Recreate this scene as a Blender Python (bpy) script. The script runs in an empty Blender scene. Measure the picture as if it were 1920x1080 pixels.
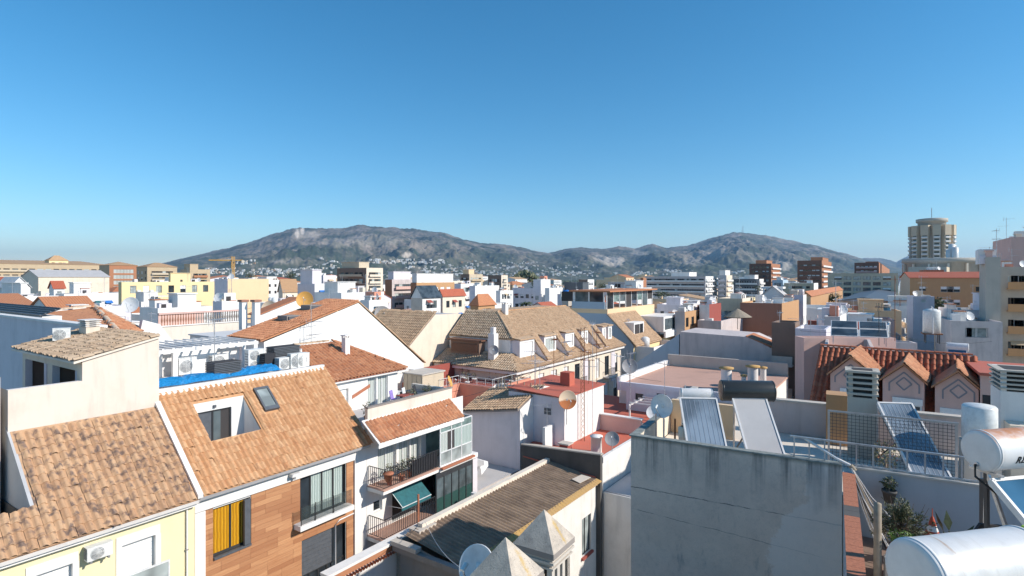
import bpy, math, random
from mathutils import Vector, Matrix, noise
sc = bpy.context.scene
col = sc.collection
rnd = random.Random(7)
F, HY, H = 1066.7, 520.0, 20.0          # focal length and horizon in photo pixels, eye height in metres

# ------------------------------------------------------------ camera, sky, sun, exposure
cd = bpy.data.cameras.new('camera'); cam = bpy.data.objects.new('camera', cd); col.objects.link(cam)
cam.location = (0, 0, H); cam.rotation_euler = (math.radians(90), 0, 0)
cd.sensor_width = 36.0; cd.lens = F / 1920 * 36; cd.shift_y = -(540 - HY) / 1920
cd.clip_start = 0.1; cd.clip_end = 40000
sc.camera = cam
SUN_EL, SUN_AZ = math.radians(32.5), math.atan2(0.955, -0.295)     # azimuth clockwise from +Y
w = bpy.data.worlds.new('World'); sc.world = w; w.use_nodes = True
nt = w.node_tree; bg = nt.nodes['Background']
sky = nt.nodes.new('ShaderNodeTexSky'); sky.sky_type = 'NISHITA'; sky.sun_disc = False
sky.sun_elevation = SUN_EL; sky.sun_rotation = SUN_AZ
sky.altitude = 0; sky.air_density = 1.0; sky.dust_density = 0.0; sky.ozone_density = 4.5
hs = nt.nodes.new('ShaderNodeHueSaturation'); hs.inputs['Saturation'].default_value = 1.26; hs.inputs['Value'].default_value = 0.99; hs.inputs['Hue'].default_value = 0.489
nt.links.new(sky.outputs[0], hs.inputs['Color']); 
nt.links.new(hs.outputs[0], bg.inputs[0]); bg.inputs[1].default_value = 0.12
sl = bpy.data.lights.new('sun', 'SUN'); so = bpy.data.objects.new('sun', sl); col.objects.link(so)
sl.energy = 4.35; sl.angle = math.radians(0.5); sl.color = (1.0, 0.93, 0.84)
sdir = Vector((math.sin(SUN_AZ) * math.cos(SUN_EL), math.cos(SUN_AZ) * math.cos(SUN_EL), math.sin(SUN_EL)))
so.rotation_euler = sdir.to_track_quat('Z', 'Y').to_euler()
so.location = (60, -20, 80)
sc.view_settings.view_transform = 'Standard'; sc.view_settings.look = 'None'
sc.view_settings.exposure = 0.40; sc.view_settings.gamma = 1.0; sc.view_settings.use_curve_mapping = False
try:
    sc.cycles.use_denoising = True; sc.cycles.denoiser = 'OPENIMAGEDENOISE'
    sc.cycles.max_bounces = 8; sc.cycles.diffuse_bounces = 5; sc.cycles.volume_bounces = 0
    sc.cycles.use_adaptive_sampling = True
except Exception: pass

# ------------------------------------------------------------ frames: local x along a street, y into the block, z up
class Fr:
    def __init__(s, px=960, d=0, yaw=55.6, z=0.0, o=None):
        s.o = Vector(o) if o is not None else Vector(((px - 960) / F * d, d, z)); s.yaw = math.radians(yaw)
        s.c, s.s = math.cos(s.yaw), math.sin(s.yaw)
    def W(s, x, y, z=0): return Vector((s.o.x + x * s.c - y * s.s, s.o.y + x * s.s + y * s.c, s.o.z + z))
    def l(s, p):
        dx, dy = p[0] - s.o.x, p[1] - s.o.y
        return Vector((dx * s.c + dy * s.s, -dx * s.s + dy * s.c, p[2] - s.o.z))
    def sub(s, x, y, z=0, dyaw=0): return Fr(o=s.W(x, y, z), yaw=math.degrees(s.yaw) + dyaw)
    def hit(s, px, py, ax, v):            # where the sight line of a photo pixel meets a plane of this frame
        o = s.l((0, 0, H)); e = s.l(((px - 960) / F, 1, H + (HY - py) / F)) - o
        t = (v - o['xyz'.index(ax)]) / e['xyz'.index(ax)]
        return o + e * t
    def M(s): return Matrix.Translation(s.o) @ Matrix.Rotation(s.yaw, 4, 'Z')
def pxpy(p): return (960 + F * p[0] / p[1], HY - F * (p[2] - H) / p[1])

# ------------------------------------------------------------ materials
MATS = {}
def nd(nt, t, **kw):
    n = nt.nodes.new('ShaderNode' + t)
    for k, v in kw.items():
        if k in n.inputs.keys(): n.inputs[k].default_value = v
        else: setattr(n, k, v)
    return n
def base(name):
    m = bpy.data.materials.new(name); m.use_nodes = True; MATS[name] = m
    return m, m.node_tree, m.node_tree.nodes['Principled BSDF']
def c4(c): return (c[0], c[1], c[2], 1)
def ramp(nt, src, a, b, ca=0.0, cb=1.0):
    n = nd(nt, 'MapRange'); n.inputs['From Min'].default_value = a; n.inputs['From Max'].default_value = b
    n.inputs['To Min'].default_value = ca; n.inputs['To Max'].default_value = cb
    nt.links.new(src, n.inputs['Value']); return n.outputs['Result']
def mix(nt, f, a, b):
    n = nt.nodes.new('ShaderNodeMix'); n.data_type = 'RGBA'
    for i, v in ((0, f), (6, a), (7, b)):
        if hasattr(v, 'links'): nt.links.new(v, n.inputs[i])
        elif i == 0: n.inputs[0].default_value = v
        else: n.inputs[i].default_value = c4(v)
    return n.outputs[2]
def math_(nt, op, a, b=0.0):
    n = nd(nt, 'Math', operation=op)
    for i, v in enumerate((a, b)):
        if hasattr(v, 'links'): nt.links.new(v, n.inputs[i])
        else: n.inputs[i].default_value = v
    return n.outputs[0]
def tex(nt, scale, detail=4, rough=0.6, vec=None, sx=1, sy=1, sz=1):
    g = nt.nodes.new('ShaderNodeNewGeometry'); v = g.outputs['Position'] if vec is None else vec
    if (sx, sy, sz) != (1, 1, 1):
        mp = nd(nt, 'Mapping'); mp.inputs['Scale'].default_value = (sx, sy, sz); nt.links.new(v, mp.inputs['Vector']); v = mp.outputs[0]
    n = nd(nt, 'TexNoise', Scale=scale, Detail=detail, Roughness=rough); nt.links.new(v, n.inputs['Vector']); return n.outputs['Fac']
def bump(nt, b, h, st=0.3, dist=0.02):
    n = nd(nt, 'Bump', Strength=st, Distance=dist); nt.links.new(h, n.inputs['Height']); nt.links.new(n.outputs[0], b.inputs['Normal'])
def plaster(name, c, dirt=0.25, streak=0.25, dc=None, rough=0.9):
    m, nt, b = base(name); dc = dc or tuple(x * 0.55 for x in c)
    k = mix(nt, ramp(nt, tex(nt, 0.7, 6), 0.45, 0.75, 0, dirt), c, dc)
    if streak: k = mix(nt, ramp(nt, tex(nt, 2.2, 5, vec=None, sz=0.12), 0.52, 0.78, 0, streak), k, tuple(x * 0.5 for x in c))
    k = mix(nt, ramp(nt, tex(nt, 9, 4), 0.35, 0.7, 0, 0.1), k, tuple(x * 0.75 for x in c))
    nt.links.new(k, b.inputs['Base Color']); b.inputs['Roughness'].default_value = rough
    bump(nt, b, tex(nt, 25, 4), 0.25, 0.01); return m
def plain(name, c, rough=0.5, metal=0.0, var=0.12, sc_=6.0):
    m, nt, b = base(name); b.inputs['Metallic'].default_value = metal; b.inputs['Roughness'].default_value = rough
    k = mix(nt, ramp(nt, tex(nt, sc_, 4), 0.4, 0.75, 0, 1), c, tuple(x * (1 - var * 2) for x in c))
    nt.links.new(k, b.inputs['Base Color']); return m
def tile_mat(name, c, c2, spot, amt=0.5, stripes=False, ss=5.5):
    stripes = 1.15 if stripes else False
    m, nt, b = base(name)
    oi = nt.nodes.new('ShaderNodeObjectInfo'); g = nt.nodes.new('ShaderNodeNewGeometry')
    r = math_(nt, 'FRACT', math_(nt, 'ADD', oi.outputs['Random'], g.outputs['Random Per Island']))
    k = mix(nt, ramp(nt, r, 0, 1), c, c2)
    k = mix(nt, ramp(nt, tex(nt, 1.1, 5), 0.4, 0.7, 0, 0.5), k, c2)
    k = mix(nt, ramp(nt, tex(nt, ss, 3, 0.5), 0.50, 0.68, 0, amt), k, spot)
    k = mix(nt, ramp(nt, tex(nt, 30, 3), 0.45, 0.75, 0, 0.35), k, tuple(x * 0.6 for x in c2))
    if stripes:
        uv = nt.nodes.new('ShaderNodeUVMap')
        wv = nd(nt, 'TexWave', wave_type='BANDS', bands_direction='X', Scale=stripes, Distortion=0.3); nt.links.new(uv.outputs[0], wv.inputs['Vector'])
        bump(nt, b, wv.outputs['Fac'], 0.8, 0.05)
    nt.links.new(k, b.inputs['Base Color']); b.inputs['Roughness'].default_value = 0.85; return m
def glassy(name, c, rough=0.06):
    m, nt, b = base(name); b.inputs['Roughness'].default_value = rough; b.inputs['Specular IOR Level'].default_value = 0.6
    k = mix(nt, ramp(nt, tex(nt, 0.9, 2), 0.4, 0.65), c, tuple(x * 0.45 for x in c)); nt.links.new(k, b.inputs['Base Color']); return m

WHITE, CREAM = (.79, .765, .73), (.76, .65, .52)
plaster('white', WHITE, .28, .28); plaster('white_old', (.76, .72, .67), .35, .4, (.42, .38, .33)); plaster('cream', CREAM, .28, .3)
plaster('cream_old', (.74, .66, .56), .35, .4, (.45, .38, .30)); plaster('yellow', (.80, .64, .36), .12, .1); plaster('paleyellow', (.80, .70, .44), .15, .15)
plaster('peach', (.80, .56, .34), .12, .12); plaster('salmon', (.70, .30, .20), .2, .15); plaster('maroon', (.33, .08, .06), .2, .2)
plaster('redfloor', (.52, .13, .08), .35, .0, (.36, .16, .12)); plaster('pinkfloor', (.55, .33, .25), .3, .0); plaster('greywall', (.46, .46, .47), .25, .3)
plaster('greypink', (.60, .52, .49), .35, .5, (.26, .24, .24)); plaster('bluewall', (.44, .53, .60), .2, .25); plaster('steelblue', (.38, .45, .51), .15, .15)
plaster('lavender', (.72, .67, .695), .3, .3); plaster('brick', (.42, .19, .10), .25, .2); plaster('brickshade', (.22, .11, .075), .25, .2)  # lavender, darker brick: often the shade of sunless sides put into colour
plaster('tan', (.52, .40, .26), .2, .2); plaster('beige', (.58, .48, .35), .2, .25); plaster('rust', (.34, .17, .11), .25, .2)
plaster('orangewall', (.52, .30, .15), .15, .15); plaster('concrete', (.50, .45, .38), .3, .3); plaster('pinkwall', (.68, .45, .385), .2, .25)
plaster('brown', (.24, .16, .12), .3, .2); plaster('pitch', (.05, .045, .045), .2, .1); plaster('stone', (.56, .50, .43), .4, .2, (.30, .27, .24))
plaster('stonedark', (.30, .26, .23), .4, .4); plaster('flatgrey', (.48, .46, .45), .35, 0); plaster('flatwhite', (.68, .66, .64), .35, 0)
plaster('pale_paving', (.24, .225, .20), .3, 0); plaster('earth', (.17, .15, .10), .4, 0, (.08, .10, .05)); plaster('cornice', (.78, .74, .70), .25, .3)  # street paving lightened so the ground bounces more light into the shade
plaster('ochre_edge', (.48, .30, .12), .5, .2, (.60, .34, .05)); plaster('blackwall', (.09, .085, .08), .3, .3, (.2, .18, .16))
plaster('roomwall', (.72, .62, .53), .45, .45, (.50, .40, .30)); plaster('diamond', (.26, .25, .27), .1, .1)
tile_mat('tile_spotted', (.58, .37, .215), (.45, .26, .145), (.13, .095, .085), .9, ss=4.2)
tile_mat('tile_gold', (.66, .40, .215), (.53, .265, .12), (.36, .16, .08), .5, ss=6)
tile_mat('tile_orange', (.62, .30, .155), (.47, .19, .09), (.20, .09, .06), .5)
tile_mat('tile_red', (.54, .175, .085), (.42, .11, .05), (.15, .05, .04), .4)
tile_mat('tile_old', (.60, .45, .31), (.47, .32, .20), (.12, .09, .07), .75, ss=5)
tile_mat('tile_brown', (.62, .43, .27), (.48, .31, .185), (.20, .14, .10), .6)
tile_mat('far_orange', (.56, .24, .11), (.46, .17, .08), (.3, .12, .07), .4, 4.0); tile_mat('far_tan', (.56, .36, .20), (.44, .26, .14), (.25, .16, .1), .5, 4.0)
tile_mat('far_red', (.48, .13, .07), (.40, .10, .05), (.25, .07, .05), .3, 4.0)
plain('metal_white', (.72, .695, .67), .33, 0, .06); plain('metal', (.42, .42, .43), .4, .6); plain('galv', (.55, .56, .58), .35, .5, .2)
plain('steel_dark', (.06, .063, .07), .45, .3); plain('black', (.015, .015, .017), .4); plain('blackgloss', (.035, .037, .036), .32, .0, .1)
plain('rustmetal', (.30, .12, .05), .8, .2, .3); plain('frame_dark', (.035, .037, .04), .4); plain('frame_white', (.75, .75, .74), .45)
plain('shutter_grey', (.10, .11, .125), .5); plain('shutter_white', (.80, .79, .77), .5, 0, .05); plain('wood_brown', (.16, .075, .045), .6)
plain('tarp', (.02, .24, .55), .35, 0, .3, 14); plain('dish_white', (.74, .73, .72), .45, 0, .1); plain('dish_orange', (.74, .38, .09), .5, 0, .08)
plain('dish_grey', (.34, .33, .33), .5); plain('awning_teal', (.02, .13, .15), .7, 0, .2); plain('plastic_white', (.75, .75, .72), .4)
plain('terracotta', (.46, .17, .09), .8, 0, .2, 20); plain('timber', (.62, .36, .10), .7, 0, .2); plain('cable', (.02, .02, .02), .6)
plain('green_plastic', (.025, .075, .065), .5, 0, .1); plain('orange_plastic', (.5, .07, .02), .4); plain('hivis', (.35, .55, .03), .5)
plain('bluepaint', (.02, .16, .50), .5); plain('greenpaint', (.05, .36, .26), .6); plain('teal_edge', (.26, .28, .26), .9, 0, .25); plain('cloth_dark', (.03, .03, .035), .9)
plain('cloth_blue', (.10, .28, .5), .9, 0, .3, 9); plain('mauve', (.30, .22, .55), .7); plain('cushion_red', (.4, .04, .03), .8)
plain('leaf', (.075, .095, .035), .7, 0, .35, 12); plain('leaf_olive', (.17, .17, .085), .7, 0, .3, 12); plain('leaf_bright', (.12, .22, .03), .6, 0, .3, 12)
plain('bark', (.12, .085, .06), .9); plain('flower', (.45, .06, .04), .6); plain('twig', (.33, .27, .2), .9); plain('ridge_cream', (.66, .50, .36), .9, 0, .2)
glassy('glass', (.035, .045, .055)); glassy('glass_mid', (.12, .15, .16)); glassy('glass_green', (.26, .36, .34)); glassy('glass_pale', (.42, .47, .46)); glassy('glass_blue', (.06, .16, .26))
glassy('collector', (.27, .33, .39), .12); glassy('collector_dark', (.07, .09, .105), .15)  # collector base kept pale, sky reflection put into its colour

def special_mats():
    m, nt, b = base('tank_white'); tc = nt.nodes.new('ShaderNodeTexCoord')
    k = mix(nt, ramp(nt, tex(nt, 1.5, 6, .7, vec=tc.outputs['Object'], sx=5, sy=.8, sz=.8), .48, .72, 0, .5), (.72, .70, .67), (.52, .48, .43)); k = mix(nt, ramp(nt, tex(nt, 2.2, 6, .7, vec=tc.outputs['Object'], sx=3, sy=.4, sz=.4), .66, .73, 0, .7), k, (.42, .24, .11)); k = mix(nt, ramp(nt, tex(nt, 40, 4), .55, .8, 0, .25), k, (.45, .43, .40))
    nt.links.new(k, b.inputs['Base Color']); b.inputs['Metallic'].default_value = .1; nt.links.new(ramp(nt, tex(nt, 6, 5), .3, .7, .28, .5), b.inputs['Roughness']); bump(nt, b, tex(nt, 3, 3), .25, .02)
    m, nt, b = base('clear_glass'); b.inputs['Base Color'].default_value = (.06, .08, .08, 1); b.inputs['Alpha'].default_value = .3; b.inputs['Roughness'].default_value = .05
    # curtains behind glass: fold shading painted as paler and darker bands
    for nm, ca, cb in (('curtain_amber', (.70, .36, .02), (.45, .20, .01)), ('curtain_white', (.66, .70, .66), (.40, .44, .41)), ('curtain_green', (.55, .64, .60), (.33, .41, .38))):
        m, nt, b = base(nm); uv = nt.nodes.new('ShaderNodeUVMap')
        wv = nd(nt, 'TexWave', wave_type='BANDS', bands_direction='X', Scale=2.4, Distortion=1.5, Detail=2.0); nt.links.new(uv.outputs[0], wv.inputs['Vector'])
        nt.links.new(mix(nt, wv.outputs['Fac'], ca, cb), b.inputs['Base Color']); b.inputs['Roughness'].default_value = 0.35; bump(nt, b, wv.outputs['Fac'], 0.8, 0.05)
    # wood cladding planks, one tone per plank
    m, nt, b = base('plank_wood'); oi = nt.nodes.new('ShaderNodeObjectInfo'); g = nt.nodes.new('ShaderNodeNewGeometry')
    r = math_(nt, 'FRACT', math_(nt, 'ADD', oi.outputs['Random'], g.outputs['Random Per Island']))
    k = mix(nt, r, (.58, .31, .155), (.38, .175, .085)); uv = nt.nodes.new('ShaderNodeUVMap')
    k = mix(nt, ramp(nt, tex(nt, 3.0, 5, vec=uv.outputs[0], sx=.35, sy=9), .4, .7, 0, .6), k, (.34, .13, .055)); nt.links.new(k, b.inputs['Base Color']); b.inputs['Roughness'].default_value = .5
    # stained concrete party wall: dark run marks below the coping, a lighter repaired strip
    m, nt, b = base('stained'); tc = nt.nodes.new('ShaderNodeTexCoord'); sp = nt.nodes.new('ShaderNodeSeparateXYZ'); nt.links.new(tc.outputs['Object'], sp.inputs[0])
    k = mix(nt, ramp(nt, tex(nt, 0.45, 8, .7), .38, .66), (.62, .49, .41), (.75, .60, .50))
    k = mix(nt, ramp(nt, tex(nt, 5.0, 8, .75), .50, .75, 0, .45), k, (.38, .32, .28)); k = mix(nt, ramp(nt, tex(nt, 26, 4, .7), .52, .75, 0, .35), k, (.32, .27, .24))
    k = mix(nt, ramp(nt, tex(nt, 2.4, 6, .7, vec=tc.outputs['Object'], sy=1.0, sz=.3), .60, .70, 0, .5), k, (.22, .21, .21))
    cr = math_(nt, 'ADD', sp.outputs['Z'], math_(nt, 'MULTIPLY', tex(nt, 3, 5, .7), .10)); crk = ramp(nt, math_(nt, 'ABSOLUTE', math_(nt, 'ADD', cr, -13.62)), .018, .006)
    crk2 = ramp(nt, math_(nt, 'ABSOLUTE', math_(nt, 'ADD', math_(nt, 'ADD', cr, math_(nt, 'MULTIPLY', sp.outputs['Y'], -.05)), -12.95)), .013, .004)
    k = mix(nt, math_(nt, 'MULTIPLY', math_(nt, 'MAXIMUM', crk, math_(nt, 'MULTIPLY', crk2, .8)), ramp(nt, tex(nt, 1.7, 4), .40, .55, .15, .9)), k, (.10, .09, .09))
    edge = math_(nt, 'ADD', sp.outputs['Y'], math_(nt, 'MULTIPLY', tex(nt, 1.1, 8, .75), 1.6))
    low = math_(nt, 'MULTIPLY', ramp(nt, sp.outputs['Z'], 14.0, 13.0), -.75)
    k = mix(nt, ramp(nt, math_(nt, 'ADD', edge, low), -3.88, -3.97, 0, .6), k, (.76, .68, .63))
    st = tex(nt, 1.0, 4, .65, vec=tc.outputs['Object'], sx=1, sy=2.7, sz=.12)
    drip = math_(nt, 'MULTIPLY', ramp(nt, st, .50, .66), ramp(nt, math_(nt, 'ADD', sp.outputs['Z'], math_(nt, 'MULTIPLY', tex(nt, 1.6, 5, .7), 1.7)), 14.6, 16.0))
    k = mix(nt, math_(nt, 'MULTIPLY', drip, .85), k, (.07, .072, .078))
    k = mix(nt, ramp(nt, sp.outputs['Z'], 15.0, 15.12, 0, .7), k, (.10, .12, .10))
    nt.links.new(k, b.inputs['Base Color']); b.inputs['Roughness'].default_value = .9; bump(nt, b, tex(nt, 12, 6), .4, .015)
    # corrugated fibre-cement with lichen
    m, nt, b = base('fibrecement')
    k = mix(nt, ramp(nt, tex(nt, 1.2, 6), .35, .7), (.33, .235, .165), (.18, .125, .09))
    k = mix(nt, ramp(nt, tex(nt, 14, 5), .55, .75, 0, .7), k, (.48, .30, .10)); k = mix(nt, ramp(nt, tex(nt, 22, 4), .6, .75, 0, .6), k, (.5, .46, .4))
    nt.links.new(k, b.inputs['Base Color']); b.inputs['Roughness'].default_value = .95
    # pyramid caps: pale stone, black pits, yellow lichen
    m, nt, b = base('lichen_stone')
    k = mix(nt, ramp(nt, tex(nt, 3, 6, .7), .4, .66), (.56, .48, .39), (.36, .31, .26)); k = mix(nt, ramp(nt, tex(nt, 55, 3), .60, .72, 0, .85), k, (.12, .10, .09))
    tc = nt.nodes.new('ShaderNodeTexCoord'); sp = nt.nodes.new('ShaderNodeSeparateXYZ'); nt.links.new(tc.outputs['Object'], sp.inputs[0])
    band = math_(nt, 'ABSOLUTE', math_(nt, 'ADD', sp.outputs['X'], -.06)); side = ramp(nt, sp.outputs['Y'], -.1, -.16)
    k = mix(nt, math_(nt, 'MULTIPLY', math_(nt, 'MULTIPLY', ramp(nt, math_(nt, 'ADD', band, math_(nt, 'MULTIPLY', tex(nt, 11, 6, .75), .24)), .17, .11), side), .8), k, (.50, .31, .06))
    nt.links.new(k, b.inputs['Base Color']); b.inputs['Roughness'].default_value = .95; bump(nt, b, tex(nt, 40, 4), .5, .01)
    # rust running over a white tank
    m, nt, b = base('rust_tank'); tc = nt.nodes.new('ShaderNodeTexCoord'); sp = nt.nodes.new('ShaderNodeSeparateXYZ'); nt.links.new(tc.outputs['Object'], sp.inputs[0])
    up = math_(nt, 'ADD', sp.outputs['Z'], math_(nt, 'MULTIPLY', tex(nt, 5, 5, .6), .28))
    k = mix(nt, ramp(nt, up, .26, .44), (.76, .75, .74), (.56, .22, .07)); k = mix(nt, ramp(nt, tex(nt, 7, 4), .5, .65, 0, .45), k, (.78, .74, .7))
    nt.links.new(k, b.inputs['Base Color']); b.inputs['Roughness'].default_value = .45
    # rusty dish, lower half eaten
    m, nt, b = base('dish_rust'); tc = nt.nodes.new('ShaderNodeTexCoord'); sp = nt.nodes.new('ShaderNodeSeparateXYZ'); nt.links.new(tc.outputs['Object'], sp.inputs[0])
    up = math_(nt, 'ADD', sp.outputs['Y'], math_(nt, 'MULTIPLY', tex(nt, 6, 5, .7), .5))
    k = mix(nt, ramp(nt, up, .30, .16), (.72, .56, .40), (.40, .13, .04)); nt.links.new(k, b.inputs['Base Color']); b.inputs['Roughness'].default_value = .8
    # mountain: scrub, rock, bare scars from the mesh attribute
    m, nt, b = base('mountain_rock'); at = nt.nodes.new('ShaderNodeAttribute'); at.attribute_name = 'bare'
    k = mix(nt, ramp(nt, tex(nt, .0030, 10, .70), .44, .57), (.030, .045, .026), (.24, .195, .155))
    k = mix(nt, ramp(nt, tex(nt, .020, 8, .75), .46, .58, 0, .7), k, (.032, .046, .026)); k = mix(nt, ramp(nt, tex(nt, .045, 5, .75), .54, .66, 0, .4), k, (.38, .33, .28))
    geo = nt.nodes.new('ShaderNodeNewGeometry'); sz = nt.nodes.new('ShaderNodeSeparateXYZ'); nt.links.new(geo.outputs['Position'], sz.inputs[0])
    k = mix(nt, math_(nt, 'MULTIPLY', ramp(nt, sz.outputs['Z'], 260, 90), ramp(nt, tex(nt, .009, 6, .7), .40, .55, .2, .85)), k, (.045, .062, .030))
    k = mix(nt, at.outputs['Fac'], k, (.60, .51, .42)); nt.links.new(k, b.inputs['Base Color']); b.inputs['Roughness'].default_value = 1
    m, nt, b = base('plain_ground'); k = mix(nt, ramp(nt, tex(nt, .02, 6), .4, .62), (.10, .12, .05), (.24, .20, .14)); nt.links.new(k, b.inputs['Base Color']); b.inputs['Roughness'].default_value = 1
special_mats()

# ------------------------------------------------------------ mesh builder
class MB:
    def __init__(s): s.v, s.f, s.m, s.sm, s.names = [], [], [], [], []
    def mi(s, m):
        if m not in s.names: s.names.append(m)
        return s.names.index(m)
    def poly(s, pts, m, smooth=False):
        i = len(s.v); s.v += [tuple(p) for p in pts]; s.f.append(tuple(range(i, i + len(pts)))); s.m.append(s.mi(m)); s.sm.append(smooth); return s
    def idx(s, vs, fs, m, smooth=False):
        i = len(s.v); s.v += [tuple(p) for p in vs]; k = s.mi(m)
        for f in fs: s.f.append(tuple(i + q for q in f)); s.m.append(k); s.sm.append(smooth)
        return s
    def box(s, x0, x1, y0, y1, z0, z1, m):
        return s.idx([(x0,y0,z0),(x1,y0,z0),(x1,y1,z0),(x0,y1,z0),(x0,y0,z1),(x1,y0,z1),(x1,y1,z1),(x0,y1,z1)],
                     [(3,2,1,0),(4,5,6,7),(0,1,5,4),(1,2,6,5),(2,3,7,6),(3,0,4,7)], m)
    def ext(s, pts, vec, m, mcap=None):     # a polygon pushed along a vector
        n = len(pts); vec = Vector(vec); a = [Vector(p) for p in pts]
        if (a[1] - a[0]).cross(a[2] - a[1]).dot(vec) < 0: a.reverse()
        b = [p + vec for p in a]
        s.poly(a[::-1], mcap or m); s.poly(b, mcap or m)
        s.idx(a + b, [(i, (i + 1) % n, n + (i + 1) % n, n + i) for i in range(n)], m); return s
    def bar(s, p, q, w, h, m, up=(0, 0, 1)):
        p, q = Vector(p), Vector(q); d = (q - p).normalized(); u = Vector(up)
        if abs(d.dot(u)) > .98: u = Vector((1, 0, 0))
        a = d.cross(u).normalized() * (w / 2); b = a.cross(d).normalized() * (h / 2)
        return s.ext([p - a - b, p + a - b, p + a + b, p - a + b], q - p, m)
    def tube(s, pts, r, m, n=6, caps=True):
        pts = [Vector(p) for p in pts]; rings = []
        for i, p in enumerate(pts):
            d = (pts[min(i + 1, len(pts) - 1)] - pts[max(i - 1, 0)]).normalized(); u = Vector((0, 0, 1)) if abs(d.z) < .95 else Vector((1, 0, 0))
            a = d.cross(u).normalized(); b = d.cross(a); rr = r[i] if isinstance(r, (list, tuple)) else r
            rings.append([p + (a * math.cos(t) + b * math.sin(t)) * rr for t in (2 * math.pi * k / n for k in range(n))])
        s.idx([q for g in rings for q in g], [(i * n + k, i * n + (k + 1) % n, (i + 1) * n + (k + 1) % n, (i + 1) * n + k) for i in range(len(pts) - 1) for k in range(n)], m, True)
        if caps: s.poly(rings[0], m); s.poly(rings[-1][::-1], m)
        return s
    def lathe(s, prof, m, o=(0, 0, 0), n=16, ax=2, a0=0, a1=2 * math.pi, smooth=True):   # profile of (radius, height) turned about an axis
        vs = []; full = abs(a1 - a0 - 2 * math.pi) < 1e-6; k = n if full else n + 1
        for r, h in prof:
            for i in range(k):
                t = a0 + (a1 - a0) * i / n; c, d = r * math.cos(t), r * math.sin(t)
                q = ((c, d, h), (d, h, c), (h, c, d))[{2: 0, 1: 1, 0: 2}[ax]]; vs.append((q[0] + o[0], q[1] + o[1], q[2] + o[2]))
        fs = [(i * k + j, i * k + (j + 1) % k, (i + 1) * k + (j + 1) % k, (i + 1) * k + j) for i in range(len(prof) - 1) for j in range(n)]
        return s.idx(vs, fs, m, smooth)
    def mesh(s, name):
        me = bpy.data.meshes.new(name); me.from_pydata(s.v, [], s.f)
        for n in s.names: me.materials.append(MATS[n])
        me.polygons.foreach_set('material_index', s.m); me.polygons.foreach_set('use_smooth', s.sm)
        uv = me.uv_layers.new(name='UVMap'); data = [0.0] * (2 * len(me.loops)); li = 0
        for f in s.f:                                  # uv in metres: along the level line and up the slope of each face
            a, b, c = (Vector(s.v[f[i]]) for i in (0, 1, len(f) - 1)); n = (b - a).cross(c - a)
            if n.length < 1e-12: n = Vector((0, 0, 1))
            n.normalize(); h = Vector((0, 0, 1)).cross(n); h = h.normalized() if h.length > 1e-3 else Vector((1, 0, 0)); u = n.cross(h)
            for i in f: p = Vector(s.v[i]); data[li] = p.dot(h); data[li + 1] = p.dot(u); li += 2
        uv.data.foreach_set('uv', data); me.update(); return me
    def build(s, name, parent=None, fr=None, **kw): return put(name, s.mesh(name), parent, fr, **kw)

LABELS = {}
def tag(o, label=None, cat=None, group=None, kind=None):
    for k, v in (('label', label), ('category', cat), ('group', group), ('kind', kind)):
        if v: o[k] = v
    return o
def put(name, me, parent=None, fr=None, label=None, cat=None, group=None, kind=None, mat=None):
    o = bpy.data.objects.new(name, me); col.objects.link(o)
    if parent is not None: o.parent = parent
    if fr is not None: o.location = fr.o; o.rotation_euler = (0, 0, fr.yaw)
    if mat is not None: o.matrix_local = mat
    return tag(o, label, cat, group, kind)
def thing(name, label, cat, fr, group=None): return put(name, None, None, fr, label, cat, group)

# ------------------------------------------------------------ walls with real openings, windows
def facade(mb, o, u, W, z0, z1, holes, m, rec=.12, mr=None, zt=None):
    """wall from o along unit u (local xy), outward normal to its right; holes (a0,a1,b0,b1) are cut with reveals"""
    n = (u[1], -u[0]); P = lambda a, z, k=0: (o[0] + u[0] * a - n[0] * k, o[1] + u[1] * a - n[1] * k, z)
    xs = sorted({0, W, *[q for h in holes for q in h[:2]]}); zs = sorted({z0, z1, *[q for h in holes for q in h[2:4]]})
    for i in range(len(xs) - 1):
        run = None
        for j in range(len(zs) - 1):
            cx, cz = (xs[i] + xs[i + 1]) / 2, (zs[j] + zs[j + 1]) / 2
            solid = not any(h[0] < cx < h[1] and h[2] < cz < h[3] for h in holes)
            if solid and run is None: run = zs[j]
            if run is not None and (not solid or j == len(zs) - 2):
                t = zs[j + 1] if solid else zs[j]; mb.poly([P(xs[i], run), P(xs[i + 1], run), P(xs[i + 1], t), P(xs[i], t)], m); run = None
    for h in holes:
        a0, a1, b0, b1 = h[:4]; mr_ = mr or m
        for e, f in (((a0, b0), (a1, b0)), ((a1, b0), (a1, b1)), ((a1, b1), (a0, b1)), ((a0, b1), (a0, b0))):
            mb.poly([P(*e), P(*f), P(f[0], f[1], rec), P(e[0], e[1], rec)], mr_)
WINC = {}
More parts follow.
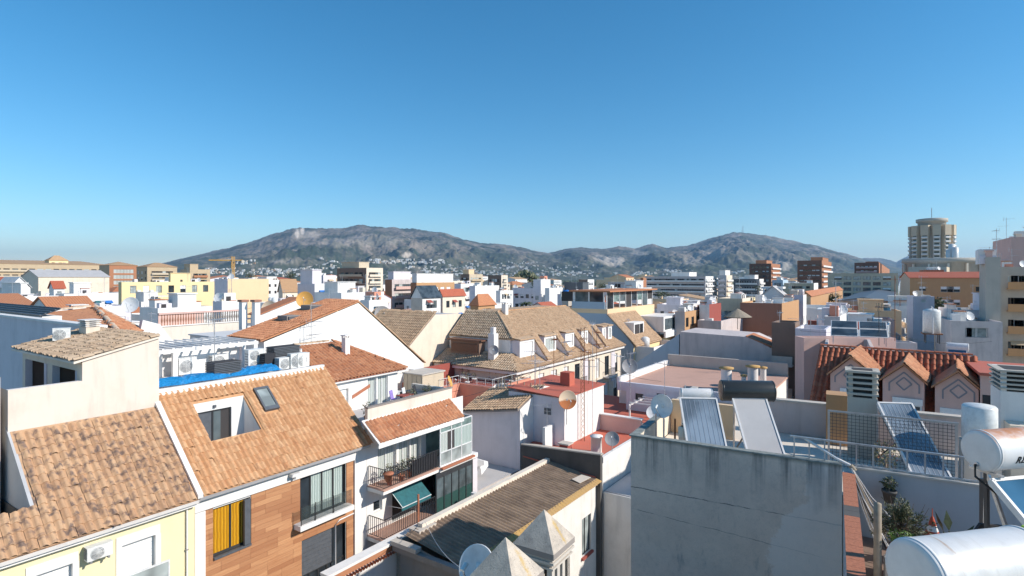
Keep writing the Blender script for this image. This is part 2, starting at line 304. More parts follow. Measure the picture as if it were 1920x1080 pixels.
def win_mesh(w, h, kind):
    key = (round(w, 2), round(h, 2), kind)
    if key in WINC: return WINC[key]
    mb = MB(); fr = {'dark': 'frame_dark', 'brown': 'wood_brown'}.get(kind.split('_')[0], 'frame_white'); t = .05
    k = kind.split('_')[-1]
    if k == 'shut': mb.box(0, w, 0, .03, 0, h, 'shutter_white'); [mb.box(.02, w - .02, -.012, .001, i * .25 + .02, i * .25 + .23, 'shutter_white') for i in range(int(h / .25))]
    elif k == 'open': mb.box(0, w, .0, .03, 0, h, 'pitch')  # dark sheet stands in for the shaded depth of an opening
    else:
        g = {'curt': 'curtain_white', 'green': 'glass_green', 'blue': 'glass_blue', 'pale': 'glass_pale', 'mid': 'glass_mid'}.get(k, 'glass')
        mb.box(0, w, 0, .02, 0, h, g)
        for a in ((0, t, 0, h), (w - t, w, 0, h), (t, w - t, 0, t), (t, w - t, h - t, h)): mb.box(a[0], a[1], -.05, .022, a[2], a[3], fr)
        if w > .7: mb.box(w / 2 - t / 2, w / 2 + t / 2, -.045, .001, t, h - t, fr)
        if k == 'half': mb.box(t, w - t, -.03, -.002, h * .5, h - t, 'shutter_white')
    WINC[key] = mb.mesh('window'); return WINC[key]
def window(parent, o, u, a, z, w, h, kind='dark', rec=.12, name='window'):
    n = (u[1], -u[0]); p = (o[0] + u[0] * a - n[0] * (rec - .001), o[1] + u[1] * a - n[1] * (rec - .001), z)
    return put(name, win_mesh(w, h, kind), parent, mat=Matrix.Translation(p) @ Matrix.Rotation(math.atan2(u[1], u[0]), 4, 'Z'))
def railing(mb, p, q, h=1.0, m='steel_dark', n=None, r=.012, low=.08):
    p, q = Vector(p), Vector(q); L = (q - p).length; n = n or max(2, int(L / .13)); up = Vector((0, 0, 1))
    mb.bar(p + up * h, q + up * h, .04, .03, m); mb.bar(p + up * low, q + up * low, .03, .02, m)
    for i in range(n + 1): t = p.lerp(q, i / n); mb.bar(t + up * low, t + up * h, r * 2, r * 2, m, up=(0, 1, 0))

# ------------------------------------------------------------ roof tiles: one raised barrel plus its channel per tile
TILE = {}
def tile_mesh(w, l, mat, var=0):
    key = (w, l, mat, var)
    if key in TILE: return TILE[key]
    mb = MB(); r = random.Random(var); prof = [(-.5, .012), (-.36, .022), (-.22, .075), (0, .105), (.22, .075), (.36, .022), (.5, .012)]
    k = w / .25; A = [(x * w, 0, z * k + .028) for x, z in prof]; B = [(x * w * .97, l * 1.08, z * k * .9 + .004) for x, z in prof]; D = [(x * w, 0, z * k + .005) for x, z in prof]
    n = 7; mb.idx(A + B, [(i, i + 1, n + i + 1, n + i) for i in range(n - 1)], mat, True)
    mb.idx(D + A, [(i, i + 1, n + i + 1, n + i) for i in range(n - 1)], mat); TILE[key] = (mb, mb.mesh('tile')); return TILE[key]
def inside(x, y, poly):
    c = False; j = len(poly) - 1
    for i in range(len(poly)):
        (xi, yi), (xj, yj) = poly[i], poly[j]
        if (yi > y) != (yj > y) and x < (xj - xi) * (y - yi) / (yj - yi) + xi: c = not c
        j = i
    return c
def tile_roof(parent, fr, O, E, U, poly, mat, w=.25, l=.36, holes=(), most=300, jit=.012):
    """tiles over a polygon given in (along eave, up slope) metres on the plane O + a E + b U; the nearest ones are objects of their own"""
    O, E, U = Vector(O), Vector(E).normalized(), Vector(U).normalized(); N = E.cross(U); M0 = Matrix((E, U, N)).transposed().to_4x4(); M0.translation = O
    mb0 = tile_mesh(w, l, mat)[0]; xs = [p[0] for p in poly]; ys = [p[1] for p in poly]; todo = []
    for j in range(int(min(ys) / l) - 1, int(max(ys) / l) + 1):
        for i in range(int(min(xs) / w) - 1, int(max(xs) / w) + 2):
            a, b = i * w + w / 2, j * l
            if inside(a, b + l * .5, poly) and not any(inside(a, b + l * .5, h) for h in holes):
                sl_ = rnd.random() < .05; m = M0 @ Matrix.Translation((a + rnd.uniform(-jit, jit), b + rnd.uniform(-jit, jit) - (rnd.uniform(.02, .09) if sl_ else 0), rnd.uniform(0, jit * .7) + .012 * math.sin(a * 1.3 + b * .7))) @ Matrix.Rotation(rnd.uniform(-.03, .03) * (4 if sl_ else 1), 4, 'Z')
                p = fr.W(*m.translation); q = pxpy(p); todo.append((-20 < q[0] < 1940 and q[1] < 1100 and 1 or 9) and ((0 if -20 < q[0] < 1940 and q[1] < 1095 else 1), (p - Vector((0, 0, H))).length, m))
    todo.sort(key=lambda t: t[:2]); st = MB()
    for k, (_, _, m) in enumerate(todo):
        if k < most: put('tile', tile_mesh(w, l, mat, 0)[1], parent, mat=m)
        else: st.idx([m @ Vector(v) for v in mb0.v], mb0.f, mat); 
    if len(todo) > most:
        o = st.build('tiles' if most else 'roof_tiles', parent, kind='stuff')
        for i, p in enumerate(o.data.polygons): p.use_smooth = i % 12 < 6
    return len(todo)
def ridge_tiles(parent, pts, mat, r=.13, l=.4, most=300, name='ridge_tile'):
    key = ('ridge', mat, r, l)
    if key not in TILE:
        mb = MB(); n = 6; A = [(r * math.cos(t), 0, r * .8 * math.sin(t) + .02) for t in (math.pi * i / n for i in range(n + 1))]; B = [(x * .88, l * 1.06, z * .85) for x, _, z in A]
        mb.idx(A + B, [(i + 1, i, n + 1 + i, n + 2 + i) for i in range(n)], mat, True); mb.idx([(x * .8, 0, z * .8) for x, _, z in A] + A, [(i, i + 1, n + 2 + i, n + 1 + i) for i in range(n)], mat); TILE[key] = (mb, mb.mesh('ridge_tile'))
    p, q = Vector(pts[0]), Vector(pts[1]); d = q - p; n = int(d.length / l); y = d.normalized(); x = y.cross(Vector((0, 0, 1))).normalized(); z = x.cross(y)
    R = Matrix((x, y, z)).transposed().to_4x4()
    for i in range(n): M = R.copy(); M.translation = p + y * (i * l); put(name, TILE[key][1], parent, mat=M)
# ------------------------------------------------------------ the setting: ground, streets, mountains, air
gmb = MB(); gmb.box(-20000, 20000, -3000, 20000, -.5, 0, 'plain_ground'); gmb.build('ground', kind='structure')
tmb = MB(); tmb.poly([(-420, -60, .004), (420, -60, .004), (520, 700, .004), (-520, 700, .004)], 'pale_paving'); tmb.build('street', kind='structure')

def interp(pts, x):
    if x <= pts[0][0]: return pts[0][1]
    for (a, b), (c, d) in zip(pts, pts[1:]):
        if x <= c: return b + (d - b) * (x - a) / (c - a)
    return pts[-1][1]
VILL = []
def mountain(label, pts, ridge, foot, px0, px1, seed, bare=(), nx=560, ny=130, gully=1.0):
    vs, at = [], []; T = ny + 12
    for j in range(T):
        r = min(j / ny, 1.0); back = max(0, j - ny) / 12
        for i in range(nx + 1):
            px = px0 + (px1 - px0) * i / nx; d = foot + (ridge - foot) * r + back * 2500; x = (px - 960) / F * d
            hr = H + (HY - interp(pts, px)) / F * ridge; y = d
            g = noise.ridged_multi_fractal((x / 700 + seed, y / 1500, seed), 1.0, 2.1, 6, 1.0, 2.0) - 1.0
            g2 = noise.fractal((x / 160, y / 260, seed), .8, 2.1, 4)
            f = r ** 1.35; env = math.sin(math.pi * min(r, .97)) ** .7
            h = hr * f + gully * env * hr * (.19 * g + .085 * g2 + .03 * noise.fractal((x / 60, y / 70, seed), .7, 2.1, 3)) + (1 - env) * 0
            if r > .93: h += hr * .012 * noise.fractal((px / 9, seed, 0), .8, 2, 4) * min(1, (r - .93) * 15)
            h = max(h * (1 - back * .8), -3 if r > 0 else -6); vs.append((x, y, h - (4 if r == 0 else 0)))
            q = pxpy((x, y, h)); v = 0.0
            for cx, cy, rx, ry, a in bare:
                e = ((q[0] - cx) / rx) ** 2 + ((q[1] - cy) / ry) ** 2 + .5 * noise.fractal((x / 60, y / 60, 3), .8, 2, 3)
                if e < 1: v = max(v, a * min(1, (1 - e) * 2))
            at.append(v)
            if back == 0: VILL.append((q[0], q[1], x, y, h))
    fs = [(j * (nx + 1) + i, j * (nx + 1) + i + 1, (j + 1) * (nx + 1) + i + 1, (j + 1) * (nx + 1) + i) for j in range(T - 1) for i in range(nx)]
    mb = MB(); mb.idx(vs, fs, 'mountain_rock', True); o = mb.build('mountain', kind='structure', label=label)
    a = o.data.attributes.new('bare', 'FLOAT', 'POINT'); a.data.foreach_set('value', at); return o
mountain('long grey green mountain ridge with a pale scree scar near its left top',
    [(200, 516), (285, 498), (330, 487), (380, 476), (430, 465), (480, 450), (520, 438), (550, 429), (590, 430), (640, 428), (680, 424), (720, 428), (780, 430), (830, 437), (860, 446), (900, 456), (950, 460), (990, 467), (1030, 476), (1080, 492), (1160, 510), (1200, 518)],
    6200, 2900, 200, 1200, 3.1, [(557, 438, 5, 10, .9), (567, 434, 5, 7, .9), (575, 440, 30, 8, .35), (762, 478, 10, 6, .7), (700, 452, 60, 14, .25), (640, 455, 40, 10, .25), (430, 487, 22, 2.5, .5), (535, 490, 30, 5, .35)])
mountain('broad blue green mountain with a small mast on its rounded peak',
    [(880, 519), (950, 500), (1000, 484), (1030, 474), (1060, 467), (1090, 463), (1130, 466), (1160, 461), (1190, 465), (1222, 457), (1250, 465), (1290, 461), (1320, 452), (1350, 441), (1385, 433), (1420, 437), (1460, 446), (1500, 455), (1540, 464), (1580, 474), (1620, 486), (1660, 497), (1720, 512), (1760, 518)],
    6600, 3200, 880, 1760, 8.7, [(1150, 490, 24, 11, .6), (1125, 484, 14, 8, .4), (1468, 498, 22, 10, .5), (1340, 474, 30, 10, .25), (1300, 490, 25, 12, .2), (1200, 474, 18, 6, .3)])
mountain('distant blue hill behind the brick towers and the round tower',
    [(1560, 500), (1620, 484), (1650, 483), (1680, 491), (1705, 480), (1740, 474), (1790, 486), (1850, 505), (1940, 516)], 9500, 6000, 1540, 1960, 15.3, nx=120, ny=40)

# white villages on the slopes: thousands of far specks that read as one mass
vmb = MB(); vr = random.Random(3)
bands = [(690, 835, 486, 494, 240), (840, 1010, 490, 514, 330), (560, 690, 497, 516, 200), (440, 480, 488, 496, 22), (380, 560, 503, 515, 170), (1000, 1120, 498, 516, 130), (1190, 1300, 506, 515, 90), (1060, 1120, 498, 502, 26), (900, 1000, 512, 519, 90), (1370, 1400, 509, 512, 20), (530, 900, 512, 519, 260), (990, 1230, 511, 518, 160), (760, 900, 500, 512, 80), (600, 640, 484, 498, 14)]
for x0, x1, y0, y1, n in bands:
    cand = [v for v in VILL if x0 < v[0] < x1 and y0 < v[1] < y1]
    for _ in range(int(n * 1.7) if cand else 0):
        q = vr.choice(cand); s = vr.uniform(.5, 1.15); x, y, z = q[2] + vr.uniform(-15, 15), q[3] + vr.uniform(-30, 30), q[4]
        a = vr.uniform(8, 19) * s; b = vr.uniform(8, 14); hh = vr.uniform(4, 8) * s; vmb.box(x - a / 2, x + a / 2, y - b / 2, y + b / 2, z - 8, z + hh, vr.choice(['white'] * 9 + ['cream'] * 3 + ['far_tan']))
vmb.build('village_houses', kind='stuff', label='white villages scattered over the lower mountain slopes')
# dark scrub and trees at the mountain foot
smb = MB()
for _ in range(5200):
    d = vr.uniform(900, 3600); px = vr.uniform(330, 1720); x = (px - 960) / F * d; r = vr.uniform(2.5, 7); z0 = 0
    h = r * vr.uniform(1.0, 1.7); n = 5; smb.idx([(x + r * math.cos(6.28 * k / n + px) * vr.uniform(.7, 1.1), d + r * math.sin(6.28 * k / n + px), vr.uniform(0, h * .4)) for k in range(n)] + [(x + vr.uniform(-1, 1), d, h)], [(k, (k + 1) % n, n) for k in range(n)], 'leaf')
smb.build('scrub', kind='stuff', label='dark trees and scrub on the plain below the mountains')
mast = MB(); mx = (1393 - 960) / F * 6600; mast.bar((mx, 6600, 530), (mx, 6600, 620), 4, 4, 'metal'); mast.bar((mx - 12, 6600, 530), (mx - 12, 6600, 575), 3, 3, 'metal')
mast.build('radio_mast', label='tiny radio mast on the rounded mountain peak', cat='mast')
air = MB(); air.box(-14000, 14000, -1500, 15500, -2, 720, 'white'); ao = air.build('haze', kind='stuff')
hm = bpy.data.materials.new('haze'); hm.use_nodes = True; hm.node_tree.nodes.remove(hm.node_tree.nodes['Principled BSDF'])
pv = hm.node_tree.nodes.new('ShaderNodeVolumePrincipled'); pv.inputs['Color'].default_value = (.43, .68, 1, 1); pv.inputs['Density'].default_value = 6.0e-5; pv.inputs['Anisotropy'].default_value = .2
hm.node_tree.links.new(pv.outputs[0], hm.node_tree.nodes['Material Output'].inputs['Volume']); ao.data.materials.clear(); ao.data.materials.append(hm)

# ------------------------------------------------------------ rooftop things
def antenna(label, fr, h=3.0, booms=((.9, 0, 'yagi'),), m='galv', group=None, r=.022):
    t = thing('tv_antenna', label, 'antenna', fr, group); mb = MB(); mb.tube([(0, 0, 0), (0, 0, h)], r, m, 6); mb.build('mast', t)
    for f, a, k in booms:
        e = MB(); c, s = math.cos(a), math.sin(a); z = h * f; L = 1.1
        e.tube([(-L * .3 * c, -L * .3 * s, z), (L * c, L * s, z)], .014, m, 5)
        n = 9 if k == 'yagi' else 5
        for i in range(n):
            q = -.25 + 1.2 * i / n; w = (.28 if k == 'yagi' else .5) * (1 - i * .04)
            e.tube([(L * q * c + w * s, L * q * s - w * c, z), (L * q * c - w * s, L * q * s + w * c, z)], .009, m, 4, False)
        if k == 'yagi':
            for q in (-.35, .35): e.tube([(-L * .3 * c - .25 * q * s, -L * .3 * s + .25 * q * c, z - .3), (-L * .3 * c - .5 * q * s, -L * .3 * s + .5 * q * c, z + .3)], .012, m, 4)
        e.build('antenna_boom', t)
    return t
def dish(label, fr, dia, az, el, m='dish_white', pole=.8, group=None, back='dish_grey'):
    """az in frame degrees from +x, pointing direction of the bowl; fr is the foot of its pole"""
    t = thing('satellite_dish', label, 'satellite dish', fr, group); R = dia / 2; dep = dia * .11; mb = MB()
    pr = [(R * k / 7, dep * (k / 7) ** 2) for k in range(8)]
    mb.lathe([(max(r, .001), h) for r, h in pr], m, n=28); mb.lathe([(R, dep), (R + .012, dep), (R + .012, dep - .02), (R * .98, dep - .025)], m, n=28); mb.lathe([(max(r, .001), h - .02) for r, h in pr[::-1]], m, n=28)
    d = Vector((math.cos(math.radians(az)) * math.cos(math.radians(el)), math.sin(math.radians(az)) * math.cos(math.radians(el)), math.sin(math.radians(el))))
    Q = d.to_track_quat('Z', 'Y').to_matrix().to_4x4(); Q.translation = Vector((0, 0, pole)) + d * .08; b = mb.build('reflector', t, mat=Q)
    s = MB(); s.tube([(0, -R * .95, dep), (0, -R * .35, dia * .55), (0, -.02, dia * .62)], .014, 'galv', 5); s.tube([(0, -.06, dia * .66), (0, .04, dia * .55)], .035, 'plastic_white', 8); s.build('feed_arm', b)
    p = MB(); p.tube([(0, 0, 0), (0, 0, pole + .05)], .03, 'galv', 8); p.bar((0, 0, pole), Vector((0, 0, pole)) + d * .09, .09, .12, 'galv'); p.build('pole', t); return t
def air_con(label, fr, w=.82, h=.56, d=.30, m='plastic_white', group=None, n=1, z=.08):
    """fan side faces -y of its frame"""
    t = thing('air_conditioner', label, 'air conditioner', fr, group); mb = MB(); mb.box(0, w, 0, d, z, z + h, m); mb.box(-.012, w + .012, -.01, d + .01, z + h, z + h + .02, m)
    for i in range(7): mb.box(w + .001, w + .012, .04, d - .04, z + .06 + i * h / 8, z + .09 + i * h / 8, 'shutter_grey'); mb.box(-.012, -.001, .04, d - .04, z + .06 + i * h / 8, z + .09 + i * h / 8, 'shutter_grey')
    mb.build('body', t)
    for k in range(n):
        hh = h / n; cx, cz, R = w * .40, z + hh * (k + .5), min(hh * .44, w * .36); g = MB(); g.lathe([(.02, -.004), (R, -.004)], 'metal', (cx, 0, cz), 20, 1)
        for q in (.3, .55, .8, 1): g.lathe([(R * q - .008, -.02), (R * q + .008, -.02), (R * q + .008, -.028), (R * q - .008, -.028)], m, (cx, 0, cz), 20, 1)
        for a in range(8): c, s = math.cos(a * .785), math.sin(a * .785); g.bar((cx, -.018, cz), (cx + R * c, -.018, cz + R * s), .012, .012, m)
        g.build('fan_grille', t)
    f = MB(); f.box(.08, .14, -.02, d + .02, 0, z, 'metal'); f.box(w - .14, w - .08, -.02, d + .02, 0, z, 'metal'); f.build('feet', t); return t
def chimney(parent, x, y, z, w=.5, h=1.1, m='white', cap='cornice', name='chimney'):
    mb = MB(); mb.box(x - w / 2, x + w / 2, y - w / 2, y + w / 2, z - .3, z + h, m); o = mb.build(name, parent)
    c = MB(); c.box(x - w * .65, x + w * .65, y - w * .65, y + w * .65, z + h + .14, z + h + .2, cap)
    for a, b in ((-1, -1), (1, -1), (1, 1), (-1, 1)): c.box(x + a * w * .4 - .04, x + a * w * .4 + .04, y + b * w * .4 - .04, y + b * w * .4 + .04, z + h, z + h + .14, m)
    c.build('chimney_cap', o); return o
def louvre_chimney(parent, x0, x1, y0, y1, z0, z1, zl, n, m='concrete', ml='concrete'):
    mb = MB(); mb.box(x0, x1, y0, y1, z0, zl, m); o = mb.build('chimney', parent); q = MB(); q.box(x0 + .12, x1 - .12, y0 + .12, y1 - .12, zl, z1 - .02, 'pitch')
    for a in (x0 + .02, x1 - .14):
        for b in (y0 + .02, y1 - .14): q.box(a, a + .12, b, b + .12, zl, z1 - .02, m)
    q.build('flue', o); dz = (z1 - zl) / n
    for i in range(n):
        s = MB(); z = zl + dz * i; e = .03 if i < n - 1 else .07; s.ext([(x0 - e, y0 - e, z + dz * .45), (x1 + e, y0 - e, z + dz * .45), (x1 + e, y1 + e, z + dz * .45), (x0 - e, y1 + e, z + dz * .45)], (0, 0, dz * .38), ml); s.build('louvre', o)
    return o
def solar_heater(label, fr, pw, pl, tilt, tank_d, tank_l, m_tank, m_glass='collector', zt=1.3, gap=.0, group=None, low=.15, tank=True, caps=None, cx=None):
    """collector slopes down toward -x of its frame; tank lies along y at its head (x = 0)"""
    t = thing('solar_water_heater', label, 'solar heater', fr, group); c, s = math.cos(tilt), math.sin(tilt); top = Vector((-.1, 0, low + pl * s)); D = Vector((-c, 0, -s)); N = Vector((-s, 0, c))
    P = lambda a, b, k=0: top + D * a + Vector((0, b, 0)) + N * k; y0 = -pw / 2 if cx is None else cx - pw / 2; y1 = y0 + pw
    g = MB(); g.ext([P(.03, y0 + .03), P(pl - .03, y0 + .03), P(pl - .03, y1 - .03), P(.03, y1 - .03)], N * .055, m_glass)
    f = MB()
    for a, b in ((P(0, y0), P(pl, y0)), (P(0, y1), P(pl, y1)), (P(0, y0), P(0, y1)), (P(pl, y0), P(pl, y1))): f.bar(a + N * .03, b + N * .03, .05, .09, 'metal_white', up=N)
    f.ext([P(.02, y0 + .02, -.03), P(pl - .02, y0 + .02, -.03), P(pl - .02, y1 - .02, -.03), P(.02, y1 - .02, -.03)], N * .02, 'galv')
    fo = f.build('collector', t); g.build('glass', fo)
    if m_glass == 'collector':
        for i in range(1, 8): r = MB(); yy = y0 + pw * i / 8; r.bar(P(.06, yy, .058), P(pl - .06, yy, .058), .012, .006, 'galv', up=N); r.build('riser_tube', fo)
    b = MB(); zt0 = low + pl * s + tank_d * .08
    for yy in (y0 + .12, y1 - .12):
        b.bar((.15, yy, 0), (.15, yy, zt0), .045, .045, 'galv'); b.bar((.15, yy, low + pl * s - .15), P(pl * .9, yy, -.05), .04, .04, 'galv'); b.bar((.15, yy, 0), P(pl * .98, yy, -.05), .04, .04, 'galv'); b.bar((.15, yy, .05), P(pl * .5, yy, -.04), .035, .035, 'steel_dark')
    b.bar((.15, y0 + .12, .1), (.15, y1 - .12, zt0 - .2), .03, .03, 'steel_dark'); b.build('support_frame', t)
    if tank:
        R = tank_d / 2; k = MB(); e = .05; L = tank_l / 2
        k.lathe([(R - .006, -L), (R, -L + .02), (R, L - .02), (R - .006, L)], m_tank, n=40, ax=1)
        for q in (-L + .03, L - .03): k.lathe([(R, q - .012), (R + .008, q - .008), (R + .008, q + .008), (R, q + .012)], m_tank, n=40, ax=1)
        tk = k.build('tank', t, mat=Matrix.Translation((.12, (y0 + y1) / 2, zt0 + R * .55)))
        for sgn in (-1, 1): q = MB(); q.lathe([(.001, L * sgn + .02 * sgn), (R * .6, L * sgn + .016 * sgn), (R * .94, L * sgn + .004 * sgn), (R - .004, L * sgn - .002 * sgn)], caps or m_tank, n=40, ax=1); q.build('end_cap', tk)
        pipe = MB(); pipe.tube([(0, -L * .8, -R), (0, -L * .8, -R - .2), (-.2, -L * .8, -R - .25)], .018, 'cable', 6); pipe.tube([(0, L * .7, R), (0, L * .7, R + .1)], .02, 'galv', 6); pipe.build('pipe', tk)
    return t
def leaves(mb, c, R, n, m, size=.06, squash=1.0, r=None, hollow=.35):
    r = r or rnd; c = Vector(c)
    for _ in range(n):
        d = Vector((r.gauss(0, 1), r.gauss(0, 1), r.gauss(0, 1))).normalized(); p = c + Vector((d.x * R[0], d.y * R[1], d.z * R[2])) * (hollow + (1 - hollow) * r.random() ** .5)
        a = Vector((r.gauss(0, 1), r.gauss(0, 1), r.gauss(0, 1))).normalized(); b = a.cross(d).normalized(); s = size * r.uniform(.6, 1.3); mb.idx([p - a * s, p + b * s * .45, p + a * s, p - b * s * .45], [(0, 1, 2, 3)], m)
def potted_plant(label, fr, pot=.3, h=.6, R=.35, m='leaf', n=160, mp='terracotta', size=.06, group=None, flowers=None, name='potted_plant'):
    t = thing(name, label, 'plant', fr, group); p = MB(); p.lathe([(.001, 0), (pot * .36, 0), (pot * .5, pot * .82), (pot * .56, pot * .82), (pot * .56, pot), (pot * .46, pot), (pot * .44, pot * .9), (.001, pot * .9)], mp, n=16); p.build('pot', t)
    f = MB(); leaves(f, (0, 0, pot + h * .55), (R, R, h * .55), n, m, size)
    if flowers: leaves(f, (0, 0, pot + h * .6), (R, R, h * .5), n // 4, flowers, size * .8)
    f.build('foliage', t); s = MB(); [s.tube([(0, 0, pot * .9), (rnd.uniform(-.3, .3) * R, rnd.uniform(-.3, .3) * R, pot + h * .4), (rnd.uniform(-.8, .8) * R, rnd.uniform(-.8, .8) * R, pot + h * .9)], .008, 'twig', 4) for _ in range(5)]; s.build('stem', t); return t
def tree(label, fr, h, R, m='leaf', n=500, group=None, size=.5):
    t = thing('tree', label, 'tree', fr, group); s = MB(); s.tube([(0, 0, 0), (.1, .05, h * .4), (0, .1, h * .75)], [h * .03, h * .022, h * .01], 'bark', 7)
    for a in range(5): s.tube([(0, 0, h * (.3 + .07 * a)), (R * .5 * math.cos(a * 2.4), R * .5 * math.sin(a * 2.4), h * (.55 + .07 * a))], [h * .012, h * .005], 'bark', 5)
    s.build('trunk', t); f = MB()
    for k in range(9): a = k * 2.4; q = .55 * R * (k / 8) ** .5; leaves(f, (q * math.cos(a), q * math.sin(a), h * rnd.uniform(.5, .85)), (R * .5, R * .5, h * .2), n // 9, m, size, hollow=.2)
    f.build('crown', t); return t
def palm(label, fr, h, R=2.2, group=None):
    t = thing('palm_tree', label, 'tree', fr, group); s = MB(); s.tube([(0, 0, 0), (.15, 0, h * .5), (.1, .1, h)], [.28, .2, .18], 'bark', 8); s.build('trunk', t); f = MB()
    for k in range(22):
        a, u = k * 2.4, rnd.uniform(-.2, 1.1); pts = [Vector((.1 + R * q * math.cos(a) * math.cos(u * .6), .1 + R * q * math.sin(a) * math.cos(u * .6), h + R * (q * math.sin(u) - .75 * q * q))) for q in (0, .3, .6, .85, 1)]
        for p, q in zip(pts, pts[1:]):
            w = Vector((-math.sin(a), math.cos(a), 0)) * .28 * R / 2.2; f.idx([p - w + Vector((0, 0, -.12)), p, q, q - w + Vector((0, 0, -.12))], [(0, 1, 2, 3)], 'leaf'); f.idx([p + w + Vector((0, 0, -.12)), p, q, q + w + Vector((0, 0, -.12))], [(0, 1, 2, 3)], 'leaf')
    f.build('crown', t); return t
def pergola_chair(label, fr, m='plastic_white', group=None):
    t = thing('chair', label, 'chair', fr, group); s = MB(); s.box(0, .46, 0, .46, .42, .45, m); s.build('seat', t); b = MB(); b.ext([(0, .44, .45), (.46, .44, .45), (.46, .54, .92), (0, .54, .92)], (0, .03, 0), m); b.build('backrest', t)
    for x, y in ((.02, .02), (.42, .02), (.02, .42), (.42, .42)): q = MB(); q.box(x, x + .035, y, y + .035, 0, .42, m); q.build('leg', t)
    return t
# ============================================================ LEFT STREET ROW (frame S: its facades lie on y = 0)
S = Fr(563, 25.6, 55.6); U, V = (1, 0), (0, 1); X_ = lambda fr, x, y=0, z=0: fr.sub(x, y, z)

# ---- yellow house at the left front
XB, SL = -4.63, math.radians(41.8)
yh = thing('yellow_house', 'pale yellow house under the dark spotted tile roof at the lower left corner', 'house', S)
mb = MB(); hol = [(-7.1, -6.03, 7.4, 10.68), (-9.55, -8.53, 7.4, 10.68)]
facade(mb, (-14, 0), U, 14 + XB, 0, 11.48, [(h[0] + 14, h[1] + 14, h[2], h[3]) for h in hol], 'paleyellow', .16, 'white')
mb.box(-14, XB, .3, 9, 0, 11.2, 'cream'); mb.build('wall', yh)
for a0, a1, b0, b1 in hol:
    window(yh, (-14, 0), U, a0 + 14, b0, a1 - a0, b1 - b0, 'white_shut', .16)
    s = MB(); s.box(a0 - .18, a1 + .16, -.03, .0, b1, b1 + .33, 'white'); s.box(a0 - .18, a0, -.03, .0, b0, b1, 'white'); s.box(a1, a1 + .18, -.03, .0, b0, b1, 'white'); s.build('window_surround', yh)
s = MB(); s.box(-14, XB - .02, -.24, -.003, 11.32, 11.46, 'white'); s.ext([(-14, -.24, 11.44), (-14, -.36, 11.44), (-14, -.40, 11.57), (-14, -.24, 11.57)], (14 + XB - .02, 0, 0), 'cornice'); s.build('cornice', yh)
s = MB(); s.tube([(-4.95, -.06, 0), (-4.95, -.06, 11.3)], .035, 'cornice', 8); [s.box(-5.0, -4.9, -.1, 0, z, z + .04, 'metal') for z in (6.5, 8.1, 9.7)]; s.build('drainpipe', yh)
yo = Vector((0, -.42, 11.62)); Ue = Vector((0, math.cos(SL), math.sin(SL))); ny, nz = 3.45 / math.cos(SL), 0
poly = [(-14, 0), (XB - .06, 0), (XB - .06, 4.6), (-9.35, 4.6), (-9.35, 1.35), (-14, 1.35)]
s = MB(); s.ext([yo + Vector((a, 0, 0)) + Ue * b for a, b in poly[:1] + poly[1:]], Vector((0, -math.sin(SL), math.cos(SL))) * -.10, 'tile_spotted'); rf = s.build('roof', yh)
for i, o_ in enumerate([rf]): tile_roof(rf, S, yo, (1, 0, 0), Ue, poly, 'tile_spotted', .25, .37)
# cream verge band between the two roofs
s = MB(); a = yo + Vector((XB, 0, 0)); s.ext([a + Vector((-.10, -.02, .02)), a + Vector((.10, -.02, .02)), a + Vector((.10, -.02, .17)), a + Vector((-.10, -.02, .17))], Ue * 4.65, 'cornice'); s.build('verge', yh)
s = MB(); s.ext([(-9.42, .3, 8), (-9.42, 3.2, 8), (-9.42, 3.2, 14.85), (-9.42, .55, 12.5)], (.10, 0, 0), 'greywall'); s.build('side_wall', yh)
# patio beyond the notch
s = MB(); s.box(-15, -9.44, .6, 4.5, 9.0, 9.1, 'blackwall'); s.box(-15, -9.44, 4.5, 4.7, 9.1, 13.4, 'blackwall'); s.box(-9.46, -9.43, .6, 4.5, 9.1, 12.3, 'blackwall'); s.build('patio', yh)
air_con('white air conditioner on brackets under the eave of the yellow house', X_(S, -8.23, -.34, 10.58), .73, .43, .28)
t = thing('parasol_cover', 'cream canvas cover at the left edge above the dark patio', 'cover', X_(S, -11.1, 2.2, 12.6)); s = MB(); s.ext([(-1, -.5, 0), (.6, -.6, -.1), (.72, -.2, .15), (-.8, .2, .9)], (0, .12, .03), 'cream'); s.build('canvas', t)
s = MB(); [s.tube([(-.6 + i * .19, -.54, -.06), (-.6 + i * .19, -.53, -.36)], .02, 'cream', 5) for i in range(7)]; s.build('fringe', t); s = MB(); s.tube([(0, .2, -3.4), (0, .1, .3)], .025, 'steel_dark', 6); s.build('pole', t)
t = thing('storage_box', 'pale box at the left edge on the dark patio', 'box', X_(S, -11.2, 1.25, 11.3)); s = MB(); s.box(-1, .55, -.1, .9, 0, .75, 'lavender'); s.build('body', t); s = MB(); s.box(-1.03, .58, -.13, .93, .75, .82, 'white'); s.build('lid', t)
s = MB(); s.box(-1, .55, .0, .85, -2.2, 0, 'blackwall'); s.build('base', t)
t = thing('glass_balcony_screen', 'frosted glass balcony screen in front of the white shutter at the bottom left', 'screen', X_(S, -7.7, -.8, 8.15)); s = MB(); s.box(0, 1.75, 0, .03, 0, 1.75, 'glass_pale'); s.build('pane', t); s = MB(); s.box(0, 1.75, -.015, .045, 1.75, 1.80, 'frame_white'); s.box(1.75, 1.80, -.015, .045, 0, 1.80, 'frame_white'); s.build('frame', t)

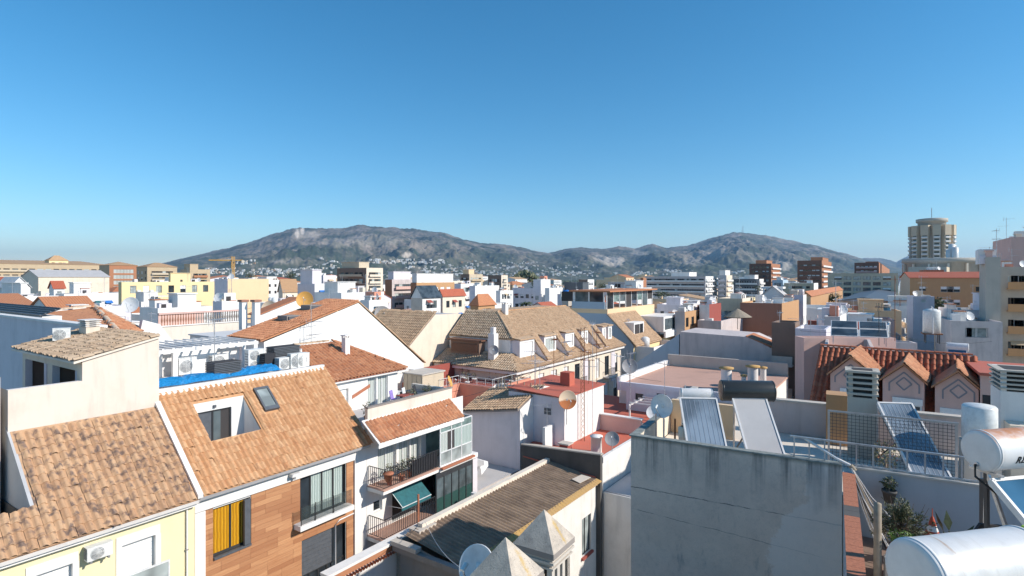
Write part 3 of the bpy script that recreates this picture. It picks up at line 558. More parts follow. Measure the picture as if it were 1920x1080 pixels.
# ---- roof-top room behind it, long sunlit cream wall
ch = thing('rooftop_room', 'cream rooftop room with old tile roof and long stained side wall at the left', 'house', S)
mb = MB(); mb.poly([(-9.4, 3.0, 8), (XB + .05, 3.0, 8), (XB + .05, 3.0, 17.55), (-7.25, 3.0, 16.95), (-7.25, 3.0, 16.12), (-9.4, 3.0, 16.12)], 'roomwall')
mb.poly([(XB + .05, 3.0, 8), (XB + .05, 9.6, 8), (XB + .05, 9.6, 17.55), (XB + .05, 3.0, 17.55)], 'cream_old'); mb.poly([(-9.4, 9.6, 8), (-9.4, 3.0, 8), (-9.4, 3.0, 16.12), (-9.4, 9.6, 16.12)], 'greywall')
mb.poly([(-9.4, 3.22, 16.12), (-7.25, 3.22, 16.12), (-7.25, 3.0, 16.12), (-9.4, 3.0, 16.12)], 'cornice'); mb.poly([(-7.25, 3.22, 14.2), (-9.4, 3.22, 14.2), (-9.4, 3.22, 16.12), (-7.25, 3.22, 16.12)], 'cream'); mb.poly([(-9.4, 9.6, 14.3), (-9.4, 3.2, 14.3), (XB, 3.2, 14.3), (XB, 9.6, 14.3)], 'flatgrey')
facade(mb, (-7.25, 9.6), (0, -1), 6.6, 14.3, 16.8, [(.35, 3.0, 14.31, 16.45), (3.55, 6.1, 14.31, 16.45)], 'cream', .25, 'lavender'); mb.box(-5.6, -5.5, 3.3, 9.5, 14.31, 16.9, 'brown'); mb.box(-7.1, -5.6, 9.35, 9.5, 14.31, 16.9, 'brown'); mb.box(-7.1, -5.6, 6.2, 6.35, 14.31, 16.9, 'brown'); mb.build('wall', ch)
for a, b in ((3.9, 4.15), (7.2, 7.5)): s = MB(); s.box(-7.1, -6.9, a, b, 14.31, 16.5, 'lavender'); s.build('pillar', ch)
rs = math.atan2(.62, 2.6); Er, Ur = Vector((0, -1, 0)), Vector((math.cos(rs), 0, math.sin(rs))); Or = Vector((-7.55, 9.9, 16.87))
s = MB(); s.ext([Or, Or + Er * 7.0, Or + Er * 7.0 + Ur * 3.05, Or + Ur * 3.05], (0, 0, -.08), 'cream_old'); rf = s.build('roof', ch)
tile_roof(rf, S, Or + Vector((0, 0, .01)), Er, Ur, [(0, 0), (7.0, 0), (7.0, 3.05), (0, 3.05)], 'tile_old', .22, .34, jit=.03)
air_con('white air conditioner standing on the old tile roof of the cream rooftop room', X_(S, -6.6, 8.2, 17.15).sub(0, 0, 0, -20), .62, .52, .3)
louvre_chimney(ch, -5.5, -4.95, 7.8, 8.6, 16.8, 18.1, 17.75, 4, 'cream', 'cornice')
air = None
# blue-grey party wall and steel shed roof on the far left
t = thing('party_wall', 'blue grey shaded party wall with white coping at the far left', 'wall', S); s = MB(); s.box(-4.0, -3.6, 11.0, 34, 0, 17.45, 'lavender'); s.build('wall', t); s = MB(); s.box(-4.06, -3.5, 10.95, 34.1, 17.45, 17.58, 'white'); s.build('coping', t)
t = thing('shed_roof', 'dark grey ribbed metal roof above the blue grey party wall', 'roof', S); a = S.hit(0, 578, 'y', 24); s = MB()
ys = S.hit(76, 590, 'x', -3.4).y; s.ext([(-3.4, ys, 17.62), (-3.4, 40, 17.62), (-2.4, 40, 18.0), (-2.4, ys, 18.0)], (0, 0, .06), 'steel_dark'); s.build('sheet', t)
for i in range(5): s = MB(); k = i / 4; s.bar((-3.4 + 1.0 * k, ys, 17.70 + .38 * k), (-3.4 + 1.0 * k, 40, 17.70 + .38 * k), .08, .06, 'shutter_grey'); s.build('rib', t)
s = MB(); s.box(-3.3, -2.3, ys + .1, 39.9, 14, 17.6, 'white'); s.build('base', t)
t = thing('house_wall', 'cream house corner with a small tiled ledge at the left edge', 'house', S); p = S.hit(0, 720, 'x', -9.9); s = MB(); s.box(-11.5, -9.6, 3.0, 9.0, 9.2, 16.6, 'cream_old'); s.build('wall', t); q = MB(); q.box(-10.6, -10.1, 3.3, 3.8, 16.6, 17.1, 'stonedark'); q.build('chimney', t)
tile_roof(q.build('chimney_base', t), S, Vector((-10.8, 4.4, 17.1)), (0, -1, 0), (.94, 0, .34), [(0, 0), (1.3, 0), (1.3, .8), (0, .8)], 'tile_old', .22, .34)

# ---- wood-clad house
wh = thing('wood_clad_house', 'white framed house clad in warm wood planks under a golden tile roof', 'house', S)
x0, x1 = XB, 3.83; hol = [(-3.87, -2.32, 8.93, 10.84), (.07, 2.62, 8.95, 10.92), (.15, 2.62, 4.2, 8.06), (-3.87, -2.32, 4.2, 7.3)]
mb = MB(); B0, B1 = x0 + .40, x1 - .74
facade(mb, (x0, .12), U, x1 - x0, 0, 11.55, [(h[0] - x0, h[1] - x0, h[2], h[3]) for h in hol], 'white', .22, 'frame_dark')
mb.box(x0, B0, -.02, .12, 0, 10.93, 'white'); mb.box(B1, x1, -.02, .12, 0, 10.96, 'white'); mb.box(x0, x1, -.02, .12, 10.96, 11.5, 'white')
mb.poly([(x1, .12, 0), (x1, 9, 0), (x1, 9, 15.0), (x1, 3.4, 15.0), (x1, .12, 11.5)], 'white'); mb.poly([(x0 - .003, .12, 0), (x0 - .003, 3.4, 15), (x0 - .003, 9, 15.0), (x0 - .003, 9, 0)], 'white'); mb.poly([(x0, 9, 0), (x0, 9, 15), (x1, 9, 15), (x1, 9, 0)], 'white'); mb.build('wall', wh)
pr = random.Random(5); z = 5.2                                   # plank courses, cut round the windows
while z < 10.93:
    zt = min(z + .205, 10.95); free = [(B0 + .01, B1 - .01)]
    for h in hol:
        if h[2] < z + .1 < h[3]: free = [q for a, b in free for q in ((a, min(b, h[0] - .02)), (max(a, h[1] + .02), b)) if q[1] - q[0] > .05]
    for a, b in free:
        x = a - pr.choice((0, .5, .9)) * 1.2
        while x < b:
            p, q = max(x, a), min(x + 1.25 * pr.choice((1, 1, 1.0)), b); x += 1.25
            if q - p > .04: k = MB(); e = pr.uniform(.0, .006); k.box(p + .004, q - .004, .075 - e, .118, z + .005, zt - .004, 'plank_wood'); k.build('plank', wh)
    z += .205
s = MB(); s.ext([(x0 + .03, -.27, 11.46), (x0 + .03, -.025, 11.44), (x0 + .03, -.025, 11.60), (x0 + .03, -.33, 11.60)], (x1 - x0, 0, 0), 'greywall'); s.build('eave', wh)
def big_window(par, a0, a1, b0, b1, n, fill, rec=.2, fr='frame_dark', rail=None):
    o = MB(); y = .12 + rec - .03; t_ = .07
    for q in (a0, a1 - t_): o.box(q, q + t_, y - .05, y + .03, b0, b1, fr)
    for q in (b0, b1 - t_): o.box(a0 + t_, a1 - t_, y - .05, y + .03, q, q + t_, fr)
    for i in range(1, n): q = a0 + (a1 - a0) * i / n; o.box(q - .04, q + .04, y - .045, y + .025, b0 + t_, b1 - t_, fr)
    wo = o.build('window', par)
    for i in range(n): p = MB(); q0, q1 = a0 + (a1 - a0) * i / n, a0 + (a1 - a0) * (i + 1) / n; f_ = fill[i] if isinstance(fill, (list, tuple)) else fill; p.box(q0 + .045, q1 - .045, y - .01, y + .01, b0 + t_, b1 - t_, f_); p.build('pane', wo)
    return wo
big_window(wh, *hol[0], 2, ['curtain_amber', 'curtain_amber']); big_window(wh, *hol[1], 4, ['glass', 'curtain_green', 'curtain_green', 'curtain_green']); big_window(wh, hol[2][0], hol[2][1], 4.2, 6.4, 5, 'glass'); big_window(wh, *hol[3], 2, 'glass')
s = MB(); [s.box(.15, 1.9, .2, .235, 6.4 + i * .2, 6.592 + i * .2, 'shutter_grey') for i in range(8)]; s.build('roller_shutter', wh); s = MB(); s.box(1.9, 2.55, .26, .28, 6.4, 8.0, 'glass'); s.build('pane', wh)
s = MB(); s.box(-2.62, -2.36, .0, .13, 8.95, 10.8, 'shutter_grey'); s.box(-3.87, -2.32, .0, .13, 8.84, 8.93, 'shutter_grey'); s.build('window_jamb', wh)
s = MB(); s.box(-.28, 2.72, -.42, .118, 8.74, 8.96, 'white'); sl_ = s.build('sill', wh)
for q0, q1 in ((-.2, .5), (.55, 1.5), (1.55, 2.6)): s = MB(); s.box(q0, q1, -.36, -.345, 9.0, 9.75, 'clear_glass'); s.bar((q0, -.352, 8.96), (q0, -.352, 9.78), .03, .03, 'frame_dark'); s.build('glass_balustrade', wh)
for q in (.5, 1.5): s = MB(); s.bar((q, -.35, 8.97), (q + .28, -.1, 8.97), .02, .02, 'frame_dark'); s.bar((q, -.35, 8.97), (q, -.35, 9.7), .02, .02, 'frame_dark'); s.build('bracket', wh)
s = MB(); s.tube([(1.95, .03, 4.5), (1.95, .03, 8.15), (2.2, .03, 8.3), (3.05, .03, 8.33)], .035, 'metal_white', 6); s.build('conduit', wh)
s = MB(); s.box(-.6, -.2, -.3, -.06, 11.2, 11.34, 'metal_white'); s.box(-.44, -.36, -.2, -.06, 11.06, 11.2, 'galv'); s.build('floodlight', wh)
# roof with dormer terrace cut into it
wo_ = Vector((0, -.32, 11.62)); SW = math.atan2(15.05 - 11.62, 3.45 + .32); Uw = Vector((0, math.cos(SW), math.sin(SW))); Lw = 5.1; Nw = Vector((0, -math.sin(SW), math.cos(SW)))
onr = lambda px, py: (lambda s0, s1, f0, f1: None)
def slope_hit(px, py):                       # sight line on the wood house roof, in roof metres
    o = S.l((0, 0, H)); e = S.l(((px - 960) / F, 1, H + (HY - py) / F)) - o; t = (wo_ - o).dot(Nw) / e.dot(Nw); p = o + e * t - wo_; return (p.x, p.dot(Uw))
cut = [slope_hit(*q) for q in ((394, 827), (492, 805), (455, 742), (359, 761))]
ca, cb = (cut[0][0] + cut[3][0]) / 2, (cut[1][0] + cut[2][0]) / 2; c0, c1 = (cut[0][1] + cut[1][1]) / 2, (cut[2][1] + cut[3][1]) / 2
skc = [slope_hit(*q) for q in ((494, 773), (522, 768), (501, 727), (474, 731))]; sa, sb = (skc[0][0] + skc[3][0]) / 2, (skc[1][0] + skc[2][0]) / 2; s0, s1 = (skc[0][1] + skc[1][1]) / 2, (skc[2][1] + skc[3][1]) / 2
xl, xr = XB + .12, x1 + .05; R_ = lambda a, b, k=0: wo_ + Vector((a, 0, 0)) + Uw * b + Nw * k
s = MB()
for a, b, c_, d in ((xl, xr, 0, c0), (xl, ca, c0, c1), (cb, xr, c0, c1), (xl, xr, c1, Lw)): s.ext([R_(a, c_), R_(b, c_), R_(b, d), R_(a, d)], Nw * -.08, 'tile_gold')
rf = s.build('roof', wh); tile_roof(rf, S, wo_ + Nw * .005, (1, 0, 0), Uw, [(xl, 0), (xr, 0), (xr, Lw), (xl, Lw)], 'tile_gold', .235, .37, holes=[[(ca - .05, c0 - .05), (cb + .05, c0 - .05), (cb + .05, c1), (ca - .05, c1)], [(sa - .05, s0 - .05), (sb + .05, s0 - .05), (sb + .05, s1 + .05), (sa - .05, s1 + .05)]])
pl, ph = R_(0, c0), R_(0, c1); fz = pl.z - .75; s = MB()                 # dormer terrace walls
facade(s, (ca, ph.y), U, cb - ca, fz, ph.z + .03, [(.18, 1.75, fz + .03, ph.z - .38)], 'white', .15); s.poly([(ca, pl.y, fz), (ca, ph.y, fz), (ca, ph.y, ph.z), (ca, pl.y, pl.z)], 'white'); s.poly([(cb, ph.y, fz), (cb, pl.y, fz), (cb, pl.y, pl.z), (cb, ph.y, ph.z)], 'white'); s.poly([(cb, pl.y, fz), (ca, pl.y, fz), (ca, pl.y, pl.z), (cb, pl.y, pl.z)], 'white'); s.poly([(ca, pl.y, fz), (cb, pl.y, fz), (cb, ph.y, fz), (ca, ph.y, fz)], 'pinkfloor'); s.build('dormer_terrace', wh)
o = MB(); dz1 = ph.z - .38; yy = ph.y + .12
for q in (ca + .18, ca + .9, ca + 1.69): o.box(q, q + .06, yy - .06, yy + .02, fz + .03, dz1, 'frame_dark')
o.box(ca + .18, ca + 1.75, yy - .06, yy + .02, dz1 - .07, dz1, 'frame_dark'); d_ = o.build('door', wh)
for q0, q1, m_ in ((ca + .24, ca + .9, 'shutter_grey'), (ca + .96, ca + 1.3, 'glass_mid'), (ca + 1.3, ca + 1.69, 'pitch')): o = MB(); o.box(q0, q1, yy - .02, yy, fz + .03, dz1 - .07, m_); o.build('pane', d_)
o = MB(); o.box(ca + .9, ca + 1.02, ph.y - .08, ph.y - .003, dz1 + .1, dz1 + .22, 'shutter_grey'); o.build('wall_lamp', wh)
o = MB()
for a, b, c_, d in ((sa, sa + .09, s0, s1), (sb - .09, sb, s0, s1), (sa + .09, sb - .09, s0, s0 + .2), (sa + .09, sb - .09, s1 - .12, s1)): o.ext([R_(a, c_), R_(b, c_), R_(b, d), R_(a, d)], Nw * .16, 'shutter_grey')
k = o.build('skylight', wh); o = MB(); o.ext([R_(sa + .09, s0 + .2), R_(sb - .09, s0 + .2), R_(sb - .09, s1 - .12), R_(sa + .09, s1 - .12)], Nw * .12, 'glass_pale'); o.build('pane', k)
s = MB(); s.box(XB + .06, x1 + .08, 3.42, 3.62, 14.75, 15.28, 'white'); s.box(XB + .06, x1 + .1, 3.36, 3.41, 15.02, 15.1, 'cornice'); s.box(XB + .06, x1 + .08, 3.62, 8.9, 14.9, 15.06, 'flatwhite'); s.build('roof_parapet', wh)
# things on its flat roof
def on(px, py, z): p = S.hit(px, py, 'z', z); return X_(S, p.x, p.y, z)
t = MB(); p0 = S.hit(288, 705, 'z', 15.4); tr = random.Random(2); nx_, ny_ = 26, 9; vs = []
tx0, tx1 = -4.4, 1.7
for j in range(ny_):
    for i in range(nx_): vs.append((tx0 + (tx1 - tx0) * i / (nx_ - 1), 3.85 + 1.15 * j / (ny_ - 1) + .1 * math.sin(i), 15.28 + (.08 + .20 * math.sin(math.pi * j / (ny_ - 1)) + .10 * noise.noise((i * .7, j * .6, 1)) + .05 * noise.noise((i * 2.1, j * 2.3, 4))) * (1 if 0 < j < ny_ - 1 and 0 < i < nx_ - 1 else .1)))
t.idx(vs, [(j * nx_ + i, j * nx_ + i + 1, (j + 1) * nx_ + i + 1, (j + 1) * nx_ + i) for j in range(ny_ - 1) for i in range(nx_ - 1)], 'tarp'); t.build('tarpaulin', fr=S, label='crumpled bright blue tarpaulin lying on the flat roof of the wood clad house', cat='tarpaulin')
def louvre_box(label, x, y, z, w_, d_, h_, b_=.35):
    t = thing('ventilation_unit', label, 'ventilation unit', X_(S, x, y, z)); s = MB(); s.box(.06, w_ - .06, .06, d_ - .06, 0, b_, 'white'); s.build('base', t); s = MB(); s.box(.05, w_ - .05, .05, d_ - .05, b_, b_ + h_, 'pitch'); s.build('body', t); n = 7
    for i in range(n): q = MB(); zz = b_ + h_ * i / n; q.box(0, w_, 0, d_, zz + .01, zz + h_ / n * .72, 'shutter_grey'); q.build('louvre', t)
    return t
louvre_box('dark louvred ventilation box with white base beside the blue tarpaulin', -1.72, 4.05, 15.06, 1.35, .85, .55, .38)
louvre_box('dark louvred ventilation box among the air conditioners', 2.05, 5.15, 15.06, 1.6, .8, .55, .65)
for lab, x, y, n, ww, hh, zz, ya in (('tall two fan air conditioner at the left of the roof cluster', .75, 5.4, 2, .85, 1.1, 15.06, 0), ('black covered unit between air conditioners on the roof', 1.35, 4.9, 0, .7, .85, 15.06, 10), ('low white air conditioner in front of the louvred box', 1.95, 4.55, 1, .85, .6, 15.06, 5),
        ('middle air conditioner of the roof cluster', 2.6, 4.5, 1, .9, .75, 15.06, -4), ('right hand air conditioner of the roof cluster near the tile roof', 3.0, 5.3, 1, .85, .85, 15.06, 0), ('beige air conditioner beside the orange tile roof', 2.98, 4.42, 1, .8, .72, 15.06, 8)):
    air_con(lab, X_(S, x, y, zz).sub(0, 0, 0, ya), ww, hh, .36, 'cloth_dark' if 'black' in lab else 'plastic_white', n=n)
t = MB(); t.bar((-4.0, 3.75, 15.10), (-1.2, 3.78, 15.11), .10, .07, 'timber'); t.build('timber_beam', fr=S, label='yellow timber beam lying in front of the blue tarpaulin', cat='timber')
t = MB(); t.bar((.4, 3.8, 15.10), (3.2, 3.8, 15.11), .10, .07, 'timber'); t.build('timber_beam', fr=S, label='yellow timber beam lying in front of the air conditioners', cat='timber')
antenna('thin TV antenna beside the white pergola on the left roof', X_(S, -.9, 5.6, 15.0), 3.0, ((.97, .6, 'yagi'),))
# white terrace house behind with slatted pergola
ph_ = thing('white_terrace_house', 'white terrace house with slatted pergola behind the blue tarpaulin', 'house', S); mb = MB(); mb.box(-4.5, 2.9, 6.9, 11.5, 0, 14.9, 'white'); 
facade(mb, (-4.3, 7.6), U, 6.2, 14.9, 16.45, [(.1, .95, 14.92, 16.1), (1.9, 2.6, 15.0, 16.2), (4.6, 6.0, 15.3, 16.2)], 'white', .3, 'lavender'); mb.box(-4.3, 1.9, 7.95, 10.5, 14.9, 16.4, 'white'); mb.build('wall', ph_)
s = MB(); s.box(-4.35, 2.1, 6.7, 6.85, 16.36, 16.52, 'white'); s.box(-4.35, 2.1, 10.5, 10.65, 16.36, 16.52, 'white'); s.build('pergola_beam', ph_)
for i in range(14): s = MB(); q = -4.2 + i * .47; s.box(q, q + .1, 6.75, 10.7, 16.52, 16.58, 'cornice'); s.build('slat', ph_)
for q in (-4.2, -2.3, 1.85): s = MB(); s.box(q, q + .22, 6.72, 6.9, 14.9, 16.36, 'white'); s.build('post', ph_)
air_con('white air conditioner on the terrace wall left of the antenna', X_(S, -1.9, 7.0, 15.1), .85, .8, .4); air_con('white air conditioner behind the louvred box under the pergola', X_(S, -.15, 7.2, 15.15), .85, .7, .4)

# ---- balcony house
bh = thing('balcony_house', 'white house with tiled canopy, iron balconies and glazed gallery beside the wood clad house', 'house', S)
x0, x1 = 3.86, 11.5; mb = MB(); hol = [(4.6, 5.9, 9.5, 11.55), (6.1, 6.9, 9.5, 11.55), (7.0, 7.8, 9.5, 11.5), (8.2, 11.2, 9.5, 11.7), (4.3, 4.9, 7.9, 8.9), (5.6, 7.4, 7.0, 9.0), (7.8, 10.2, 7.0, 9.1), (10.5, 11.3, 7.6, 9.0)]
facade(mb, (x0, 0), U, x1 - x0, 0, 12.7, [(a - x0, b - x0, c, d) for a, b, c, d in hol], 'white', .18); mb.box(x0, x1, .2, 9, 0, 12.4, 'white_old'); mb.build('wall', bh)
for (a0, a1, b0, b1), kd in zip(hol, ('white_curt', 'white_curt', 'white_curt', 'dark_green', 'white_half', 'dark_open', 'dark_glass', 'dark_glass')): window(bh, (x0, 0), U, a0 - x0, b0, a1 - a0, b1 - b0, kd, .18)
# tiled canopy, its slab and the terrace parapet above
cs = math.atan2(.95, 1.25); co = Vector((0, -1.30, 11.85)); Uc = Vector((0, math.cos(cs), math.sin(cs))); cl, cr = 3.5, 10.0
s = MB(); s.ext([co + Vector((cl, 0, 0)), co + Vector((cr, 0, 0)), co + Vector((cr, 0, 0)) + Uc * 1.6, co + Vector((cl, 0, 0)) + Uc * 1.6], (0, 0, -.07), 'white'); cn = s.build('canopy', bh); tile_roof(cn, S, co + Vector((0, 0, .01)), (1, 0, 0), Uc, [(cl, 0), (cr, 0), (cr, 1.6), (cl, 1.6)], 'tile_orange', .24, .36)
s = MB(); s.box(cl, cr + .05, -1.28, -1.2, 11.62, 11.78, 'white'); s.build('canopy_beam', bh)
s = MB(); s.box(x0, 10.4, -.06, .14, 12.72, 13.35, 'cream_old'); s.box(x0, 10.45, -.09, .17, 13.35, 13.42, 'stonedark'); s.box(10.3, 10.5, .17, 3.2, 12.41, 13.3, 'cream_old'); s.box(x0, 10.3, .17, 3.2, 12.405, 12.5, 'flatgrey'); s.build('terrace_parapet', bh)
# balcony 1 and glazed gallery
s = MB(); s.box(x0, 8.0, -1.2, -.002, 9.22, 9.4, 'white'); s.box(x0, 8.0, -1.25, -.002, 9.4, 9.45, 'pinkfloor'); s.box(8.0, 11.4, -1.25, -.002, 9.18, 9.45, 'white'); s.box(8.0, 10.9, -1.45, -1.25, 9.36, 9.45, 'terracotta'); s.build('balcony', bh)
s = MB(); railing(s, (3.95, -1.15, 9.45), (8.0, -1.15, 9.45), 1.0, 'steel_dark'); railing(s, (3.95, -.05, 9.45), (3.95, -1.15, 9.45), 1.0); s.build('railing', bh)
s = MB(); s.box(5.9, 7.9, -1.12, -1.10, 9.55, 10.35, 'cloth_dark'); s.build('railing_cloth', bh)
g = MB()
for q in (8.05, 9.0, 9.9, 10.85): g.box(q, q + .06, -1.2, -1.14, 9.45, 11.75, 'frame_white')
for zz in (9.45, 10.2, 11.3, 11.72): g.box(8.05, 10.9, -1.2, -1.14, zz, zz + .06, 'frame_white')
g.box(10.85, 10.91, -1.14, -.02, 9.45, 9.5, 'frame_white'); g.box(10.85, 10.91, -1.14, -.02, 11.72, 11.78, 'frame_white'); go = g.build('glazed_gallery', bh)
for a, b, c_, d, m_ in ((8.11, 9.0, 9.51, 10.2, 'glass_pale'), (9.06, 9.9, 9.51, 10.2, 'glass_pale'), (9.96, 10.85, 9.51, 10.2, 'glass_pale'), (8.11, 9.0, 11.36, 11.72, 'glass_green'), (9.06, 10.85, 11.36, 11.72, 'glass_green'), (8.11, 8.7, 10.26, 11.3, 'curtain_white'), (8.7, 9.3, 10.26, 11.3, 'pitch'), (9.3, 10.85, 10.26, 11.3, 'curtain_green')): p = MB(); p.box(a, b, -1.18, -1.16, c_, d, m_); p.build('pane', go)
p = MB(); p.box(10.87, 10.89, -1.14, -.02, 9.5, 11.72, 'glass_pale'); p.build('pane', go)
# balcony 2, dark gallery, awning
s = MB(); s.box(x0, 11.4, -1.2, -.002, 6.72, 6.9, 'white'); s.box(x0, 7.6, -1.25, -.002, 6.9, 6.95, 'pinkfloor'); s.build('balcony', bh)
s = MB(); railing(s, (3.95, -1.15, 6.95), (7.7, -1.15, 6.95), 1.0); railing(s, (3.95, -.05, 6.95), (3.95, -1.15, 6.95), 1.0); s.build('railing', bh)
g = MB(); g.box(7.75, 11.0, -1.18, -1.1, 6.9, 7.0, 'frame_dark'); g.box(7.75, 11.0, -1.18, -1.1, 8.85, 9.15, 'steel_dark'); [g.box(q, q + .06, -1.18, -1.1, 7.0, 8.85, 'frame_dark') for q in (7.75, 8.4, 9.05, 9.7, 10.35, 10.94)]; go = g.build('dark_gallery', bh)
for i in range(5):
    q = 7.81 + i * .65; p = MB(); p.box(q, q + .58, -1.15, -1.13, 7.75, 8.85, 'glass_mid'); p.build('pane', go); p = MB(); p.box(q, q + .58, -1.15, -1.13, 7.0, 7.74, 'green_plastic'); p.build('panel', go)
g = MB(); g.box(11.0, 11.48, -1.15, -.05, 6.95, 9.1, 'lavender'); g.build('gallery_end', bh)
t = thing('awning', 'faded teal awning hanging over the lower balcony', 'awning', X_(S, 5.3, -.02, 8.85)); s = MB(); s.ext([(0, 0, 0), (2.2, 0, 0), (2.2, -1.0, -.75), (0, -1.0, -.75)], (0, 0, .02), 'awning_teal'); s.ext([(0, -1.0, -.75), (2.2, -1.0, -.75), (2.2, -1.0, -.95), (0, -1.0, -.95)], (0, .015, 0), 'awning_teal'); s.build('fabric', t); s = MB(); s.bar((.03, 0, -.9), (.03, -1, -.8), .03, .03, 'frame_white'); s.bar((0, -1.02, -.76), (2.2, -1.02, -.76), .04, .03, 'frame_white'); s.bar((.03, 0, .0), (.03, -1.0, -.74), .03, .03, 'frame_white'); s.build('arm', t)
for lab, x, y, z, m_, fl in (('potted plant with red flowers on the upper iron balcony', 6.1, -.85, 9.45, 'leaf', 'flower'), ('spiky potted plant on the upper iron balcony near the wood house', 4.6, -.85, 9.45, 'leaf_olive', None), ('small leafy potted plant between flowers and railing on the upper balcony', 5.4, -.9, 9.45, 'leaf', None)): potted_plant(lab, X_(S, x, y, z), .32, .75, .3, m_, 130, flowers=fl)
t = MB(); t.lathe([(.001, 0), (.14, 0), (.24, .35), (.27, .35), (.27, .42), (.001, .40)], 'terracotta', n=16); t.build('flower_pot', fr=X_(S, 4.05, -1.35, 9.9), label='terracotta pot hung on the corner of the upper iron balcony', cat='pot')
# white coped wall with brick face and lattice edge across the alley
cw = thing('alley_wall', 'white coped alley wall with brick face and perforated tile edge below the balconies', 'wall', S); s = MB(); s.box(-.6, 9.6, -2.62, -2.38, 0, 7.2, 'cornice'); s.box(-.6, 9.6, -2.36, -2.1, 0, 7.0, 'cream_old'); s.build('wall', cw); s = MB(); s.box(-.6, 9.65, -2.72, -2.2, 7.5, 7.62, 'white'); s.box(-.6, 9.65, -2.64, -2.3, 7.2, 7.5, 'brick'); s.box(9.65, 9.9, -2.75, -2.1, 7.0, 7.75, 'white'); s.build('coping', cw)
for i in range(62): s = MB(); q = -.55 + i * .163; s.lathe([(.065, -2.80), (.075, -2.62)], 'terracotta', (q, 0, 7.16), 8, 1, 0, math.pi); s.build('edge_tile', cw)
s = MB(); s.tube([(4.6, -2.85, 7.1), (4.6, -2.85, 9.4)], .05, 'terracotta', 8); s.build('standpipe', cw)

# ---- upper white house with orange tile roof, on the balcony house
uh = thing('tile_roof_house', 'white upper storey with orange hipped tile roof and curtained windows', 'house', S)
a = S.hit(606, 712, 'x', 4.2); xa, xb, yb, ze = 4.0, 9.1, 3.2, 14.35; mb = MB(); facade(mb, (xa, yb), U, xb - xa, 12.4, ze, [(.6, 1.35, 12.45, 13.8), (2.75, 3.4, 12.45, 14.15), (3.5, 4.3, 12.45, 14.15)], 'white', .14); mb.box(xa, xb, yb + .16, 9.2, 12.4, ze - .05, 'white'); mb.build('wall', uh)
for q0, q1, z1, k in ((.6, 1.35, 13.8, 'white_shut'), (2.75, 3.4, 14.15, 'white_curt'), (3.5, 4.3, 14.15, 'white_curt')): window(uh, (xa, yb), U, q0, 12.45, q1 - q0, z1 - 12.45, k, .14)
s = MB(); s.ext([(5.6, yb - .02, 13.15), (6.9, yb - .02, 13.6), (6.9, yb - .02, 13.8), (5.6, yb - .02, 13.35)], (0, .018, 0), 'terracotta'); s.build('stair_band', uh)
s = MB(); s.box(xa - .3, xb + .45, yb - .28, yb + .1, ze - .12, ze, 'cornice'); s.build('eave', uh)
es = .46; e0, e1, f0, f1 = xa - .3, xb + .5, yb - .35, yb + 7.2; zr = ze + 3.55 * math.tan(es) * .95; ym = (f0 + f1) / 2; hp = 2.6
Rv = [(e0, f0), (e1, f0), (e1, f1), (e0, f1)]; ra, rb = Vector((e0 + hp * .2, ym, zr)), Vector((e1 - hp, ym, zr)); q = [Vector((x, y, ze)) for x, y in Rv]
s = MB(); s.poly([q[0], q[1], rb, ra], 'terracotta'); s.poly([q[1], q[2], rb], 'terracotta'); s.poly([q[2], q[3], ra, rb], 'terracotta'); s.poly([q[3], q[0], ra], 'terracotta'); rf = s.build('roof', uh)
Uu = (Vector((0, ym - f0, zr - ze))).normalized(); LL = math.hypot(ym - f0, zr - ze); tile_roof(rf, S, q[0] + Vector((-e0, 0, .02)), (1, 0, 0), Uu, [(e0, 0), (e1, 0), (rb.x, LL), (ra.x, LL)], 'tile_orange', .24, .36)
L2 = math.hypot(hp, zr - ze); tile_roof(rf, S, Vector((e1, 0, ze + .02)), (0, 1, 0), Vector((-hp, 0, zr - ze)), [(f0, 0), (f1, 0), (ym, L2)], 'tile_orange', .24, .36, most=0)
L3 = math.hypot(hp * .2, zr - ze); ridge_tiles(rf, (ra + Vector((0, 0, .05)), rb + Vector((0, 0, .05))), 'tile_old'); ridge_tiles(rf, (q[1] + Vector((0, 0, .05)), rb + Vector((0, 0, .05))), 'tile_orange')
chimney(rf, 6.8, 5.2, 15.6, .34, .75, 'cornice')
air_con('white air conditioner on the right end of the upper white storey', X_(S, 9.25, 4.2, 13.15), .8, .6, .3)
for lab, x, z, m_ in (('mauve chair on the cluttered terrace by the curtained windows', 7.6, 12.5, 'mauve'), ('white plastic chair on the cluttered terrace', 8.6, 12.5, 'plastic_white'), ('dark chair on the cluttered terrace by the parapet', 9.5, 12.5, 'cloth_dark')): pergola_chair(lab, X_(S, x, 1.6, z).sub(0, 0, 0, 25), m_)
for lab, x, y, m_, R in (('bushy potted plant in the middle of the cluttered terrace', 8.2, 1.1, 'leaf_olive', .35), ('low potted plant at the terrace parapet corner', 4.4, .6, 'leaf', .3), ('potted plant at the right of the cluttered terrace', 9.9, 1.5, 'leaf', .3)): potted_plant(lab, X_(S, x, y, 12.5), .3, .7, R, m_, 120)
t = thing('folding_table', 'small red topped table on the cluttered terrace', 'table', X_(S, 7.4, 1.0, 12.5)); s = MB(); s.box(0, .9, 0, .6, .7, .74, 'maroon'); s.build('tabletop', t)
for q, k in ((.05, .05), (.8, .05), (.05, .5), (.8, .5)): s = MB(); s.box(q, q + .04, k, k + .04, 0, .7, 'metal'); s.build('leg', t)
t = MB(); t.box(9.1, 10.25, .5, 3.0, 12.5, 13.0, 'cloth_dark'); t.box(9.2, 10.2, .55, 2.9, 13.0, 13.03, 'shutter_grey'); t.build('pool_box', fr=S, label='long black covered box inside the terrace parapet', cat='box')
dish('white dish with orange back at the terrace corner', X_(S, 10.5, .35, 13.3), .7, -60, 20, 'dish_orange', .35)
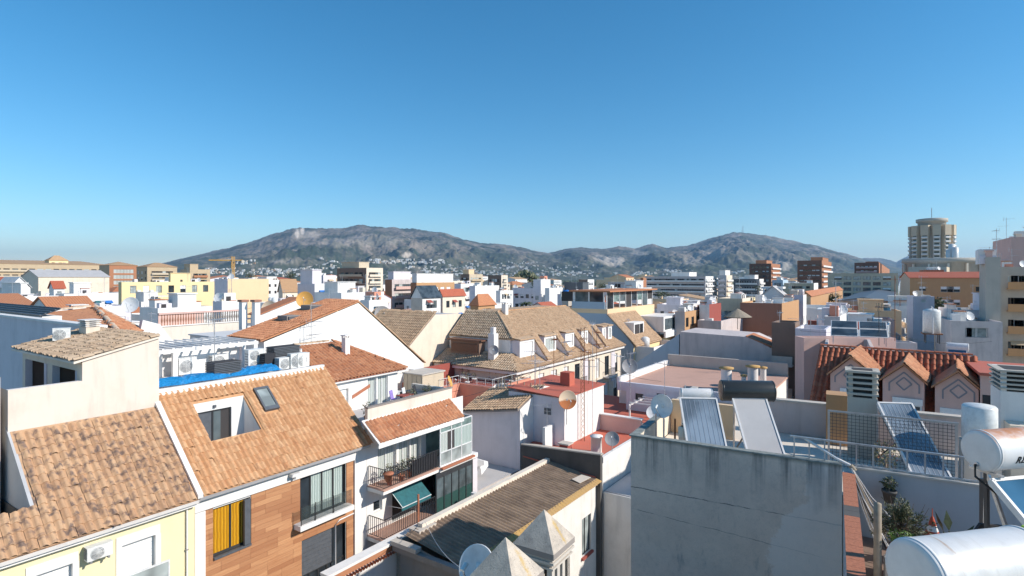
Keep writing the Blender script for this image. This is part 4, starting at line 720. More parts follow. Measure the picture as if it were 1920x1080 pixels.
# ============================================================ generic town building
RECTS = []; FOOT = []                                    # footprints already taken: (x, y, radius)
def B(label, c, d, L, R, top, wall, name='building', cat='building', roof='flat', yaw=55.6, wx=(), wy=(), roofmat='flatwhite', rise=2.2, par=.9, z0=0, depth=None, width=None, wallx=None, side=None, over=.25, pent=None, capm=None, chim=(), z1=None, tiles=False):
    """box with its near corner on photo column c at distance d; the long sunny side (local y = 0) reaches column R, the shaded side (x = 0) column L.
    wx, wy: rows of windows on those sides: (n, w, h, kind, first drop, pitch, rows, margin, balcony)"""
    fr = Fr(c, d, yaw); W = fr.hit(R, top, 'y', 0).x if width is None else width; D = fr.hit(L, top, 'x', 0).y if depth is None else depth
    zt = z1 if z1 is not None else H + (HY - top) / F * d; W, D = max(W, 1.5), max(D, 1.5); t = thing(name, label, cat, fr); RECTS.append((fr, W, D))
    mb = MB(); wins = []; fx = wallx or wall; ztop = zt if roof != 'flat' or par <= 0 else zt
    for rows, L_, sd in ((wx, W, 0), (wy, D, 1)):
        hol = []
        for n, w_, h_, kind, drop, pitch, nr, mg, balc in rows:
            for r in range(nr):
                z = zt - drop - h_ - r * pitch
                if z < z0 + .3: continue
                for i in range(n):
                    a = mg + (L_ - 2 * mg - w_) * (i / (n - 1) if n > 1 else .5)
                    if sd: a = L_ - a - w_
                    if a > .05 and a + w_ < L_ - .05: hol.append((a, a + w_, z, z + h_, kind))
                if balc: wins.append((sd, mg - .15, L_ - mg + .15, z, balc))
        o, u = ((0, 0), (1, 0)) if not sd else ((0, D), (0, -1))
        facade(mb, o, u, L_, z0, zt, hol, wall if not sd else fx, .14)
        for h in hol: wins.append((o, u, *h))
    mixk = {'dark': ['dark', 'dark', 'dark_half', 'dark_half', 'white_curt', 'dark_mid', 'white_shut', 'dark_pale'], 'white_shut': ['white_shut', 'white_shut', 'white_half', 'dark'], 'dark_half': ['dark_half', 'dark', 'white_curt', 'white_shut'], 'dark_mid': ['dark_mid', 'dark', 'dark_half', 'dark_pale'], 'dark_open': ['dark_open', 'dark_open', 'dark_open', 'dark_mid', 'white_curt']}
    wins = [w_ if len(w_) == 5 else (*w_[:6], rnd.choice(mixk.get(w_[6], [w_[6]]))) for w_ in wins]
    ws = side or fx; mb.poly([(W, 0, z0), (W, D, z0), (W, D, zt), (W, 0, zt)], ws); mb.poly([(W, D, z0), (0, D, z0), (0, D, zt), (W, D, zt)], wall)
    k = .2
    if roof == 'flat':
        zi = zt - par; I = [(k, k), (W - k, k), (W - k, D - k), (k, D - k)]; O = [(0, 0), (W, 0), (W, D), (0, D)]
        for a in range(4):
            b = (a + 1) % 4; mb.poly([(*O[a], zt), (*O[b], zt), (*I[b], zt), (*I[a], zt)], capm or wall); mb.poly([(*I[a], zi), (*I[a], zt), (*I[b], zt), (*I[b], zi)], wall)
    mb.build('wall', t)
    if roof == 'flat': s = MB(); s.poly([(k, k, zi), (W - k, k, zi), (W - k, D - k, zi), (k, D - k, zi)], roofmat); rf = s.build('roof', t)
    else:
        e = over; x0, x1, y0, y1 = -e, W + e, -e, D + e; zr = zt + rise; s = MB(); th = Vector((0, 0, -.12)); z_ = zt + .05
        if roof == 'gx': P = [[(x0, y0, z_), (x1, y0, z_), (x1, D / 2, zr), (x0, D / 2, zr)], [(x1, y1, z_), (x0, y1, z_), (x0, D / 2, zr), (x1, D / 2, zr)]]; G = [[(0, 0, zt), (0, D / 2, zr - .12), (0, D, zt)], [(W, 0, zt), (W, D, zt), (W, D / 2, zr - .12)]]
        elif roof == 'gy': P = [[(x0, y1, z_), (x0, y0, z_), (W / 2, y0, zr), (W / 2, y1, zr)], [(x1, y0, z_), (x1, y1, z_), (W / 2, y1, zr), (W / 2, y0, zr)]]; G = [[(0, 0, zt), (W, 0, zt), (W / 2, 0, zr - .12)], [(0, D, zt), (W / 2, D, zr - .12), (W, D, zt)]]
        elif roof == 'shed': P = [[(x0, y0, z_), (x1, y0, z_), (x1, y1, zr), (x0, y1, zr)]]; G = [[(0, 0, zt), (0, D, zr - .1), (0, D, zt)], [(W, 0, zt), (W, D, zt), (W, D, zr - .1)], [(0, D, zt), (W, D, zt), (W, D, zr - .1), (0, D, zr - .1)]]
        elif roof == 'shedx': P = [[(x0, y1, z_), (x0, y0, z_), (x1, y0, zr), (x1, y1, zr)]]; G = [[(0, 0, zt), (W, 0, zt), (W, 0, zr - .1)], [(0, D, zt), (W, D, zr - .1), (W, D, zt)], [(W, 0, zt), (W, D, zt), (W, D, zr - .1), (W, 0, zr - .1)]]
        else:
            m_ = min(W, D) / 2 + e; cx0, cx1, cy0, cy1 = x0 + m_, x1 - m_, y0 + m_, y1 - m_
            if W >= D: A, Bq = (cx0, D / 2, zr), (cx1, D / 2, zr)
            else: A, Bq = (W / 2, cy0, zr), (W / 2, cy1, zr)
            c_ = [(x0, y0, z_), (x1, y0, z_), (x1, y1, z_), (x0, y1, z_)]; G = []
            P = [[c_[0], c_[1], Bq, A], [c_[1], c_[2], Bq], [c_[2], c_[3], A, Bq], [c_[3], c_[0], A]] if W >= D else [[c_[0], c_[1], A], [c_[1], c_[2], Bq, A], [c_[2], c_[3], Bq], [c_[3], c_[0], A, Bq]]
        for p in P: s.ext(p, th, roofmat)
        for g in G: s.poly(g, wall)
        rf = s.build('roof', t)
        if tiles:
            for p in P[:2] if roof != 'hip' else P:
                p = [Vector(v) for v in p]; E_ = (p[1] - p[0]).normalized(); N = (p[1] - p[0]).cross(p[2] - p[0]).normalized(); U_ = N.cross(E_); tile_roof(rf, fr, p[0] + N * .02, E_, U_, [((v - p[0]).dot(E_), (v - p[0]).dot(U_)) for v in p], roofmat, .24, .37, most=tiles if isinstance(tiles, int) and tiles > 1 else 0)
    for w_ in wins:
        if len(w_) == 5:
            sd, a0, a1, z, bm = w_; s = MB()
            if sd == 0: s.box(a0, a1, -.9, -.002, z - .16, z - .02, bm); s.box(a0, a1, -.9, -.82, z - .02, z + .85, bm)
            else: s.box(-.9, -.002, a0, a1, z - .16, z - .02, bm); s.box(-.9, -.82, a0, a1, z - .02, z + .85, bm)
            s.build('balcony', t)
        else:
            o, u, a0, a1, b0, b1, kind = w_; window(t, o, u, a0, b0, a1 - a0, b1 - b0, kind, .14)
            if d < 190 and 'open' not in kind and rnd.random() < .3:
                n_ = (u[1], -u[0]); Q = lambda a, z, k_: (o[0] + u[0] * a + n_[0] * k_, o[1] + u[1] * a + n_[1] * k_, z); s = MB()
                if rnd.random() < .55: s.ext([Q(a0 - .1, b1 + .15, .02), Q(a1 + .1, b1 + .15, .02), Q(a1 + .1, b1 - .35, .75), Q(a0 - .1, b1 - .35, .75)], (0, 0, -.04), rnd.choice(['awning_teal', 'cream', 'greenpaint', 'maroon', 'cornice', 'bluepaint', 'tan'])); s.build('awning', t)
                else: s.ext([Q(a1 + .15, b0 + .2, .003), Q(a1 + .95, b0 + .2, .003), Q(a1 + .95, b0 + .2, .32), Q(a1 + .15, b0 + .2, .32)], (0, 0, .6), 'plastic_white') if a1 + 1 < (W if o == (0, 0) else D) else s.ext([Q(a0 - .05, b0 - .08, .002), Q(a1 + .05, b0 - .08, .002), Q(a1 + .05, b0 - .08, .2), Q(a0 - .05, b0 - .08, .2)], (0, 0, .07), 'cornice'); s.build('wall_unit' if a1 + 1 < (W if o == (0, 0) else D) else 'sill', t)
    if pent: px0, px1, py0, py1, ph, pm = pent; s = MB(); s.box(W * px0, W * px1, D * py0, D * py1, zt - par + .01, zt + ph, pm); s.box(W * px0 - .15, W * px1 + .15, D * py0 - .15, D * py1 + .15, zt + ph, zt + ph + .15, pm); s.build('penthouse', t)
    for fx_, fy_ in chim: chimney(t, W * fx_, D * fy_, zt - (par if roof == 'flat' else 0) , .5, 1.5 if roof == 'flat' else rise + .6, wall if wall != 'brick' else 'cornice')
    return t, fr, W, D, zt
def PB(label, fr, ax, val, px, thick, m, name='wall', cat='wall', z0=0, top=None, parts=None):
    """a wall whose outline is given by photo points on the plane ax = val of a frame, dropped to z0 and pushed back by thick"""
    p = [fr.hit(*q, ax, val) for q in px]; a, b = p[0].copy(), p[-1].copy(); a.z = b.z = z0; v = Vector((thick, 0, 0)) if ax == 'x' else Vector((0, thick, 0)); s = MB(); s.ext([a] + p + [b], v, m); t = thing(name, label, cat, fr); s.build('wall', t); return t, p

# ============================================================ MIDDLE: workshop with corrugated roof, lavender tower, red terraces
ws = thing('workshop', 'low workshop with lichened corrugated roof in the centre foreground', 'building', S); mb = MB()
facade(mb, (3.3, -6.6), U, 13.2, 0, 7.3, [(9.6 - .2 + 1.9, 10.6 + 1.9, 3.3, 5.55), (5.9, 6.9, 3.3, 5.3)], 'white_old', .16); mb.poly([(3.3, -2.7, 0), (3.3, -6.6, 0), (3.3, -6.6, 7.3), (3.3, -2.7, 7.8)], 'stonedark'); mb.box(3.3, 16.5, -2.9, -2.7, 0, 7.7, 'cream_old'); mb.build('wall', ws)
window(ws, (3.3, -6.6), U, 11.3, 3.3, 1.2, 2.25, 'dark_pale', .16); window(ws, (3.3, -6.6), U, 5.9, 3.3, 1.0, 2.0, 'dark_pale', .16)
s = MB(); s.box(14.5, 15.9, -6.75, -6.601, 3.15, 3.29, 'maroon'); s.build('sill', ws)
cr0, ce = Vector((0, -3.1, 7.92)), Vector((0, -6.75, 7.42)); n_ = 12
for i in range(n_):
    xa_, xb_ = 3.35 + 13.1 * i / n_, 3.35 + 13.1 * (i + 1) / n_ + .06; s = MB(); vs = []; k = 42; dz = rnd.uniform(0, .02)
    for j in range(k + 1): x = xa_ + (xb_ - xa_) * j / k; h = .05 * math.sin(2 * math.pi * x / .273); vs += [(x, ce.y, ce.z + h + dz), (x, cr0.y, cr0.z + h + dz)]
    s.idx(vs, [(2 * j, 2 * j + 2, 2 * j + 3, 2 * j + 1) for j in range(k)], 'metal' if i == n_ - 1 and False else 'fibrecement', True); s.build('roof_sheet', ws)
s = MB(); s.ext([(14.9, -6.3, 7.56), (16.2, -6.4, 7.55), (16.1, -5.8, 7.63), (15.0, -5.7, 7.65)], (0, 0, .03), 'stone'); s.build('patch_sheet', ws)
s = MB(); s.box(4.4, 16.45, -3.3, -3.0, 7.85, 8.12, 'cream_old'); s.build('ridge_beam', ws)
for i in range(44):
    s = MB(); q = 3.5 + i * .296; s.ext([(q, -6.98, 7.32), (q + .285, -6.98, 7.32), (q + .285, -6.66, 7.44), (q, -6.66, 7.44)], (0, 0, .05), 'ochre_edge'); s.build('edge_tile', ws)
for i in range(62): s = MB(); q = 3.5 + i * .21; s.box(q, q + .1, -6.74, -6.605, 7.08, 7.27, 'stone'); s.build('dentil', ws)
s = MB(); s.box(4.0, 5.2, -3.5, -2.8, 7.6, 7.95, 'stone'); s.build('gutter_block', ws); s = MB(); s.box(2.9, 3.28, -4.3, -2.7, 7.55, 7.75, 'stone'); s.build('gutter_block', ws)
s = MB(); s.box(3.0, 3.3, -6.9, -2.7, 7.25, 7.5, 'stonedark'); s.build('front_beam', ws)
t = thing('party_wall', 'dark grimy parapet wall at the head of the corrugated roof', 'wall', S); s = MB(); s.ext([(16.5, -1.0, 0), (16.5, -6.9, 0), (16.5, -6.9, 8.95), (16.5, -1.0, 8.62)], (.28, 0, 0), 'blackwall'); s.build('wall', t); s = MB(); s.ext([(16.46, -1.0, 8.62), (16.46, -6.95, 8.95), (16.46, -6.95, 9.03), (16.46, -1.0, 8.70)], (.36, 0, 0), 'stone'); s.build('coping', t); s = MB(); s.tube([(16.44, -1.2, 7.9), (16.44, -6.6, 7.55)], .04, 'redfloor', 6); s.build('flashing', t)
tw = thing('tower_house', 'tall lavender shaded house wall with small weathered tile roof behind the corrugated roof', 'house', S); mb = MB()
mb.poly([(16.52, 4.0, 0), (16.52, -.9, 0), (16.52, -.9, 11.0), (16.52, 4.0, 10.25)], 'lavender'); mb.poly([(16.52, -.9, 0), (20.5, -.9, 0), (20.5, -.9, 11.95), (19.6, -.9, 12.15), (16.52, -.9, 11.0)], 'white'); mb.poly([(20.5, -.9, 0), (20.5, 4, 0), (20.5, 4, 11.6), (20.5, -.9, 11.95)], 'white'); mb.poly([(20.5, 4, 0), (16.52, 4, 0), (16.52, 4, 10.25), (20.5, 4, 11.6)], 'white'); mb.build('wall', tw)  # front face tinted lavender: the shade of a white wall in its colour
Ot, Et = Vector((16.25, 4.05, 10.28)), Vector((0, -4.95, .76)); Ut = Vector((3.35, 0, 1.05)); Nt = Et.cross(Ut).normalized(); Ut2 = Nt.cross(Et.normalized())
s = MB(); s.ext([Ot, Ot + Et, Ot + Et + Ut, Ot + Ut], (0, 0, -.1), 'stonedark'); rf = s.build('roof', tw); tile_roof(rf, S, Ot + Nt * .02, Et, Ut2, [(0, 0), (5.0, 0), (5.2, 3.5), (.2, 3.5)], 'tile_brown', .23, .36)
s = MB(); [s.box(19.5, 19.56, q, q + .06, 11.5, 12.0 + .25 * (i % 2), 'twig') for i, q in enumerate([x * .3 - .8 for x in range(14)])]; s.build('reinforcing_bar', tw)
wb = thing('white_block', 'white roof block with red painted top and shaded patio face near the lattice mast', 'house', S); mb = MB(); mb.box(18.2, 24.4, -3.4, 1.2, 0, 11.75, 'white'); facade(mb, (18.19, 1.2), (0, -1), 4.6, 8.5, 11.7, [(3.0, 3.6, 10.5, 10.95)], 'lavender', .005); mb.build('wall', wb)  # lavender sheet over the white patio face paints its shade
s = MB(); s.ext([(18.1, -3.5, 11.76), (24.5, -3.5, 11.76), (24.5, 1.3, 12.0), (18.1, 1.3, 12.0)], (0, 0, .06), 'redfloor'); s.build('roof', wb); s = MB(); s.box(21.5, 22.3, -2.0, -1.2, 11.9, 12.9, 'redfloor'); s.build('chimney', wb)
for i in range(4): s = MB(); s.box(18.15, 18.189, -2.35 + (i % 2) * .28, -2.11 + (i % 2) * .28, 10.5 + (i // 2) * .24, 10.7 + (i // 2) * .24, 'shutter_grey'); s.build('vent_brick', wb)
rt = thing('red_terrace_house', 'white house with red painted roof terrace behind the dark parapet', 'house', S); mb = MB(); mb.box(16.8, 25.0, -6.9, -3.45, 0, 8.4, 'white_old'); mb.box(16.8, 25.0, -3.42, 1, 0, 8.4, 'white_old'); mb.build('wall', rt)
s = MB(); s.box(16.8, 24.9, -6.7, -.95, 8.4, 8.46, 'redfloor'); s.build('terrace_floor', rt)
s = MB(); s.box(16.8, 25, -6.95, -6.72, 8.4, 8.75, 'white'); s.build('parapet', rt); s = MB(); s.box(23.7, 23.95, -6.7, -3.5, 8.46, 9.6, 'pinkwall'); s.box(23.6, 24.05, -6.75, -3.45, 9.6, 9.68, 'white'); s.build('parapet', rt); s = MB(); s.box(17.0, 18.1, -2.6, -2.4, 8.46, 9.9, 'white'); s.build('parapet', rt)
s = MB(); s.lathe([(.36, 8.46), (.36, 9.5), (.42, 9.5), (.42, 9.58), (.001, 9.58)], 'white', (18.3, -5.75, 0), 18); s.build('chimney', rt); s = MB(); s.box(17.0, 17.6, -4.3, -3.7, 8.46, 9.0, 'maroon'); s.box(16.95, 17.65, -4.4, -3.6, 9.0, 9.08, 'stone'); s.build('chimney', rt)
dish('large grey satellite dish on the corner of the red roof terrace', X_(S, 18.4, -6.83, 8.74), .92, 200, 28, 'dish_grey', .75)
dish('big rust eaten satellite dish beside the lattice mast', X_(S, 18.25, -3.55, 10.0), 1.25, 228, 5, 'dish_rust', 1.7)
dish('grey mesh dish behind the lattice mast', X_(S, 27.5, -4.2, 11.2), 1.2, 210, 20, 'dish_grey', 1.6)
t = thing('lattice_mast', 'tall thin lattice antenna mast rising from the red roof terrace', 'mast', X_(S, 20.3, -3.75, 8.46)); s = MB(); a_ = [(.16 * math.cos(q), .16 * math.sin(q)) for q in (0, 2.09, 4.19)]; hh = 8.0
for x, y in a_: s.tube([(x, y, 0), (x, y, hh)], .02, 'rustmetal', 5)
for i in range(20):
    for q in range(3): x, y = a_[q]; x2, y2 = a_[(q + 1) % 3]; s.tube([(x, y, hh * i / 20), (x2, y2, hh * (i + 1) / 20)], .010, 'rustmetal', 4, False)
s.build('lattice', t)
for z, a in ((hh - .8, .4), (hh - 2.3, 2.0)): s = MB(); c_, d_ = math.cos(a), math.sin(a); s.tube([(-.8 * c_, -.8 * d_, z), (.8 * c_, .8 * d_, z)], .02, 'rustmetal', 5); [s.tube([(q * c_ - .3 * d_, q * d_ + .3 * c_, z), (q * c_ + .3 * d_, q * d_ - .3 * c_, z)], .01, 'rustmetal', 4) for q in (-.7, -.3, .1, .5)]; s.build('antenna_boom', t)
antenna('slim antenna mast next to the lattice mast', X_(S, 21.8, -3.75, 8.46), 8.4, ((.97, .5, 'yagi'), (.6, 2, 'yagi')))
antenna('bent rooftop antenna on the red block edge', X_(S, 25.5, -4.3, 11.0), 3.0, ((.95, 1, 'yagi'),))
antenna('low antenna on the white wall below the rusty dish', X_(S, 17.4, -2.5, 9.9), 1.6, ((.9, 2.2, 'yagi'),)); antenna('leaning antenna on the white tower house wall', X_(S, 19.0, -.95, 8.5), 5.2, ((.97, -.6, 'yagi'),)); antenna('antenna with orange box in front of the cream mansion', X_(S, 24.0, .8, 11.9), 3.4, ((.9, .3, 'yagi'),), 'rustmetal')
for i, (x, y, h_) in enumerate(((22.6, -1.0, 3.4), (23.4, -2.6, 2.6), (19.2, -.4, 3.0), (24.0, -3.0, 4.2), (20.6, .4, 2.4))): antenna(['crooked', 'short', 'slim', 'tall', 'stubby'][i] + ' TV antenna on the red topped white roof block', X_(S, x, y, 11.8), h_, ((.95, i * 1.3, 'yagi'), (.72, i * 2.1, 'x')), ['galv', 'rustmetal'][i % 2])
# white terrace wall running to the right, lower courtyards
cy = thing('courtyard_house', 'white courtyard house between the corrugated roof and the big grey wall', 'house', S); mb = MB(); mb.box(16.8, 27, -9.2, -6.97, 0, 6.6, 'white_old'); mb.box(25.1, 33, -6.9, 2, 0, 9.0, 'white_old'); mb.box(16.9, 17.3, -9.3, -9.22, 3, 6.4, 'cloth_blue'); mb.build('wall', cy); s = MB(); s.box(25.2, 32.9, -6.8, 1.9, 9.0, 9.06, 'redfloor'); s.build('terrace_floor', cy); s = MB(); s.box(16.9, 26.9, -9.1, -7.0, 6.6, 6.66, 'flatgrey'); s.build('roof', cy)
air_con('white air conditioner on the red ledge between the white wall and the big grey wall', X_(S, 17.2, -8.6, 4.2).sub(0, 0, 0, -90), .85, .6, .35)
# pink flat roof with white pergola bars
pk = thing('pink_roof_house', 'house with broad pinkish flat roof and round vents behind the solar heaters', 'house', S); a = S.hit(1150, 700, 'z', 10.9); mb = MB(); mb.box(30.5, 43, -13.5, -2.0, 0, 10.6, 'white_old'); mb.box(43, 43.3, -13.5, -2, 0, 11.9, 'stone'); mb.build('wall', pk); s = MB(); s.box(30.4, 42.98, -13.6, -1.9, 10.6, 10.75, 'pinkfloor'); s.build('roof', pk); s = MB(); s.box(30.3, 30.6, -13.6, -1.9, 10.2, 10.95, 'lavender'); s.box(30.4, 43, -2.1, -1.8, 10.75, 11.3, 'white'); s.build('parapet', pk)
for x, y, h, r in ((33.0, -10.4, 1.7, .42), (35.2, -12.0, 1.7, .42), (34.2, -11.5, 1.0, .2), (36.3, -12.6, 1.5, .25)):
    s = MB(); s.lathe([(r, 10.75), (r, 10.75 + h)], 'cornice', (x, y, 0), 16); o = s.build('chimney', pk); s = MB(); s.lathe([(r * 1.4, 10.75 + h + .02), (r * 1.4, 10.75 + h + .12), (.001, 10.75 + h + .2)], 'ochre_edge', (x, y, 0), 16); s.build('cap', o)
pg = thing('pergola', 'white bar pergola over the red courtyard below the pink roof', 'pergola', S); 
for i in range(6): s = MB(); x = 25.6 + i * .9; s.bar((x, -9.6, 10.35), (x, -5.0, 10.35), .07, .09, 'white'); s.build('bar', pg)
s = MB(); s.bar((25.3, -9.5, 10.2), (30.3, -9.5, 10.2), .08, .1, 'white'); s.bar((25.3, -5.1, 10.2), (30.3, -5.1, 10.2), .08, .1, 'white'); s.build('beam', pg)
for x, y in ((25.4, -9.5), (25.4, -5.1)): s = MB(); s.box(x - .05, x + .05, y - .05, y + .05, 9.06, 10.2, 'white'); s.build('post', pg)
t = thing('courtyard_room', 'lavender shaded room with dark door under the white bar pergola', 'building', S); mb = MB(); facade(mb, (28.5, -3.5), (0, -1), 5.2, 9.06, 11.0, [(.8, 1.5, 9.9, 10.5), (2.6, 3.4, 9.07, 10.7)], 'lavender', .1); mb.box(28.62, 30.2, -8.6, -3.6, 9.07, 10.1, 'lavender'); mb.build('wall', t); window(t, (28.5, -3.5), (0, -1), .8, 9.9, .7, .6, 'dark', .1); window(t, (28.5, -3.5), (0, -1), 2.6, 9.07, .8, 1.63, 'dark_open', .1, name='door')
dish('white dish on the wall beside the red courtyard', X_(S, 24.3, -7.4, 9.2), 1.0, 200, 25, 'dish_white', .9)
t = thing('statue_post', 'rust brown carved post standing in the red courtyard', 'post', X_(S, 26.8, -9.3, 9.06)); s = MB(); s.lathe([(.14, 0), (.10, .3), (.16, .6), (.09, 1.0), (.13, 1.3), (.10, 1.6), (.001, 1.7)], 'rust', n=10); s.build('shaft', t)
antenna('antenna pole with bundled head in front of the pink roof', X_(S, 26.4, -7.5, 9.0), 4.6, ((.96, 1.2, 'yagi'),)); antenna('thin antenna pole left of the pink roof', X_(S, 27.5, -4.3, 9.0), 5.0, ((.97, 0, 'yagi'),))

# ============================================================ cream mansion with mansard roof and dormers
C = Fr(967, 52, 55.6); hm_ = thing('cream_mansion', 'long cream building with tan mansard tile roof, dormers and shuttered windows', 'building', C); FOOT.append((*C.W(12, 5)[:2], 14))
W_, D_, ze = 23.6, 9.6, 11.45; mb = MB(); hol = []
for i in range(9): a = 1.4 + i * 2.5; hol.append((a, a + 1.15, 8.3, 10.6, ['dark_half', 'white_shut', 'dark_half', 'white_shut', 'dark_glass', 'white_curt', 'white_shut', 'dark_glass', 'dark_half'][i]))
for i in range(9): a = 1.4 + i * 2.5; hol.append((a, a + 1.15, 5.2, 7.5, 'white_shut' if i % 2 else 'dark_half'))
facade(mb, (0, 0), U, W_, 0, ze, hol, 'cream', .16); hy = [(6.6, 7.5, 8.3, 10.3, 'dark'), (3.4, 4.6, 8.9, 10.3, 'dark'), (1.0, 1.8, 8.5, 10.2, 'dark_half')]
facade(mb, (0, D_), (0, -1), D_, 0, ze, hy, 'cream', .16); mb.box(.3, W_, .3, D_, 0, ze - .05, 'cream'); mb.build('wall', hm_)
for h in hol: window(hm_, (0, 0), U, h[0], h[2], h[1] - h[0], h[3] - h[2], h[4], .16)
for h in hy: window(hm_, (0, D_), (0, -1), h[0], h[2], h[1] - h[0], h[3] - h[2], h[4], .16)
for a in (1.0, 6.0, 11.0, 18.5): s = MB(); s.box(a, a + 2.0, -.7, -.002, 8.1, 8.25, 'cornice'); railing(s, (a, -.66, 8.25), (a + 2, -.66, 8.25), .95, 'steel_dark'); s.build('balcony', hm_)
for a, m_ in ((13.3, 'bluepaint'), (20.6, 'lavender')): s = MB(); s.box(a, a + 1.1, -.08, -.004, 7.4, 10.9, 'lavender'); s.build('shutter', hm_)
s = MB(); s.box(-.35, W_ + .2, -.4, -.003, ze - .3, ze, 'cornice'); s.box(-.4, -.003, -.38, D_, ze - .3, ze, 'cornice'); s.build('cornice', hm_)
# lower skirt roof, recessed dormer band, upper roof with hip
zs, zb, zt_ = 12.7, 14.0, 16.4; sk = MB(); y1_ = 1.9
sk.poly([(-.55, -.55, ze), (W_ + .3, -.55, ze), (W_ + .3, y1_, zs), (y1_, y1_, zs)], 'tile_brown'); sk.poly([(-.55, D_ + .2, ze), (-.55, -.55, ze), (y1_, y1_, zs), (y1_, D_ + .2, zs)], 'tile_brown'); rf = sk.build('roof', hm_)
tile_roof(rf, C, Vector((0, -.55, ze + .02)), (1, 0, 0), Vector((0, y1_ + .55, zs - ze)), [(-.55, 0), (W_ + .3, 0), (W_ + .3, 2.75), (y1_, 2.75)], 'tile_brown', .24, .37)
tile_roof(rf, C, Vector((-.55, D_ + .2, ze + .02)), (0, -1, 0), Vector((y1_ + .55, 0, zs - ze)), [(0, 0), (D_ + .75, 0), (D_ - y1_ + .2, 2.75), (0, 2.75)], 'tile_old', .24, .37, most=200)
up = MB(); A_, B_, Cc, Dd = Vector((1.9, 1.6, 14.05)), Vector((19.3, 1.6, 14.05)), Vector((19.3, 5.4, zt_)), Vector((4.6, 5.4, zt_)); up.ext([A_, B_, Cc, Dd], (0, 0, -.1), 'tile_brown'); E2 = Vector((1.9, D_, 14.05)); F2 = Vector((4.6, D_, zt_)); up.ext([E2, A_, Dd, F2], (0, 0, -.1), 'tile_old'); up.poly([(19.3, 1.6, 12), (19.3, D_, 12), (19.3, D_, zt_), Cc, B_], 'white'); up.poly([F2, Dd, Cc, (19.3, D_, zt_)], 'tile_brown'); r2 = up.build('roof', hm_)
tile_roof(r2, C, A_ * 1.0 - Vector((1.9, 0, -.02)), (1, 0, 0), Dd - A_ - Vector((2.7, 0, 0)), [(1.9, 0), (19.3, 0), (19.3, 4.45), (4.6, 4.45)], 'tile_brown', .24, .37, most=250)
tile_roof(r2, C, E2 + Vector((0, 0, .02)), (0, -1, 0), Vector((2.7, 0, zt_ - 14.05)), [(0, 0), (D_ - 1.6, 0), (D_ - 5.4, 3.58), (0, 3.58)], 'tile_old', .24, .37, most=120)
ridge_tiles(r2, (A_ + Vector((0, 0, .05)), Dd + Vector((0, 0, .05))), 'tile_brown'); ridge_tiles(r2, (Dd + Vector((0, 0, .05)), Cc + Vector((0, 0, .05))), 'tile_gold')
db = MB(); db.box(1.95, W_ - .3, 1.95, D_, ze, 14.0, 'white'); db.build('dormer_band', hm_)
for i, (a, b, k) in enumerate(((2.1, 4.7, 'shut'), (6.6, 9.0, 'curt'), (11.0, 13.0, 'shut'), (14.6, 16.4, 'shut'), (20.2, 21.3, 'shut'), (21.9, 23.0, 'curt'))):
    s = MB(); y_ = .95; facade(s, (a, y_), U, b - a, 12.2, 13.95, [(.25, b - a - .25, 12.45, 13.7)], 'white', .1); s.poly([(a, 1.95, 12.2), (a, y_, 12.2), (a, y_, 13.95), (a, 1.95, 13.95)], 'lavender'); s.poly([(b, y_, 12.2), (b, 1.95, 12.2), (b, 1.95, 13.95), (b, y_, 13.95)], 'white'); s.ext([(a - .12, y_ - .15, 13.95), (b + .12, y_ - .15, 13.95), (b + .12, 2.0, 14.1), (a - .12, 2.0, 14.1)], (0, 0, .12), 'tile_brown'); o = s.build('dormer', hm_); window(o, (a, y_), U, .25, 12.45, b - a - .5, 1.25, 'white_' + k, .1)  # left cheek lavender, right cheek white: shade put into the colour
for a in (5.2, 9.5, 13.4, 17.0, 18.6):
    s = MB(); s.ext([(a, 1.94, 12.3), (a, -.25, 11.62), (a, -.25, 11.8), (a, 1.62, 14.12), (a, 1.94, 14.12)], (.85, 0, 0), 'lavender'); s.build('roof_fin', hm_)
    s = MB(); s.ext([(a - .06, -.32, 11.82), (a + .91, -.32, 11.82), (a + .91, 1.66, 14.2), (a - .06, 1.66, 14.2)], (0, -.07, .06), 'tile_brown'); o = s.build('roof_strip', hm_); tile_roof(o, C, Vector((a - .06, -.37, 11.9)), (1, 0, 0), Vector((0, 1.98, 2.38)), [(0, 0), (.97, 0), (.97, 3.1), (0, 3.1)], 'tile_brown', .24, .37, most=0)
s = MB(); s.box(1.0, 1.9, 5.0, 8.6, 12.3, 13.7, 'brown'); s.box(.7, 1.9, 4.7, 8.9, 13.7, 13.85, 'wood_brown'); s.box(.9, 1.0, 5.2, 8.4, 12.6, 13.4, 'wood_brown'); s.build('dormer', hm_)
s = MB(); s.box(.6, 1.3, 2.9, 3.6, 11.8, 14.6, 'white'); s.box(.75, 1.15, 3.05, 3.45, 14.6, 15.2, 'cornice'); o = s.build('chimney', hm_); chimney(r2, 5.4, 5.0, 15.6, .5, 1.6, 'cornice')
dish('grey dish on the white chimney of the cream mansion', C.sub(.35, 2.7, 12.6), .9, 205, 15, 'dish_grey', .5)
t = thing('deck_railing', 'white railing with plants below the left eave of the cream mansion', 'railing', C); s = MB(); railing(s, (-1.5, -1.0, 9.4), (-1.5, 4.0, 9.4), 1.0, 'frame_white', 24); railing(s, (-1.5, -1, 9.4), (3, -1, 9.4), 1.0, 'frame_white', 22); s.box(-1.6, 3, -1.05, 4, 9.25, 9.4, 'cornice'); s.build('rail', t)
